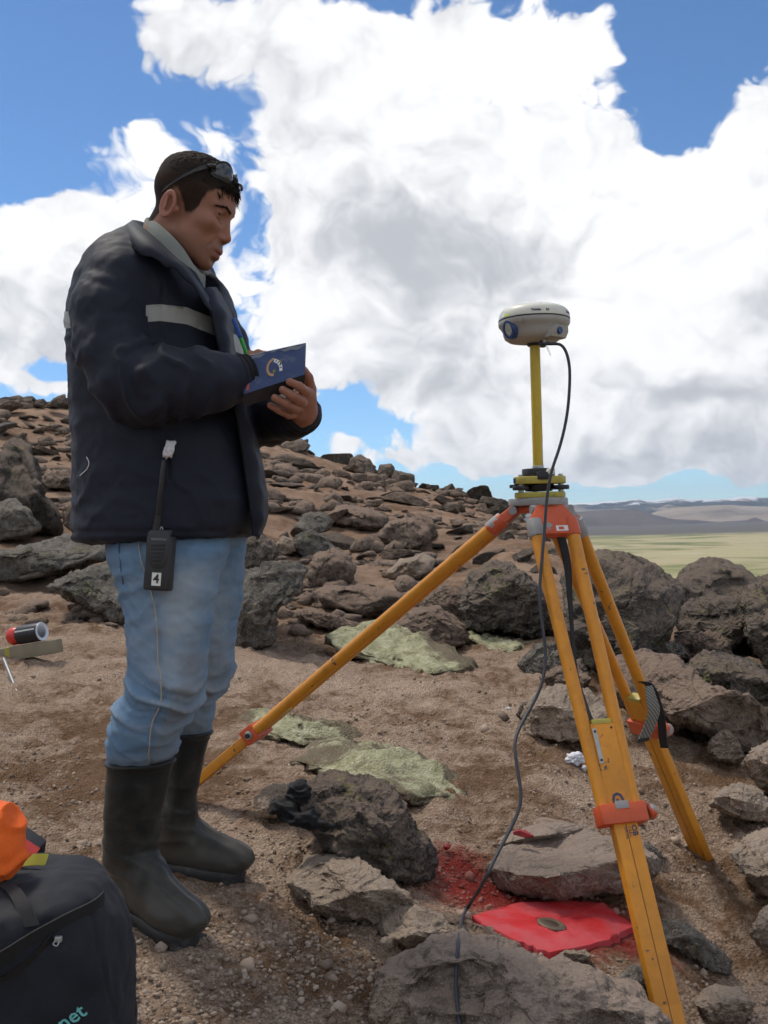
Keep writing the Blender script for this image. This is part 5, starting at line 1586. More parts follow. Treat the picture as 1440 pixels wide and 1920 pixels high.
def build_person():
    # ---- skin: head and neck fine, hidden trunk and limbs coarse, hands fine; one mesh
    hv, hq = nets(head_sdf, (-72, -92, -150), (124, 92, 118), 1.75)
    hv = relax(hv, hq, 1, .5)
    loc = hv.copy()
    side = np.abs(loc[:, 1])
    above = loc[:, 2] - hair_h(loc[:, 0]) + 2.5 * fbm(loc * .16, 2, 5)
    earm = (side > 60) & (loc[:, 0] < 27) & (loc[:, 0] > -15) & (np.abs(loc[:, 2] + 10) < 34)
    stub = sstep(-4, 7, above) * np.where(earm & (side > 66), 0, 1)
    be = np.maximum(0, 1 - np.sqrt(((loc[:, 0] - 100) / 22) ** 2 + (loc[:, 1] / 26) ** 2 + ((loc[:, 2] + 45) / 7) ** 2)) * 1.3
    be = np.maximum(be, np.maximum(0, 1 - np.sqrt(((loc[:, 0] - 86) / 20) ** 2 + (loc[:, 1] / 22) ** 2 + ((loc[:, 2] + 86) / 14) ** 2)) * 1.0)
    be = np.maximum(be, .32 * sstep(-35, -60, loc[:, 2]) * (loc[:, 0] > 15))
    be = np.maximum(be, .55 * sstep(12, -6, loc[:, 2]) * sstep(-26, -8, loc[:, 2]) * np.exp(-((loc[:, 0] - 40) / 9) ** 2) * (side > 40))
    lip = np.exp(-((loc[:, 2] + 60) / 9) ** 4) * np.exp(-(loc[:, 1] / 22) ** 4) * sstep(95, 100, loc[:, 0])
    fl = np.exp(-((loc[:, 0] - 112) / 16) ** 2 - ((loc[:, 2] + 26) / 14) ** 2) + .6 * np.exp(-((side - 42) / 16) ** 2 - ((loc[:, 2] + 14) / 16) ** 2 - ((loc[:, 0] - 74) / 22) ** 2)
    fl = np.maximum(fl, .9 * (earm & (side > 64)))
    hw = H0 + HK * (loc @ HM.T)
    parts = [(hw, hq, stub, np.clip(be, 0, 1), lip, np.clip(fl, 0, 1))]
    # hidden trunk, arms
    W3 = lambda px, py, Y: a3(px, py, Y).astype(np.float32)
    neck = (h2w(-20, 0, -120)).astype(np.float32)
    rs, re_, rw = W3(224, 545, 2.12), W3(238, 712, 2.04), W3(452, 706, 2.09)
    ls, le, lw = W3(330, 540, 2.44), W3(452, 782, 2.40), W3(566, 778, 2.19)
    hipc = W3(310, 1000, YB)
    def trunk(P):
        d = chain(P, [(neck, .058), (W3(290, 560, YB), .10), (W3(290, 760, YB), .11), (hipc, .11)], .03)
        for pts in ([(rs, .040), (re_, .034), (rw, .025)], [(ls, .05), (le, .04), (lw, .026)]):
            d = smin(d, chain(P, pts), .02)
        d = smin(d, chain(P, [(W3(310, 1010, 2.20), .070), (W3(305, 1290, 2.15), .035), (W3(250, 1600, 2.185), .022)]), .02)
        d = smin(d, chain(P, [(W3(360, 1010, 2.36), .070), (W3(366, 1260, 2.38), .034), (W3(335, 1560, 2.42), .020)]), .02)
        return d
    tv, tq = nets(trunk, (-.75, 1.85, .12), (.0, 2.65, 1.48), .013)
    z = np.zeros(len(tv)); parts.append((tv, tq, z, z, z, z))
    # left hand under the notebook
    def hand_l(P):
        k = pxm(2.1)
        d = chain(P, [(W3(566, 790, 2.21), .026), (W3(569, 770, 2.185), .028), (W3(570, 752, 2.165), .027)], .01)
        d = smin(d, sd_cone(P, W3(556, 772, 2.16), W3(577, 742, 2.15), .017, .016), .012)
        for pts in ([(572, 741, 2.145, .0125), (574, 735, 2.09, .0108), (561, 725, 2.048, .0100), (543, 716, 2.036, .0085)],
                    [(567, 755, 2.145, .0125), (565, 752, 2.085, .0110), (549, 742, 2.045, .0100), (530, 731, 2.036, .0085)],
                    [(560, 766, 2.150, .0120), (553, 766, 2.090, .0105), (535, 756, 2.052, .0096), (515, 746, 2.043, .0082)],
                    [(552, 775, 2.155, .0110), (541, 778, 2.110, .0092), (523, 769, 2.075, .0085), (506, 760, 2.066, .0072)],
                    [(582, 752, 2.185, .0150), (583, 730, 2.175, .0125), (578, 708, 2.160, .0112), (570, 694, 2.145, .0090)]):
            d = smin(d, chain(P, [(W3(a, b, c), r * .92) for a, b, c, r in pts], .003), .0035)
        return d
    lv, lq = nets(hand_l, a3(480, 805, 2.0) - .02, a3(600, 680, 2.24) + .02, .0022)
    z = np.zeros(len(lv)); parts.append((lv, lq, z, z, z, z + .35))
    # right hand behind the notebook, closed on the pen
    def hand_r(P):
        d = chain(P, [(W3(452, 706, 2.09), .025), (W3(468, 696, 2.10), .028), (W3(482, 690, 2.105), .026)], .01)
        for pts in ([(488, 676, 2.095, .0118), (497, 668, 2.115, .0105), (484, 664, 2.130, .0095), (470, 672, 2.118, .008)],
                    [(494, 686, 2.10, .0118), (506, 682, 2.125, .0105), (492, 676, 2.142, .0095), (478, 682, 2.130, .008)],
                    [(494, 697, 2.10, .0112), (505, 696, 2.128, .0100), (490, 690, 2.142, .0090), (478, 694, 2.130, .0078)],
                    [(490, 706, 2.10, .0100), (500, 708, 2.125, .0088), (488, 704, 2.138, .0080), (478, 706, 2.126, .007)],
                    [(466, 684, 2.120, .0135), (464, 672, 2.128, .0115), (468, 664, 2.125, .0090)]):
            d = smin(d, chain(P, [(W3(a, b, c), r) for a, b, c, r in pts], .004), .004)
        return d
    rv, rq = nets(hand_r, a3(440, 730, 2.04) - .01, a3(530, 645, 2.16) + .02, .0024)
    z = np.zeros(len(rv)); parts.append((rv, rq, z, z, z, z + .35))
    off = 0; V, Q = [], []; at = [[], [], [], []]
    for p in parts:
        V.append(p[0]); Q.append(p[1] + off); off += len(p[0])
        for k in range(4): at[k].append(p[2 + k])
    me = mesh_from('body', np.concatenate(V), np.concatenate(Q))
    for nm, arr in zip(('stubble', 'beard', 'lip', 'flush'), at): set_attr(me, nm, np.concatenate(arr))
    obj('body', me, M_SKIN, PERSON)
    # ---- hair: a shell over the skull plus short tufts that break the outline
    hn = normals(loc, hq)
    top = hair_top(loc)
    keep = (above > -1.0) & (top > .04) & ~(earm & (side > 60)) & (loc[:, 0] < 118)
    fidx = keep[hq].all(1)
    th = np.clip(above / 9.0, 0, 1) * (6.5 * top) + 1.3 * top * fbm(loc * .22, 3, 8) - .3
    sv = H0 + HK * ((loc + hn * th[:, None]) @ HM.T)
    used = np.unique(hq[fidx]); remap = np.full(len(loc), -1); remap[used] = np.arange(len(used))
    Vh = list(sv[used]); Fh = [tuple(f) for f in remap[hq[fidx]]]
    rng = np.random.RandomState(3)
    cand = used[(top[used] > .12)]
    def spike(p, d, ln, w):
        d = d / np.linalg.norm(d)
        s = np.cross(d, rng.normal(size=3)); s /= np.linalg.norm(s); t = np.cross(d, s)
        o = len(Vh)
        m_ = p + d * ln * .55 + np.array([0, 0, -.12 * ln])
        e = p + d * ln + np.array([0, 0, -.35 * ln])
        for k in range(3):
            a = 2.1 * k; Vh.append(p + (s * math.cos(a) + t * math.sin(a)) * w)
        for k in range(3):
            a = 2.1 * k; Vh.append(m_ + (s * math.cos(a) + t * math.sin(a)) * w * .7)
        Vh.append(e)
        for k in range(3):
            n_ = (k + 1) % 3
            Fh.append((o + k, o + n_, o + 3 + n_, o + 3 + k)); Fh.append((o + 3 + k, o + 3 + n_, o + 6))
    for i in rng.choice(cand, 2600):
        n_w = HM @ hn[i]
        d = n_w * .35 + HF * rng.uniform(.5, 1.0) + rng.normal(size=3) * .18
        spike(sv[i] - n_w * .002, d, rng.uniform(.006, .011), .0007)
    fr = used[(loc[used, 0] > 78) & (above[used] < 22) & (top[used] > .02)]
    for i in rng.choice(fr, 420):
        d = HF * .55 - HU * rng.uniform(.5, 1.1) + rng.normal(size=3) * .10
        spike(sv[i] - HM @ hn[i] * .002, d, rng.uniform(.008, .018), .0010)
    hm = bpy.data.meshes.new('hair'); hm.from_pydata([tuple(v) for v in Vh], [], Fh); hm.update()
    hm.polygons.foreach_set('use_smooth', np.ones(len(hm.polygons), dtype=bool))
    obj('hair', hm, M_HAIR, PERSON)
    # ---- eyes and brows
    for sg in (-1, 1):
        c = h2w(79.5, 30 * sg, 5.5)
        mb = MB(); D, Fc = ico(3); mb.add(c + D * HK * 11.3, Fc); eye = mb.build('eye', M_EYE_SHADED, PERSON)
        g_ = (HF * .96 + HL * .22 * sg - HU * .10); g_ /= np.linalg.norm(g_)
        MB().lathe([(0, .0131), (.0035, .0130), (.0064, .0115), (.0068, .0104)], c, g_, 20).build('iris', M_IRIS, eye)
        Vh, Fh = [], []
        for k in range(170):
            q = rng.uniform(0, 1)
            a_ = np.interp(q, [0, .5, 1], [104, 98.5, 84]); c_ = np.interp(q, [0, .5, 1], [9, 26, 47]) * sg; b_ = np.interp(q, [0, .5, 1], [15.5, 22.0, 16.5])
            hgt = rng.uniform(-1, 1) * np.interp(q, [0, .3, 1], [2.6, 2.2, .9])
            p0 = np.array([[a_, c_, b_ + hgt]])
            for _ in range(4):            # settle on the skin
                e_ = .6
                g0 = head_sdf(p0.astype(np.float32))
                gr = np.array([(head_sdf((p0 + np.eye(3)[j] * e_).astype(np.float32)) - g0)[0] / e_ for j in range(3)])
                p0 = p0 - (g0[0] * gr / (gr @ gr + 1e-6))[None]
            p = h2w(p0[0, 0], p0[0, 1], p0[0, 2])
            d = HL * sg * .9 + HU * np.interp(q, [0, 1], [.5, -.25]) - HF * .25 + rng.normal(size=3) * .15
            o = len(Vh); spike_len = rng.uniform(.005, .009)
            dd = d / np.linalg.norm(d); s_ = np.cross(dd, HU); s_ /= np.linalg.norm(s_); t_ = np.cross(dd, s_)
            for kk in range(3): Vh.append(p + (s_ * math.cos(2.1 * kk) + t_ * math.sin(2.1 * kk)) * .0009)
            Vh.append(p + dd * spike_len)
            for kk in range(3): Fh.append((o + kk, o + (kk + 1) % 3, o + 3))
        bm_ = bpy.data.meshes.new('eyebrow'); bm_.from_pydata([tuple(v) for v in Vh], [], Fh); bm_.update()
        obj('eyebrow', bm_, M_HAIR, PERSON)

    # ---- jacket
    fb = np.array([.985, -.17, 0]); lb = np.array([.17, .985, 0])
    TB = a3(300, 760, YB)
    def row(py, x0, x1, half, yoff=0.0):
        a, b = a3(x0, py, YB), a3(x1, py, YB)
        return (a[2], (a[0] + b[0]) / 2, YB + yoff, (b[0] - a[0]) / 2, half)
    rows = [row(1016, 151, 481, .216), row(1005, 151, 482, .217), row(985, 150, 490, .216), row(920, 150, 494, .212), row(850, 149, 482, .209), row(780, 147, 462, .206), row(700, 143, 450, .207),
            row(640, 140, 444, .215), row(590, 146, 436, .222), row(540, 162, 418, .220), row(505, 184, 382, .202), row(475, 208, 345, .165), row(455, 230, 312, .12), row(438, 243, 286, .085)]
    r_up = [(W3(228, 532, 2.10), .071), (W3(205, 582, 2.08), .073), (W3(209, 650, 2.055), .071), (W3(240, 716, 2.025), .069)]
    r_fo = [(W3(240, 716, 2.025), .069), (W3(285, 722, 2.02), .070), (W3(340, 718, 2.028), .067), (W3(400, 716, 2.045), .060), (W3(446, 708, 2.075), .044)]
    l_up = [(W3(345, 530, 2.44), .075), (W3(400, 650, 2.46), .078), (W3(440, 775, 2.42), .070)]
    l_fo = [(W3(440, 775, 2.42), .070), (W3(500, 782, 2.34), .062), (W3(545, 778, 2.25), .052), (W3(563, 776, 2.215), .046)]
    def torso(P):
        Q_ = P - np.array([0, YB, 0], np.float32)
        # turn the trunk slightly towards the camera
        Q2 = Q_.copy()
        cx_ = float(TB[0])
        Q2[:, 0] = cx_ + (Q_[:, 0] - cx_) * .985 + Q_[:, 1] * -.17
        Q2[:, 1] = (Q_[:, 0] - cx_) * .17 + Q_[:, 1] * .985 + YB
        Q2[:, 2] = P[:, 2]
        return stack(Q2, rows, 2.25, .018)
    def sleeves(P): return np.minimum(smin(chain(P, r_up, .02), chain(P, r_fo, .02), .025), smin(chain(P, l_up, .02), chain(P, l_fo, .02), .025))
    def jacket(P):
        d = smin(torso(P), sleeves(P), .018)
        hole = chain(P, [(W3(312, 410, 2.21), .066), (W3(338, 485, 2.21), .074), (W3(372, 520, 2.2), .060)])
        return smax(d, -hole, .006)
    jv, jq = nets(jacket, (-.80, 1.86, .78), (.02, 2.66, 1.56), .0062)
    jv = relax(jv, jq, 2, .5)
    n = normals(jv, jq)
    P32 = jv.astype(np.float32)
    dt, ds = torso(P32), sleeves(P32)
    slv = sstep(-.01, .02, dt - ds)
    px, py = px_of(jv)
    # coordinate along each arm: folds run round the sleeve and gather at the elbow
    def along(pts):
        s0 = 0; best = np.full(len(jv), 9e9); s = np.zeros(len(jv))
        for (a, _), (b, _) in zip(pts[:-1], pts[1:]):
            ba = (b - a).astype(float); l_ = np.linalg.norm(ba)
            t = np.clip(((jv - a) @ ba) / (l_ * l_), 0, 1)
            dd = np.linalg.norm(jv - a - t[:, None] * ba, axis=1)
            s = np.where(dd < best, s0 + t * l_, s); best = np.minimum(best, dd); s0 += l_
        return s, best
    sR, bR = along(r_up + r_fo[1:]); sL, bL = along(l_up + l_fo[1:])
    s = np.where(bR < bL, sR, sL + 3)
    w1 = fbm(jv * 9.0, 2, 60)
    ridge = lambda x: (1 - np.abs(np.sin(x))) ** 1.6
    fold = .0130 * (ridge(s * 26 + 3.6 * w1 + jv[:, 1] * 7 + jv[:, 0] * 4) - .3) * (.10 + 1.05 * np.exp(-((sR - .27) / .13) ** 2)) + .0022 * fbm(np.stack([s * 26, jv[:, 1] * 10, jv[:, 0] * 6], -1), 3, 61)
    # diagonal creases on the trunk: gathered under the arm and above the hem
    u = jv[:, 2] * 1.0 + .55 * jv[:, 0]
    tf = .0036 * (ridge(u * 30 + 4 * fbm(jv * 5.0, 2, 62)) - .35) * sstep(-.2, .5, fbm(jv * 4.0, 2, 63) + .25) + .0030 * fbm(np.stack([jv[:, 0] * 7, jv[:, 1] * 7, jv[:, 2] * 22], -1), 3, 64)
    fine_ = ridge(u * 95 + 5 * fbm(jv * 8.0, 2, 66)) * sstep(.0, .6, fbm(jv * 5.0, 2, 67))
    d = slv * fold + (1 - slv) * tf + .0012 * fbm(jv * 60, 2, 65) + .0022 * fine_
    hem = np.exp(-((py - 998) / 5.0) ** 2) * (1 - slv)
    d = d - .004 * hem
    # pocket slit and front seams
    pock = np.exp(-((px - 316 - (py - 860) * .10) / 3.0) ** 2) * sstep(808, 822, py) * (1 - sstep(905, 925, py)) * (jv[:, 1] < YB - .1)
    d = d - .012 * pock
    pan = np.exp(-((px - 305 + (py - 560) * .02) / 2.2) ** 2) * sstep(520, 545, py) * (1 - sstep(650, 680, py)) * (1 - slv) * (jv[:, 1] < YB)
    d = d - .005 * pan
    jv2 = jv + n * d[:, None]
    jk = mesh_from('jacket', jv2, jq)
    jobj = obj('jacket', jk, M_JACKET, PERSON)
    n2 = normals(jv2, jq)
    def band(name, mask, lift, mat, parent=jobj):
        f = mask[jq].all(1)
        us = np.unique(jq[f]); rm = np.full(len(jv2), -1); rm[us] = np.arange(len(us))
        if not f.any(): return None
        return obj(name, mesh_from(name, jv2[us] + n2[us] * lift, rm[jq[f]]), mat, parent)
    zc = np.interp(px, [110, 125, 300, 350, 402, 432, 460], [598, 600, 586, 592, 613, 640, 650])
    tors = (slv < .35)
    front = px - 404 - (py - 600) * .12
    st = band('reflective_stripe', tors & (np.abs(py - zc) < 22) & (np.abs(front - 12) > 12), .0022, M_REFLECT)
    if st:
        sv_ = np.zeros(len(st.data.vertices) * 3, dtype=np.float32); st.data.vertices.foreach_get('co', sv_); sv_ = sv_.reshape(-1, 3).astype(float)
        a_, b_ = px_of(sv_); z_ = np.interp(a_, [110, 125, 300, 350, 402, 432, 460], [598, 600, 586, 592, 613, 640, 650])
        dl = np.clip(b_ - z_, -16, 16) - (b_ - z_)
        sv_[:, 2] -= dl * pxm(YB)
        st.data.vertices.foreach_set('co', sv_.astype(np.float32).ravel()); st.data.update()
    # front placket: raised strip down the zip
    pl_x = np.interp(py, [560, 620, 700, 800, 900, 1000], [412, 420, 440, 458, 470, 474])
    # ---- collar and roll-neck: rings round the neck, high at the back and low in front
    def ring(B, N_, Fp, FF, Fs, n=40):
        return [v for v in spline([B, N_, Fp, FF, Fs, B, N_], n // 5)][:5 * (n // 5)]
    def closed(pts, n=8):
        P_ = [Vector(p) for p in pts]; m_ = len(P_); out = []
        for i in range(m_):
            p0, p1, p2, p3 = P_[i - 1], P_[i], P_[(i + 1) % m_], P_[(i + 2) % m_]
            for k in range(n):
                t = k / n
                out.append(0.5 * ((2 * p1) + (p2 - p0) * t + (2 * p0 - 5 * p1 + 4 * p2 - p3) * t * t + (3 * p1 - p0 - 3 * p2 + p3) * t ** 3))
        return out
    w = lambda *a: Vector(pt(*a))
    sw_out = closed([w(268,424,2.21), w(288,432,2.135), w(330,468,2.115), w(362,510,2.13), w(384,524,2.20), w(378,505,2.27), w(330,440,2.29), w(285,422,2.26)])
    sw_top = closed([w(274,409,2.21), w(296,418,2.145), w(338,458,2.125), w(366,500,2.14), w(381,513,2.20), w(374,496,2.26), w(330,430,2.28), w(290,410,2.255)])
    sw_in = closed([w(290,424,2.21), w(305,432,2.16), w(340,470,2.145), w(362,508,2.155), w(372,516,2.20), w(366,500,2.245), w(328,440,2.26), w(298,424,2.245)])
    sw_low = closed([w(262,452,2.21), w(280,470,2.12), w(318,510,2.10), w(352,540,2.12), w(380,546,2.20), w(380,530,2.28), w(330,470,2.31), w(280,446,2.27)])
    mb = MB(); mb.loft([sw_low, sw_out, [(a * .45 + b * .55) + Vector((0, 0, .004)) for a, b in zip(sw_out, sw_top)], sw_top, [(a + b) / 2 for a, b in zip(sw_top, sw_in)], sw_in], cap=False)
    mb.build('roll_neck', M_SWEATER, PERSON, angle=80)
    cap = [w(250,418,2.21), w(275,432,2.09), w(322,474,2.065), w(352,502,2.075), w(372,520,2.10)]
    c_top = [w(248,414,2.215), w(262,424,2.13), w(292,448,2.075), w(330,484,2.062), w(350,500,2.07), w(372,530,2.085), w(392,560,2.10)]
    c_low = [w(232,446,2.215), w(240,462,2.10), w(268,476,2.035), w(310,496,2.025), w(338,512,2.03), w(372,550,2.05), w(398,590,2.06)]
    c_in = [w(262,442,2.215), w(282,456,2.13), w(305,474,2.09), w(338,508,2.078), w(356,524,2.085), w(380,556,2.10), w(398,584,2.11)]
    T_, Lw, In = spline(c_top, 7), spline(c_low, 7), spline(c_in, 7)
    def sheet(rows_, name, mat, par, th=.004):
        mb_ = MB(); nn = len(rows_[0])
        V_ = [v for r in rows_ for v in r]
        F_ = [(i * nn + j, i * nn + j + 1, (i + 1) * nn + j + 1, (i + 1) * nn + j) for i in range(len(rows_) - 1) for j in range(nn - 1)]
        me_ = mesh_from(name, V_, F_, True)
        o_ = obj(name, me_, mat, par)
        so = o_.modifiers.new('thickness', 'SOLIDIFY'); so.thickness = th; so.offset = 0
        return o_
    wav = lambda r, k: [p + Vector((0, 0, .003 * math.sin(i * .8 + k))) for i, p in enumerate(r)]
    mid1 = [(a * .5 + b * .5) + Vector((-.004, -.010, .004)) for a, b in zip(T_, Lw)]
    sheet([In, [(a + b) / 2 for a, b in zip(In, T_)], T_, mid1, wav(Lw, 0)], 'collar', M_JACKET, jobj)
    # far half of the collar and the standing front edge
    c_top = [w(248,414,2.215), w(268,418,2.30), w(320,440,2.36), w(370,490,2.35), w(398,528,2.31), w(410,548,2.27)]
    c_low = [w(232,446,2.215), w(250,450,2.36), w(320,462,2.42), w(385,508,2.41), w(425,548,2.36), w(433,590,2.28)]
    c_in = [w(262,442,2.215), w(278,444,2.29), w(320,462,2.33), w(362,505,2.32), w(385,540,2.28), w(402,570,2.24)]
    T_, Lw, In = spline(c_top, 7), spline(c_low, 7), spline(c_in, 7)
    sheet([In, [(a + b) / 2 for a, b in zip(In, T_)], T_, [(a + b) / 2 + Vector((.004, 0, .006)) for a, b in zip(T_, Lw)], wav(Lw, 1)], 'collar', M_JACKET, jobj)
    # zip flap from collar to hem
    zf = [w(372,545,2.08), w(395,585,2.09), w(408,640,2.10), w(424,700,2.11), w(440,760,2.115), w(452,830,2.13), w(462,900,2.14), w(470,960,2.15), w(474,1004,2.16)]
    zf2 = [w(404,540,2.22), w(432,590,2.22), w(436,640,2.21), w(448,700,2.21), w(462,770,2.21), w(484,840,2.22), w(497,910,2.22), w(500,968,2.22), w(482,1012,2.22)]
    A_, B_ = spline(zf, 8), spline(zf2, 8)
    md = [(a * .6 + b * .4) + Vector((.008 + .003 * math.sin(i * .9), -.014, 0)) for i, (a, b) in enumerate(zip(A_, B_))]
    sheet([A_, md, B_], 'zip_flap', M_JACKET, jobj, .006)
    # cuffs
    def cuff(path, name, mat, wv):
        mb_ = MB(); p_ = spline(path[0], 10); rr = path[1]
        mb_.tube(p_, 1.0, 48, rf=lambda t: (rr[0] + (rr[1] - rr[0]) * t) * (1 + wv * math.sin(t * 22)))
        return mb_.build(name, mat, jobj, angle=80)
    cuff(([w(438,709,2.072), w(452,707,2.08), w(468,704,2.09)], (.0455, .042)), 'cuff', M_RIBCUFF, .05)
    cuff(([w(553,778,2.235), w(562,776,2.215), w(569,772,2.20)], (.048, .043)), 'cuff', M_RIBCUFF, .05)
    # loose thread on the back of the jacket
    thr = []
    for q in ((162,855),(166,868),(165,878),(158,888),(150,891)):
        dist = (px - q[0]) ** 2 + (py - q[1]) ** 2 + np.where(jv[:, 1] > YB, 1e6, 0)
        i = int(np.argmin(dist)); thr.append(Vector(jv2[i] + n2[i] * .0025))
    MB().tube(spline(thr, 6), .0009, 6).build('loose_thread', M_PAPER, jobj)

    # ---- jeans
    def lrow(py, x0, x1, Y, half):
        a, b = a3(x0, py, Y), a3(x1, py, Y)
        return (a[2], (a[0] + b[0]) / 2, Y, (b[0] - a[0]) / 2, half)
    near = [lrow(985, 200, 430, 2.20, .095), lrow(1015, 200, 432, 2.19, .105), lrow(1040, 203, 428, 2.175, .112), lrow(1080, 212, 416, 2.165, .108), lrow(1120, 228, 406, 2.155, .100), lrow(1180, 238, 396, 2.145, .092), lrow(1240, 239, 388, 2.14, .087), lrow(1285, 236, 385, 2.135, .085),
            lrow(1320, 222, 376, 2.14, .084), lrow(1345, 212, 358, 2.145, .083), lrow(1385, 205, 335, 2.15, .078), lrow(1412, 203, 329, 2.158, .070), lrow(1428, 208, 318, 2.162, .057), lrow(1450, 212, 310, 2.165, .050)]
    far = [lrow(985, 255, 458, 2.35, .115), lrow(1040, 262, 459, 2.36, .110), lrow(1100, 275, 458, 2.37, .100), lrow(1160, 285, 448, 2.375, .092), lrow(1220, 298, 438, 2.38, .085), lrow(1262, 302, 438, 2.38, .083), lrow(1292, 305, 425, 2.39, .080),
           lrow(1312, 306, 402, 2.395, .076), lrow(1345, 308, 399, 2.40, .070), lrow(1366, 310, 396, 2.403, .062), lrow(1378, 318, 389, 2.405, .050), lrow(1395, 320, 386, 2.405, .045)]
    def jeans(P):
        return smin(stack(P, near, 2.1, .01), stack(P, far, 2.1, .01), .012)
    gv, gq = nets(jeans, (-.70, 1.95, .30), (-.20, 2.60, .93), .0055)
    gv = relax(gv, gq, 2, .5)
    n = normals(gv, gq)
    px, py = px_of(gv)
    nearm = gv[:, 1] < 2.262
    front = np.where(nearm, px - np.interp(py, [1000, 1120, 1240, 1290, 1345, 1430], [425, 406, 388, 385, 358, 325]), px - np.interp(py, [1000, 1100, 1220, 1262, 1312, 1380], [456, 458, 438, 438, 402, 396]))
    knee = np.exp(-((py - 1320 + (25 if True else 0) * (~nearm)) / 48) ** 2)
    w2 = fbm(gv * 8.0, 2, 80)
    diag = gv[:, 2] * 95 + (gv[:, 0] - gv[:, 1]) * 38 + 3.0 * w2
    d = .0150 * (ridge(diag * .50) - .25) * knee + .0035 * fbm(np.stack([gv[:, 0] * 9, gv[:, 1] * 9, gv[:, 2] * 34], -1), 3, 81)
    hipf = np.exp(-((py - 1130) / 60) ** 2) * sstep(-40, -150, front)
    d += .008 * (ridge((gv[:, 2] * 55 - gv[:, 0] * 40) + 2 * w2) - .4) * hipf
    fc = ridge(diag * 1.25 + 1.5 * fbm(gv * 14, 2, 85)) ** 1.4
    d += .0045 * (fc - .2) * (knee + .8 * np.exp(-((py - 1405) / 26) ** 2) + .5 * hipf + .12)
    d += .0016 * fbm(gv * 55, 2, 83)
    # outer seam of the near leg: a piped ridge from hip to hem
    seam_x = np.interp(py, [1000, 1040, 1075, 1120, 1170, 1230, 1290, 1325, 1345, 1380, 1435], [259, 262, 272, 286, 295, 297, 303, 300, 288, 280, 276])
    sm = np.exp(-((px - seam_x) / 2.4) ** 2) * nearm * (n[:, 1] < .1)
    sh = np.exp(-((px - seam_x - 5) / 2.4) ** 2) * nearm * (n[:, 1] < .1)
    d += .0022 * sm - .0028 * sh
    gv2 = gv + n * d[:, None]
    jm = mesh_from('jeans', gv2, gq)
    fade = np.exp(-((front + 62) / 48) ** 2) * sstep(1020, 1090, py) * (1 - sstep(1290, 1350, py)) * .9 + .5 * knee * np.exp(-((front + 30) / 30) ** 2)
    set_attr(jm, 'fade', np.clip(fade + .5 * (fc - .35) * (knee + .3) + .75 * (ridge(diag * .50) - .45) * knee + .25 * fbm(gv * np.array([14, 14, 30.]), 3, 84), 0, 1))
    set_attr(jm, 'dirt', np.clip(.85 * np.exp(-((front + 28) / 26) ** 2) * sstep(1180, 1260, py) + .2, 0, 1))
    je = obj('jeans', jm, M_DENIM, PERSON)
    def line_on(pxs, pys, lift, r, name, mat):
        pts_ = []
        for a, b in zip(pxs, pys):
            i = int(np.argmin((px - a) ** 2 + (py - b) ** 2 + np.where(n[:, 1] < .2, 0, 1e6) + np.where(nearm, 0, 1e6)))
            pts_.append(Vector(gv2[i] + n[i] * lift))
        for _ in range(3):
            pts_ = [pts_[0]] + [(pts_[i - 1] + pts_[i] * 2 + pts_[i + 1]) / 4 for i in range(1, len(pts_) - 1)] + [pts_[-1]]
        MB().tube(spline(pts_, 4), r, 6).build(name, mat, je)
    yy = np.linspace(1016, 1425, 60)
    line_on(np.interp(yy, [1000, 1040, 1075, 1120, 1170, 1230, 1290, 1325, 1345, 1380, 1435], [259, 262, 272, 286, 295, 297, 303, 300, 288, 280, 276]), yy, .0005, .0013, 'outer_seam', M_STITCH)
    line_on(np.linspace(224, 233, 12), np.linspace(1015, 1122, 12), .0018, .0011, 'pocket_seam', M_DARKSEAM)
    line_on(np.linspace(207, 226, 7), np.linspace(1074, 1063, 7), .0018, .0011, 'pocket_seam', M_DARKSEAM)

    # ---- rubber boots
    def boot(shaft, foot, name, label, seed):
        """shaft: rows (py, x0, x1, Y, half depth); foot: heel and toe places on the ground."""
        rows_ = [lrow(*r) for r in shaft]
        heel, toe = np.array(foot[0]), np.array(foot[1])
        f = toe - heel; f[2] = 0; ln = np.linalg.norm(f); f /= ln; l = np.array([-f[1], f[0], 0])
        zg = (heel[2] + toe[2]) / 2
        def Fp(s, o, h): return heel + f * (s * ln) + l * o + np.array([0, 0, h + (toe[2] - heel[2]) * s])
        ank = np.array([rows_[-1][1], rows_[-1][2], rows_[-1][0]])
        def local(P):
            q = P - heel
            return (q @ f) / ln, q @ l, P[:, 2] - (heel[2] + (toe[2] - heel[2]) * np.clip((q @ f) / ln, 0, 1))
        def foot_sdf(P):
            d = chain(P, [(Fp(.13, 0, .050), .040), (Fp(.45, 0, .045), .038), (Fp(.80, 0, .038), .039), (Fp(.90, 0, .036), .037)], .02)
            d = smin(d, sd_ell(P, Fp(.78, .0, .040), np.array([.084, .049, .039]), np.stack([f, l, np.array([0, 0, 1.])], 1).astype(np.float32)), .015)
            d = smin(d, chain(P, [(ank + np.array([0, 0, .02]), .042), (Fp(.40, 0, .090), .040), (Fp(.66, 0, .056), .040)], .02), .022)
            d = smin(d, sd_cone(P, Fp(.12, 0, .06), ank + np.array([0, 0, .05]), .040, .043), .022)
            return d
        def sdf(P):
            d = smin(stack(P, rows_, 2.0, .004), foot_sdf(P), .03)
            s_, o_, h_ = local(P)
            return smax(d, .010 - h_, .004)
        lo = np.minimum(heel, toe) - np.array([.10, .12, .02]); hi = np.maximum(heel, toe) + np.array([.10, .12, .0])
        hi[2] = max(r[0] for r in rows_) + .02
        lo[:2] = np.minimum(lo[:2], [min(r[1] - r[3] for r in rows_) - .02, min(r[2] - r[4] for r in rows_) - .02])
        bv, bq = nets(sdf, lo, hi, .0042)
        bv = relax(bv, bq, 1, .5)
        nb = normals(bv, bq)
        s_, o_, h_ = local(bv)
        sh = sstep(.10, .16, h_)
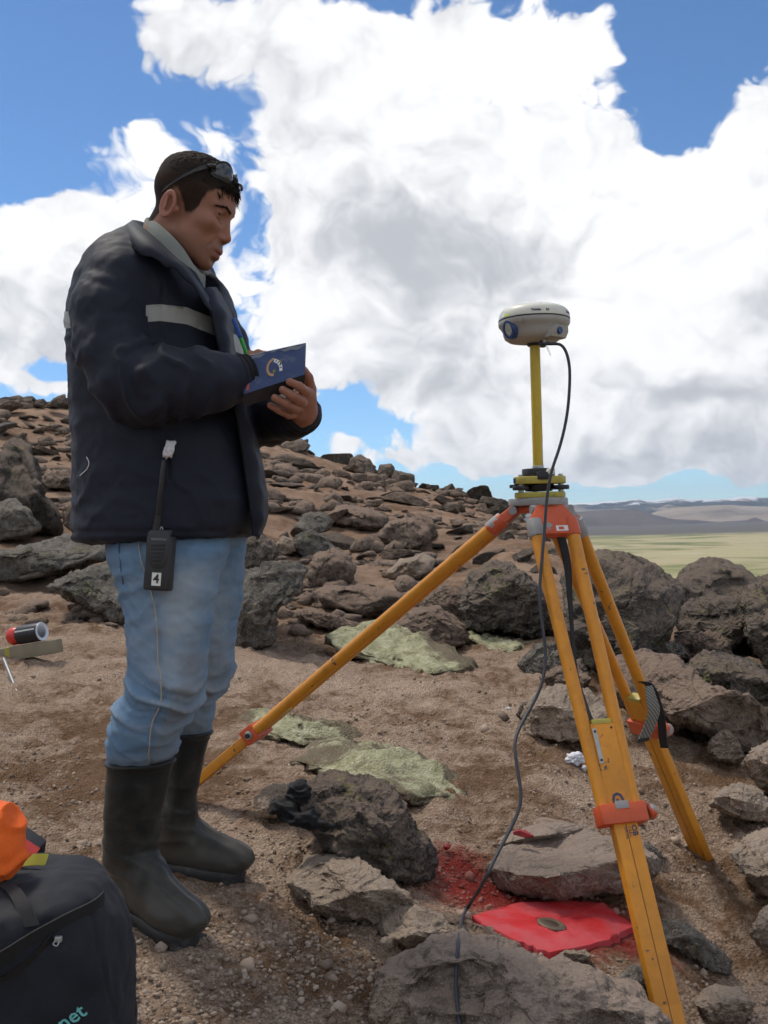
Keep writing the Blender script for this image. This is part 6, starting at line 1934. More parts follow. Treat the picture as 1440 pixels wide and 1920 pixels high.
        d_ = .0022 * fbm(np.stack([bv[:, 0] * 8, bv[:, 1] * 8, bv[:, 2] * 20], -1), 3, seed) * sh
        ztop = max(r[0] for r in rows_)
        for zz, a_, wd in ((ztop - .012, .0022, .004), (ztop - .125, .0016, .0030), (ztop - .215 + .05 * (s_ - .2), .0014, .0030)):
            d_ += a_ * np.exp(-((bv[:, 2] - zz - .01 * np.sin(bv[:, 0] * 20)) / wd) ** 2)
        # ribs over the toe and ankle creases
        d_ += .0022 * np.cos(o_ * 230) * sstep(.52, .62, s_) * (h_ > .04) * (1 - sh)
        d_ += .0035 * (ridge(bv[:, 2] * 75 + s_ * 7) - .5) * np.exp(-((h_ - .13) / .04) ** 2)
        bv2 = bv + nb * d_[:, None]
        me_ = mesh_from(name, bv2, bq)
        set_attr(me_, 'dirt', np.clip(.62 * sstep(.16, .02, h_) + .30 * sstep(.35, .2, h_) * 1.0 + .10, 0, 1))
        o = obj(name, me_, M_RUBBER, PERSON, label=label)
        # rim and sole
        rt = rows_[0] if rows_[0][0] > rows_[-1][0] else rows_[-1]
        rp = [Vector((rt[1] + rt[3] * 1.0 * math.cos(k), rt[2] + rt[4] * 1.0 * math.sin(k), rt[0] - .006)) for k in [2 * math.pi * i / 40 for i in range(41)]]
        MB().tube(rp, .0042, 8).build('boot_rim', M_RUBBER, o)
        def outl(k, g_):
            ss = np.linspace(0, 1, 18); w_ = np.interp(ss, [0, .06, .2, .45, .75, .92, 1.0], [.012, .032, .037, .036, .049, .036, .010]) + g_
            L1 = [Fp(a - .02 + (.04 + g_ * 0) * a, b, k) for a, b in zip(ss, w_)]; L2 = [Fp(a - .02 + .04 * a, -b, k) for a, b in zip(ss, w_)]
            return L1 + L2[::-1]
        mb_ = MB(); mb_.loft([outl(-.012, -.002), outl(.004, .003), outl(.015, .0045), outl(.021, .001)])
        mb_.build('boot_sole', M_SOLE, o, angle=50)
        for q in range(9):
            a = .06 + q * .11
            if .36 < a < .5: continue
            MB().box(Fp(a, 0, -.010), (f, l, (0, 0, 1)), (.009, .030 + .014 * (a > .5), .008), .002).build('boot_lug', M_SOLE, o)
    h1, t1 = a3(228, 1704, 2.21), a3(362, 1766, 2.085)
    for v in (h1, t1): v[2] = max(v[2], ghs(v[0], v[1]) + .006)
    boot([(1424, 200, 326, 2.163, .064), (1480, 198, 314, 2.17, .058), (1530, 196, 302, 2.175, .052), (1580, 197, 292, 2.18, .046), (1620, 202, 284, 2.185, .040)], (h1, t1), 'boot', 'nearer rubber boot with dusty toe', 90)
    h2, t2 = a3(285, 1628, 2.465), a3(452, 1644, 2.405)
    for v in (h2, t2): v[2] = max(v[2], ghs(v[0], v[1]) + .006)
    boot([(1370, 311, 397, 2.404, .058), (1420, 310, 384, 2.41, .054), (1480, 308, 371, 2.415, .050), (1530, 307, 360, 2.42, .045), (1565, 309, 354, 2.425, .040)], (h2, t2), 'boot', 'farther rubber boot behind the near one', 95)
build_person()

# ---------------------------------------------------------------- sunglasses pushed up on the hair
def build_glasses():
    c = h2w(55, 0, 96)
    t = empty('sunglasses', tuple(c), 'black wraparound sunglasses pushed up on the hair', 'sunglasses')
    M_FR = plain('black_gloss_frame', (0.010, 0.011, 0.011), .22, 0, .2)
    ma, nt, bs = new_mat('smoke_lens')
    bs.inputs['Base Color'].default_value = (0.055, 0.060, 0.068, 1); bs.inputs['Roughness'].default_value = .08
    bs.inputs['Metallic'].default_value = .35
    g = NT(nt); L(nt, g.mix(g.noise(30.0, 3), (0.045, 0.050, 0.055), (0.085, 0.09, 0.10)), bs.inputs['Base Color'])
    for sg in (-1, 1):
        # temple: from the hinge back to the top of the ear
        pth = [(54, 64 * sg, 76), (44, 69 * sg, 68), (28, 73 * sg, 53), (12, 74 * sg, 36), (-2, 73 * sg, 20), (-10, 70 * sg, 8)]
        P_ = spline([h2w(*q) for q in pth], 8)
        mb = MB(); nn = len(P_)
        mb.ribbon(P_, [Vector(HU * (.0105 - .0065 * i / nn) + HF * .0) for i in range(nn)], .0032)
        mb.build('temple', M_FR, t)
        # lens: a curved oval lying on the hair above the forehead
        n_ = HF * .80 + HL * .52 * sg + HU * .30; n_ /= np.linalg.norm(n_)
        s_ = np.cross(HU, n_); s_ /= np.linalg.norm(s_); s_ = s_ * (1 if sg > 0 else 1)
        u_ = np.cross(n_, s_)
        lc = h2w(81, 36 * sg, 79)
        def el(rx, ry, dep, k0=0.0):
            return [Vector(lc + s_ * rx * math.cos(k) + u_ * ry * (math.sin(k) - .12 * math.cos(2 * k)) + n_ * (dep - .9 * (rx * math.cos(k)) ** 2 / .06)) for k in [2 * math.pi * i / 36 for i in range(36)]]
        MB().loft([el(.031, .0205, -.001), el(.0305, .020, .003), el(.022, .0145, .0062), el(.010, .007, .0075)]).build('lens', ma, t, angle=70)
        MB().tube(el(.0318, .0212, .0015) + el(.0318, .0212, .0015)[:1], .0026, 8).build('frame_rim', M_FR, t)
        hp = [h2w(*q) for q in ((54, 64 * sg, 76), (60, 62 * sg, 79), (66, 58 * sg, 81))]
        MB().tube(spline(hp, 4), .0052, 10).build('hinge', M_FR, t)
    br = [h2w(*q) for q in ((102, -16, 72), (104, -6, 74), (104, 6, 74), (102, 16, 72))]
    MB().tube(spline(br, 5), .0032, 8).build('nose_bridge', M_FR, t)
build_glasses()
# ---------------------------------------------------------------- notebook in his hands
def build_notebook():
    A, B, C, D_ = pt(459, 668, 2.070), pt(574, 643, 2.105), pt(572, 702, 2.062), pt(457, 739, 2.030)   # corners of the outer cover
    t = empty('notebook', tuple((C + D_) / 2), 'worn blue notebook held open in front of the chest', 'notebook')
    n = (B - A).cross(D_ - A).normalized()
    if n.y > 0: n = -n                                    # towards the camera
    M_COV = plain('worn_blue_cover', (0.017, 0.040, 0.125), .5, 0, .18, 30, .15, 120, dirt=(0.15, 0.16, 0.18), dirt_amt=.6, dirt_scale=22.0, dirt_lo=.56)
    M_BK = plain('dark_back_cover', (0.014, 0.014, 0.016), .55, 0, .2)
    M_PG = plain('page_edges', (0.60, 0.58, 0.50), .8, 0, .12, 400)
    r = (B - A).normalized(); u = (A - D_).normalized()
    def slab(a, b, c, d, off, th, name, mat, par=t):
        q = [a, b, c, d]
        mb = MB(); mb.loft([[p + n * off for p in q], [p + n * (off - th) for p in q]])
        return mb.build(name, mat, par, smooth=False)
    cov = slab(A, B, C, D_, 0, .0016, 'front_cover', M_COV)
    ins = lambda p, k: p + ((A + B + C + D_) / 4 - p) * k
    slab(ins(A, .02) + u * .003, ins(B, .02) + u * .003, ins(C, .03), ins(D_, .03), -.0018, .009, 'pages', M_PG)
    # lower half of the open book: the dark back cover turned towards the viewer
    lo1, lo2 = D_ - u * .014 + n * -.022, C - u * .012 + n * -.020
    mb = MB(); mb.loft([[D_ + n * -.0005, C + n * -.0005, lo2, lo1], [D_ - n * .003, C - n * .003, lo2 - n * .004, lo1 - n * .004]]); mb.build('spine', M_BK, t, smooth=False)
    slab(D_ - n * .012 - u * .002, C - n * .012 - u * .002, C - n * .020 - u * .005, D_ - n * .020 - u * .006, 0, .0030, 'back_cover', M_BK)
    def P(fx, fy, off=.0006):
        a = A + (B - A) * fx; d = D_ + (C - D_) * fx
        return a + (d - a) * fy + n * off
    # worn top edge and corner
    mb = MB()
    top = [P(x, .03 + .02 * math.sin(x * 23), .0004) for x in np.linspace(0, 1, 24)]
    low = [P(x, .09 + .05 * math.sin(x * 9 + .6) + .03 * math.sin(x * 31) + (.10 if x < .12 else 0), .0004) for x in np.linspace(0, 1, 24)]
    mb.loft([top, low], cap=False, closed=False)
    mb.build('worn_edge', plain('worn_paper_board', (0.16, 0.175, 0.21), .8, 0, .35, 60), cov)
    mb = MB(); mb.add([P(0, .05), P(.09, .02), P(.10, .20), P(.05, .32), P(0, .36)], [(0, 1, 2, 3, 4)]); mb.build('worn_corner', plain('bare_board', (0.30, 0.28, 0.23), .8, 0, .25, 90), cov)
    mb = MB(); mb.add([P(.045, .80), P(.085, .76), P(.08, .93), P(.04, .95)], [(0, 1, 2, 3)]); mb.build('red_mark', plain('red_print', (0.45, 0.08, 0.06), .6), cov)
    # round crest: an orange ribbon, a white barred ribbon and an olive bar between them
    def arc(cx, cy, r0, r1, a0, a1, name, mat, k=14):
        m_ = MB()
        mk = lambda r_: [P(cx + r_ * math.cos(a) * .5, cy + r_ * math.sin(a), .0009) for a in np.linspace(rad(a0), rad(a1), k)]
        m_.loft([mk(r0), mk(r1)], cap=False, closed=False)
        return m_.build(name, mat, cov)
    arc(.49, .50, .20, .27, 95, 265, 'crest_ribbon', plain('orange_print', (0.42, 0.24, 0.12), .6))
    wr = arc(.44, .62, .26, .36, -75, 10, 'crest_band', M_PAPER)
    for a in (-62, -44, -26, -8):
        m_ = MB(); q = rad(a)
        mk = lambda r_, o: P(.44 + r_ * math.cos(q + o) * .5, .62 + r_ * math.sin(q + o), .0014)
        m_.add([mk(.275, -.06), mk(.345, -.06), mk(.345, .06), mk(.275, .06)], [(0, 1, 2, 3)]); m_.build('crest_letter', M_INK, wr)
    m_ = MB(); m_.add([P(.455, .60, .0009), P(.50, .56, .0009), P(.51, .66, .0009), P(.47, .70, .0009)], [(0, 1, 2, 3)]); m_.build('crest_mark', plain('olive_print', (0.16, 0.17, 0.04), .6), cov)
    m_ = MB(); m_.add([P(.57, .36, .0009), P(.60, .32, .0009), P(.605, .48, .0009), P(.58, .52, .0009)], [(0, 1, 2, 3)]); m_.build('crest_mark', plain('olive_print2', (0.16, 0.17, 0.04), .6), cov)
build_notebook()
def build_pen():
    a, b, c, d = pt(437, 597, 2.095), pt(451, 633, 2.105), pt(464, 667, 2.118), pt(470, 684, 2.130)
    t = empty('pen', tuple(d), 'blue and green pen upright in the writing hand', 'pen')
    MB().cyl(b, a, .0050, .0042, 16, .001).build('cap', plain('blue_pen_plastic', (0.012, 0.075, 0.34), .3), t)
    MB().cyl(d, b, .0036, .0042, 16).build('barrel', plain('green_pen_plastic', (0.045, 0.42, 0.06), .3), t)
    e = a + (b - a) * .1 + Vector((-.001, -.0052, 0))
    MB().box((e + b + Vector((-.001, -.0052, 0))) / 2, ((b - a).normalized(), Vector((1, 0, .3)).normalized(), Vector((0, 1, 0))), (.017, .0018, .0008)).build('clip', plain('blue_clip', (0.012, 0.075, 0.34), .3), t)
build_pen()

# ---------------------------------------------------------------- two-way radio on the belt
def build_radio():
    RY = 2.035
    ctr = pt(300, 1054, RY)
    t = empty('two_way_radio', tuple(pt(298, 1108, RY)), 'black two-way radio with a white number four hanging at the hip', 'radio')
    X = (pt(324, 1054, RY - .004) - pt(276, 1058, RY + .006)).normalized(); Z = (pt(305, 1000, RY + .006) - pt(297, 1108, RY)).normalized(); Yn = Z.cross(X)
    X = Yn.cross(Z)
    if Yn.dot(Vector((0, 1, 0))) < 0: Yn = -Yn
    fr = -Yn
    k = pxm(RY)
    hw, hh = 25 * k, 55 * k
    q = lambda x, z, f=0.0: ctr + X * (x * k) + Z * (z * k) + fr * f
    body = MB().box(q(0, -2), (X, Z, Yn), (hw, hh - 4 * k, .016), .005, 3)
    b = body.build('casing', M_BLACK, t)
    # lower battery half stands slightly back, upper front is arched
    MB().prism([(-.0235, .010), (-.0235, .052), (-.018, .058), (.018, .058), (.0235, .052), (.0235, .010), (.016, -.010), (.006, -.018), (-.006, -.018), (-.016, -.010)], q(1, 4, .0165), (X, Z, fr), .004, .0015).build('front_panel', plain('radio_front', (0.022, 0.022, 0.023), .5, 0, .1), t)
    for i in range(6):
        w = .0150 - .0008 * abs(i - 1) - (.003 if i > 3 else 0)
        MB().box(q(1, 32 - i * 7.0, .0192), (X, Z, fr), (w, .0014, .0012), .0006).build('speaker_bar', M_BLACK, t)
    text_mb('KENWOOD', .0060, q(2, 42, .0189), X, Z, bold=.0001).build('lettering', plain('grey_print', (0.22, 0.22, 0.22), .6), t, smooth=False)
    lab = MB().box(q(2, -32, .0166), (X, Z, fr), (.0095, .0128, .0005)).build('number_label', plain('label_white', (0.72, 0.72, 0.66), .6, 0, .04), t)
    text_mb('4', .0250, q(2, -32, .0174), X, Z, bold=.0006).build('number', M_BLACK, lab, smooth=False)
    # top: antenna, knobs, belt clip
    an0 = q(-12, 53); an1 = pt(307, 862, RY - .012)
    mid = an0.lerp(an1, .25)
    MB().cyl(an0, an0.lerp(an1, .10), .0080, .0075, 18).cyl(an0.lerp(an1, .08), mid, .0068, .0058, 18).cyl(mid, an1, .0058, .0036, 18, .002).build('antenna', M_BLACK, t)
    MB().cyl(q(14, 51), q(14.5, 61), .0062, .0056, 18, .001).build('volume_knob', M_BLACK, t)
    MB().cyl(q(1, 51), q(1.5, 57), .0052, .0048, 18, .001).build('channel_knob', M_BLACK, t)
    MB().tube(spline([q(-3, 52, .004), q(-2, 62, .006), q(1, 66, .006), q(3, 60, .005)], 6), .0009, 6).build('strap_ring', M_STEEL, t)
    MB().box(q(0, 20, -.020), (X, Z, fr), (.013, .032, .004), .002).build('belt_clip', M_BLACK, t)
build_radio()
def blob_mesh(name, label, cat, centre, size, mat, seed, lump=.35, freq=2.0, sub=4, rot=None):
    D, Fc = ico(sub)
    d = 1 + lump * fbm(D * freq + seed, 3, seed) - lump * .8 * np.abs(fbm(D * freq * 2.1 + seed, 2, seed + 4))
    V = D * d[:, None] * np.array(size)
    if rot is not None: V = V @ np.array(Matrix.Rotation(rot, 3, 'Y')).T
    o = obj(name, mesh_from(name, V, Fc), mat, None, label, cat)
    o.location = centre
    return o
M_TISSUE = plain('white_tissue', (0.68, 0.68, 0.72), .9, 0, .06, 40)
blob_mesh('white_cloth', 'white cloth sticking out of the jacket pocket', 'cloth', pt(318, 841, 2.035), (.0115, .012, .022), M_TISSUE, 73, .45, 1.2, rot=.3)

# ---------------------------------------------------------------- black duffel bag at lower left
def build_bag():
    BY = 1.62
    ctr = pt(60, 1800, BY)
    t = empty('duffel_bag', tuple(pt(80, 2000, BY)), 'black duffel bag with webbing straps at the lower left corner', 'bag')
    M_BAG = cloth_mat('black_bag_nylon', (0.010, 0.011, 0.015), (0.018, 0.020, 0.027), .75, 350.0, .3)
    W3 = lambda px, py, Y: a3(px, py, Y).astype(np.float32)
    rows = [(2060, -330, 226), (1980, -330, 226), (1900, -330, 226), (1830, -330, 224), (1780, -330, 214), (1735, -330, 198), (1700, -330, 178), (1675, -330, 156), (1658, -330, 130)]
    R = []
    for py, x0, x1 in rows:
        a, b = a3(x0, py, BY), a3(x1, py, BY)
        R.append((a[2], (a[0] + b[0]) / 2, BY + .05, (b[0] - a[0]) / 2, .17 if py > 1700 else (.16 if py > 1650 else .13)))
    # top slopes down to the left and away
    def sdf(P):
        d = stack(P, R, 3.2, .035)
        pl = (P[:, 2] - a3(120, 1652, BY)[2]) + .10 * (a3(120, 1652, BY)[0] - P[:, 0])
        return smax(d, pl, .03)
    lo = (R[0][1] - R[0][3] - .03, BY - .16, R[0][0] - .02); hi = (a3(265, 1800, BY)[0], BY + .26, R[-1][0] + .03)
    v, q = nets(sdf, lo, hi, .0065)
    v = relax(v, q, 2, .5); n = normals(v, q)
    d = .006 * fbm(v * np.array([9, 9, 6.]), 3, 140) + .003 * fbm(v * 26, 3, 141)
    px, py = px_of(v)
    seam = np.abs((px - 165) - (py - 1700) * .25)
    d -= .004 * np.exp(-(seam / 3) ** 2) * (py > 1690)
    v = v + n * d[:, None]
    body = obj('bag_body', mesh_from('bag_body', v, q), M_BAG, t)
    n = normals(v, q)
    def on(a, b, lift=.004):
        i = int(np.argmin((px - a) ** 2 + (py - b) ** 2 + np.where(n[:, 1] < .4, 0, 1e6)))
        return Vector(v[i] + n[i] * lift)
    def strap(pts, w, name, mat, lift=.004):
        p = spline([on(*q_, lift) for q_ in pts], 5)
        MB().ribbon(p, w, .003).build(name, mat, t)
    M_WEB2 = plain('black_webbing', (0.014, 0.014, 0.016), .8, 0, .3, 500, .8, 900)
    strap([(-60, 1826), (0, 1800), (60, 1768), (120, 1735), (170, 1706), (192, 1688)], Vector((.004, -.012, .030)), 'webbing_strap', M_WEB2)
    strap([(-40, 1862), (10, 1836), (55, 1800), (85, 1772), (98, 1762)], Vector((.001, -.003, .010)), 'zip_track', plain('zip_tape', (0.008, 0.008, 0.009), .6), .003)
    strap([(0, 1668), (25, 1680), (45, 1705), (55, 1738)], Vector((.024, -.006, .006)), 'handle', M_WEB2, .008)
    c = on(106, 1760, .006)
    z = MB().box(c, ((1, 0, 0), (0, 1, 0), (0, 0, 1)), (.0055, .003, .0045), .0015).build('zip_pull', M_STEEL, t)
    MB().tube(spline([c + Vector((-.002, -.003, .001)), c + Vector((-.006, -.006, -.005)), c + Vector((0, -.007, -.007)), c + Vector((.002, -.003, -.002))], 5), .0011, 6).build('pull_ring', M_STEEL, z)
    # printed lettering low on the side
    lp = on(140, 1908, .001); lr = (on(160, 1900, .001) - on(122, 1918, .001)).normalized()
    nn = Vector((0.05, -1, .05)).normalized(); up = nn.cross(lr)
    if up.z < 0: up = -up
    text_mb('net', .032, lp + Vector((0, -.004, -.002)), lr, (up - lr * .2), depth=.001, bold=.0004).build('lettering', plain('turquoise_print', (0.13, 0.42, 0.40), .7), t, smooth=False)
build_bag()
def build_orange():
    OY = 1.66
    W3 = lambda px, py, Y: a3(px, py, Y).astype(np.float32)
    M_O = cloth_mat('bright_orange_fabric', (0.72, 0.105, 0.012), (0.86, 0.15, 0.018), .7, 300.0, .3)
    def sdf(P):
        d = chain(P, [(W3(-90, 1560, OY), .060), (W3(-30, 1570, OY), .056), (W3(-12, 1598, OY - .01), .042)], .02)
        d = smin(d, sd_cone(P, W3(-40, 1630, OY - .01), W3(5, 1612, OY - .02), .026, .028), .03)
        d = smin(d, sd_cone(P, W3(-45, 1555, OY + .01), W3(-2, 1548, OY), .03, .018), .03)
        return d
    v, q = nets(sdf, a3(-190, 1690, OY) - np.array([0, .09, 0]), a3(60, 1490, OY) + np.array([0, .09, 0]), .005)
    v = relax(v, q, 1); n = normals(v, q)
    v = v + n * (.007 * fbm(v * 16, 3, 150) + .009 * ((1 - np.abs(np.sin(v[:, 0] * 55 + v[:, 2] * 45 + 2 * fbm(v * 14, 2, 151)))) ** 2))[:, None]
    obj('orange_pouch', mesh_from('orange_pouch', v, q), M_O, None, 'bright orange fabric bundle lying on the duffel bag at the left edge', 'bundle')
    # yellow strap and red-edged black case behind it
    p = [pt(20, 1626, 1.74), pt(40, 1616, 1.73), pt(62, 1612, 1.72), pt(88, 1612, 1.72)]
    MB().ribbon(spline(p, 5), Vector((.004, .01, .016)), .002).build('yellow_strap', plain('yellow_webbing', (0.42, 0.40, 0.05), .7, 0, .1), None, label='short yellow strap beside the orange bundle', cat='strap')
    t = empty('black_case', tuple(pt(40, 1625, 1.78)), 'small black case with red edge behind the orange bundle', 'case')
    mb = MB(); a = [pt(8, 1560, 1.80), pt(40, 1582, 1.80), pt(66, 1600, 1.80), pt(60, 1640, 1.80), pt(0, 1640, 1.80)]
    mb.loft([[p_ + Vector((0, -.02, 0)) for p_ in a], [p_ + Vector((0, .06, .004)) for p_ in a]]); mb.build('case_body', M_BLACK, t, smooth=False)
    e = [pt(8, 1558, 1.775), pt(40, 1580, 1.775), pt(69, 1599, 1.775)]
    MB().ribbon(spline(e, 4), Vector((0, .03, .003)), .004).build('red_edge', plain('red_trim', (0.42, 0.03, 0.025), .6), t)
build_orange()

# ---------------------------------------------------------------- spray can, board and peg at the left
def build_can():
    CYD = 4.66
    a, b = pt(8, 1196, CYD + .05), pt(78, 1184, CYD - .02)
    ax = (b - a).normalized(); r = 17.5 * pxm(CYD)
    a = b - ax * .165
    t = empty('spray_can', tuple((a + b) / 2), 'black and red spray paint can lying on the wooden board', 'spray can')
    body = MB().lathe([(r * .92, 0), (r, .004), (r, .115), (r * .97, .121)], b - ax * .121, ax, 32)
    body.build('can_body', plain('black_can_print', (0.020, 0.020, 0.024), .35, 0, .2, 60, dirt=(0.25, 0.25, 0.25), dirt_amt=.35, dirt_scale=70.0, dirt_lo=.60), t)
    MB().lathe([(r * .97, 0), (r * 1.01, .002), (r * .98, .005), (r * .80, .0035), (r * .5, -.004), (0, -.007)], b, ax, 32).build('can_base', plain('white_tin', (0.62, 0.66, 0.74), .4, 0, .05), t)
    MB().lathe([(r * .90, .0), (r * .95, -.004), (r * .95, -.040), (r * .85, -.048), (0, -.048)], b - ax * .121, ax, 32).build('cap', plain('red_cap', (0.55, 0.035, 0.022), .35), t)
    u = (EYE - b).normalized(); u = (u - ax * u.dot(ax)).normalized(); w = ax.cross(u)
    strp = MB(); k = [math.radians(x) for x in (20, 25, 30)]
    strp.loft([[b - ax * s_ + (u * math.cos(q) + (Vector((0, 0, 1)) - ax * ax.z).normalized() * math.sin(q)) * (r + .0005) for q in k] for s_ in (.008, .115)], cap=False, closed=False)
    strp.build('silver_line', M_STEEL, t)
build_can()
def build_board():
    BYD = 4.66
    t = empty('wooden_board', tuple(pt(50, 1235, BYD)), 'weathered wooden board with a yellow band half buried under the spray can', 'board')
    M_W = plain('weathered_wood', (0.24, 0.21, 0.145), .85, 0, .25, 30, .4, 120)
    P = [pt(-30, 1222, BYD + .05), pt(110, 1190, BYD), pt(106, 1204, BYD - .03), pt(102, 1216, BYD - .03), pt(-30, 1238, BYD + .0)]
    ax = (pt(112, 1200, BYD - .02) - pt(-40, 1226, BYD + .04)); ln = ax.length; ax.normalize()
    c = (pt(112, 1210, BYD - .02) + pt(-40, 1236, BYD + .04)) / 2
    sd = Vector((0, 0, 1)); sd = (sd - ax * sd.dot(ax)).normalized(); th = ax.cross(sd)
    MB().box(c, (ax, th, sd), (ln / 2, .030, .030), .003).build('plank', M_W, t)
    k = c - ax * (ln / 2 - 66 * pxm(BYD))
    MB().box(k, (ax, th, sd), (.012, .0312, .0312), .003).build('yellow_band', plain('yellow_tape', (0.36, 0.31, 0.05), .6), t)
    a, b = pt(8, 1238, 4.30), pt(33, 1292, 4.12)
    b.z = ghs(b.x, b.y) - .005
    MB().cyl(b, a, .0062, .0078, 12).cyl(a, a + (a - b).normalized() * .008, .0085, .0085, 12).build('steel_peg', plain('dull_steel', (0.27, 0.27, 0.27), .5, .5), None, label='grey steel peg stuck in the soil in front of the board', cat='peg')
build_board()

# ---------------------------------------------------------------- red survey mark set in the ground
def build_mark():
    t = empty('survey_mark', tuple(MARK), 'red-painted concrete survey mark with a round metal disc', 'survey mark')
    ma, nt, bs = new_mat('red_spray_paint')
    g = NT(nt); P = g.coord('Object')
    c = g.mix(g.ramp(g.noise(9.0, 5, .6, P), [(.4, 0.0), (.62, 1.0)]), (0.52, 0.010, 0.012), (0.50, 0.062, 0.070))
    c = g.mix(g.ramp(g.noise(60.0, 4, .7, P), [(.66, 0.0), (.72, .8)]), c, (0.11, 0.03, 0.025))
    L(nt, c, bs.inputs['Base Color']); bs.inputs['Roughness'].default_value = .72
    g.bump(bs, g.noise(45.0, 5, .7, P), .5, .006)
    q = [(880, 1718), (960, 1694), (1060, 1686), (1130, 1694), (1190, 1738), (1140, 1762), (1030, 1786), (968, 1764)]
    Z = pt(1035, 1736, 2.42).z
    P3 = []
    def hitp(a, b):            # on the slightly tilted top of the block
        d = ray(a, b)
        k = (.006 + .215 * .185 - EYE.z) / (d.z + .215 * d.x)
        return EYE + d * k
    for a, b in q: P3.append(hitp(a, b))
    P3d = []
    rng = random.Random(2)
    for i in range(len(P3)):
        a, b = P3[i], P3[(i + 1) % len(P3)]
        for k in range(6): P3d.append(a.lerp(b, k / 6) + Vector((rng.uniform(-.007, .007), rng.uniform(-.007, .007), 0)))
    cen = sum(P3d, Vector()) / len(P3d)
    rings = []
    for f_, dz in ((1.01, -.16), (1.0, -.004), (.99, .0), (.96, 0), (.8, .001), (.55, .002), (.30, .002), (.05, .002)):
        rings.append([cen + (p - cen) * f_ + Vector((0, 0, dz + (.002 * math.sin(p.x * 60 + f_ * 9) + .0015 * math.sin(p.y * 90) if f_ < .99 else 0))) for p in P3d])
    MB().loft(rings).build('concrete_block', ma, t, angle=28)
    dc = hitp(1034, 1736)
    M_DISC = plain('tarnished_brass', (0.17, 0.125, 0.085), .5, .5, .3, 60, .3, 200)
    disc = MB().lathe([(0, .0050), (.020, .0050), (.024, .0062), (.030, .0062), (.0335, .0040), (.034, -.004)], dc + Vector((0, 0, .001)), (.215, 0, 1), 40).build('metal_disc', M_DISC, t)
    MB().lathe([(0, .0056), (.0165, .0056), (.0175, .0050)], dc + Vector((0, 0, .001)), (.215, 0, 1), 32).build('disc_centre', plain('dark_brass', (0.085, 0.06, 0.04), .5, .4), disc)
build_mark()

# ---------------------------------------------------------------- small things on the ground
def on_ground(px, py, lift=0.0):
    g = ground_at(px, py)
    return Vector((g.x, g.y, ghs(g.x, g.y) + lift))
g = on_ground(1078, 1437, .012); blob_mesh('crumpled_paper', 'crumpled white paper left of the near leg', 'paper', g, (.036, .025, .018), M_TISSUE, 81, .5, 2.4)
g = on_ground(1096, 1442, .006); blob_mesh('paper_scrap', 'small white scrap touching the crumpled paper', 'paper', g, (.014, .012, .009), M_TISSUE, 82, .5, 2.4, 3)
g = on_ground(982, 1342, .012); blob_mesh('paper_scrap', 'white paper scrap beside the cable and dark stone', 'paper', g, (.020, .014, .010), M_TISSUE, 83, .5, 2.0, 3)
g = on_ground(953, 1321, .006); blob_mesh('paper_scrap', 'tiny white scrap left of the small dark stone', 'paper', g, (.012, .010, .005), M_TISSUE, 84, .5, 2.0, 3)
def small_stone(label, px, py, Y, size, mat, seed, rot=0):
    D, Fc = ico(4); V = D.copy(); rng = np.random.RandomState(seed)
    for k in range(9):
        n_ = rng.normal(size=3); n_ /= np.linalg.norm(n_); h = V @ n_ - rng.uniform(.5, .8); V = V - np.where(h > 0, h, 0)[:, None] * n_
    V = V * (1 + .08 * fbm(D * 3, 3, seed))[:, None] * np.array(size)
    V = V @ np.array(Matrix.Rotation(rot, 3, 'Y')).T
    o = obj('stone', mesh_from('stone', V, Fc), mat, None, label, 'stone'); o.location = pt(px, py, Y)
M_RS = plain('red_sprayed_stone', (0.30, 0.020, 0.022), .6, 0, .4, 40, .5, 60)
small_stone('red-painted stone chip lying on the slab', 983, 1565, 2.70, (.030, .018, .011), M_RS, 5, .25)
small_stone('red-dusted pebble in the sprayed soil left of the block', 856, 1682, 2.52, (.012, .010, .008), M_RS, 6)
small_stone('reddish pebble beside the dark boulder right end', 838, 1588, 2.70, (.014, .012, .008), M_RS, 7)
small_stone('round pebble in the gap under the triangular rock', 727, 1768, 2.16, (.017, .014, .013), RM['tan'] if 'RM' in globals() else M_RS, 8)

# black cloth knotted on the boulder
def build_black_cloth():
    KY = 2.53
    M_C = cloth_mat('black_plastic_cloth', (0.008, 0.008, 0.009), (0.016, 0.016, 0.017), .75, 200.0, .3)
    W3 = lambda px, py, Y: a3(px, py, Y).astype(np.float32)
    def sdf(P):
        d = chain(P, [(W3(572, 1472, KY), .010), (W3(562, 1484, KY - .01), .027), (W3(550, 1500, KY - .015), .018)], .008)
        d = smin(d, sd_ell(P, W3(534, 1516, KY - .03), (.036, .030, .022)), .008)
        d = smin(d, sd_ell(P, W3(566, 1530, KY - .04), (.050, .040, .020)), .012)
        d = smin(d, chain(P, [(W3(580, 1542, KY - .06), .014), (W3(604, 1549, KY - .075), .011), (W3(626, 1552, KY - .08), .006)], .01), .012)
        return d
    v, q = nets(sdf, a3(490, 1590, KY) - np.array([0, .13, 0]), a3(650, 1440, KY) + np.array([0, .07, 0]), .0032)
    n = normals(v, q)
    r_ = 1 - np.abs(fbm(v * np.array([20, 30, 62.]) + 3 * v[:, :1], 2, 161)) * 1.8
    v = v + n * (.0085 * (r_ - .5) + .0015 * fbm(v * 90, 2, 160))[:, None]
    obj('black_cloth', mesh_from('black_cloth', v, q), M_C, None, 'black crumpled cloth draped on the dark boulder', 'cloth')
build_black_cloth()

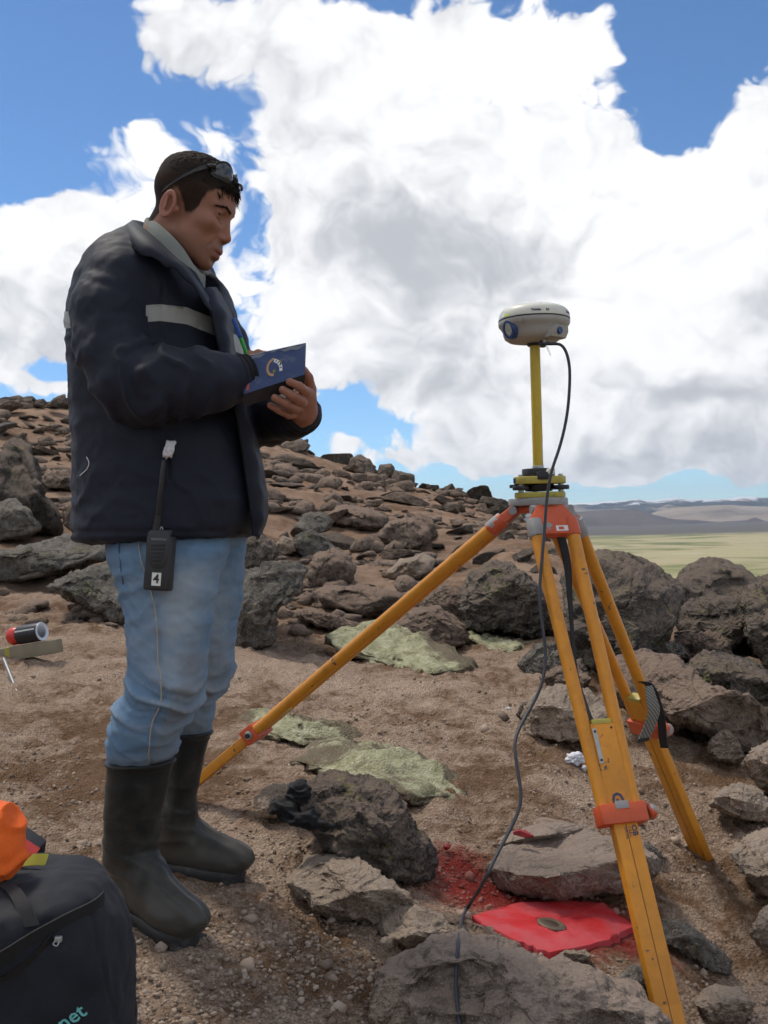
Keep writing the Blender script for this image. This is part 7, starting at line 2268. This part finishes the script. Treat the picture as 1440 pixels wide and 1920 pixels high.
# ---------------------------------------------------------------- gravel and pebbles: too many to count
def build_gravel():
    rng = np.random.RandomState(77)
    ma, nt, bs = new_mat('gravel')
    g = NT(nt)
    c = g.mix(g.attr('tone'), (0.120, 0.080, 0.052), (0.50, 0.395, 0.31))
    c = g.mix(.3, c, g.mix(g.noise(300.0, 3, .6), (0.08, 0.06, 0.045), (0.42, 0.34, 0.28)))
    c = g.mix(g.attr('red'), c, (0.25, 0.022, 0.018))
    L(nt, c, bs.inputs['Base Color']); bs.inputs['Roughness'].default_value = .95; bs.inputs['Specular IOR Level'].default_value = .15
    D, Fc = ico(1)
    protos = []
    for k in range(6):
        r_ = np.random.RandomState(k); V = D * (1 + .28 * r_.normal(size=(len(D), 1))).clip(.6, 1.4); V[:, 2] *= .7; protos.append(V)
    n = 15000
    # scatter in photograph space so that every patch of bare soil in view gets its share, plus a margin around it
    pxs = rng.uniform(-150, 1600, n * 2); pys = 1230 + (2000 - 1230) * rng.uniform(0, 1, n * 2) ** .75
    # cheap ray-ground: two fixed point steps
    dx = np.empty(len(pxs)); dz = np.empty(len(pxs)); 
    dirs = np.array(_F)[None] + np.outer((pxs - CX) / F_PX, np.array(_R)) + np.outer((CY - pys) / F_PX, np.array(_U))
    dirs /= dirs[:, 1:2]
    Y = np.full(len(pxs), 2.5)
    for _ in range(14):
        z = gh(dirs[:, 0] * Y, Y, False)
        Y = np.clip(.5 * Y + .5 * (z - EYE.z) / np.minimum(dirs[:, 2], -.05), 1.2, 9)
    x = dirs[:, 0] * Y
    P = np.stack([x, Y, np.zeros_like(x)], -1)
    clump = fbm(P * 1.6, 3, 170) + .8 * fbm(P * 7, 2, 171)
    prob = sstep(-.5, .9, clump)
    for (cx_, cy_, yy_, s_, w_) in ((640, 1850, 2.05, .22, 1.0), (520, 1830, 2.05, .2, .6), (330, 1800, 2.05, .15, .5), (860, 1600, 2.65, .1, .8)):
        p = pt(cx_, cy_, yy_); prob = prob + w_ * np.exp(-((x - p.x) ** 2 + (Y - p.y) ** 2) / (2 * s_ * s_))
    ok = rng.uniform(0, 1, len(x)) < prob * .5
    x, Y = x[ok][:n], Y[ok][:n]
    z = gh(x, Y)
    s = (.0014 + .0058 * rng.uniform(0, 1, len(x)) ** 3.4) * (.75 + .16 * Y)
    big = rng.uniform(0, 1, len(x)) < .03
    s = np.where(big, s * 2.6, s)
    V = np.empty((len(x), len(D), 3), np.float32)
    pk = rng.randint(0, 6, len(x)); an = rng.uniform(0, 6.28, len(x))
    PV = np.array(protos)[pk]
    ca, sa = np.cos(an)[:, None], np.sin(an)[:, None]
    V[..., 0] = (PV[..., 0] * ca - PV[..., 1] * sa) * s[:, None] + x[:, None]
    V[..., 1] = (PV[..., 0] * sa + PV[..., 1] * ca) * s[:, None] + Y[:, None]
    V[..., 2] = PV[..., 2] * s[:, None] + (z + s * .25)[:, None]
    Fa = (Fc[None] + (np.arange(len(x)) * len(D))[:, None, None]).reshape(-1, 3)
    me = mesh_from('gravel', V.reshape(-1, 3), Fa, False)
    set_attr(me, 'tone', np.repeat(rng.uniform(0, 1, len(x)), len(D)))
    red = np.zeros(len(x))
    for (a, b, c_, s_, w_) in [(1000, 1690, 2.5, .16, .75), (900, 1670, 2.54, .16, .75), (855, 1610, 2.66, .11, .65), (1140, 1690, 2.52, .12, .6)]:
        p = pt(a, b, c_); red = np.maximum(red, w_ * np.exp(-((x - p.x) ** 2 + (Y - p.y) ** 2) / (2 * (s_ * .7) ** 2)))
    set_attr(me, 'red', np.repeat(red, len(D)))
    obj('gravel', me, ma, None, 'loose pinkish-brown gravel strewn over the soil', 'gravel', kind='stuff')
build_gravel()
# ---------------------------------------------------------------- data cable from the receiver to the ground
def build_cable():
    P = [(1010,645,2.645),(1035,645,2.62),(1052,644,2.615),(1063,660,2.61),(1069,690,2.61),(1068,730,2.61),(1064,780,2.61),(1050,840,2.60),(1034,880,2.59),(1027,920,2.585),(1023,960,2.575),(1021,1000,2.565),(1013,1075,2.53),(1011,1130,2.50),(1020,1190,2.47),(1024,1235,2.45),(1018,1280,2.42),(1001,1318,2.40),(976,1358,2.37),(963,1392,2.34),(968,1430,2.31),(976,1475,2.28),(978,1508,2.26),(961,1548,2.24),(932,1600,2.20),(906,1658,2.15),(872,1708,2.09),(862,1732,2.06),(860,1780,1.99),(855,1820,1.90),(858,1880,1.80),(864,1935,1.73),(880,2000,1.66)]
    # where it reaches the ground it lies on whatever is there
    bpy.context.view_layer.update()
    dg = bpy.context.evaluated_depsgraph_get()
    flat = []
    for i in range(len(P) - 1):
        for k in range(3): flat.append(tuple(P[i][j] + (P[i + 1][j] - P[i][j]) * k / 3 for j in range(3)))
    flat.append(P[-1])
    pts_ = []
    for (x_, y_, Y_) in flat:
        q = pt(x_, y_, Y_)
        if y_ > 1690:
            d_ = ray(x_, y_).normalized()
            hit, loc_, nrm_, _i, ob_, _m = SC.ray_cast(dg, EYE + d_ * .3, d_)
            if hit: q = loc_ + nrm_ * .0045 - d_ * .002
        pts_.append(q)
    for _ in range(3):
        pts_ = [pts_[0]] + [(pts_[i - 1] + pts_[i] * 2 + pts_[i + 1]) / 4 for i in range(1, len(pts_) - 1)] + [pts_[-1]]
    p = spline(pts_, 3)
    MB().tube(p, .0039, 10).build('data_cable', M_CABLE, None, label='thin dark cable hanging from the receiver past the tripod to the ground', cat='cable')
build_cable()
bpy.context.view_layer.update()
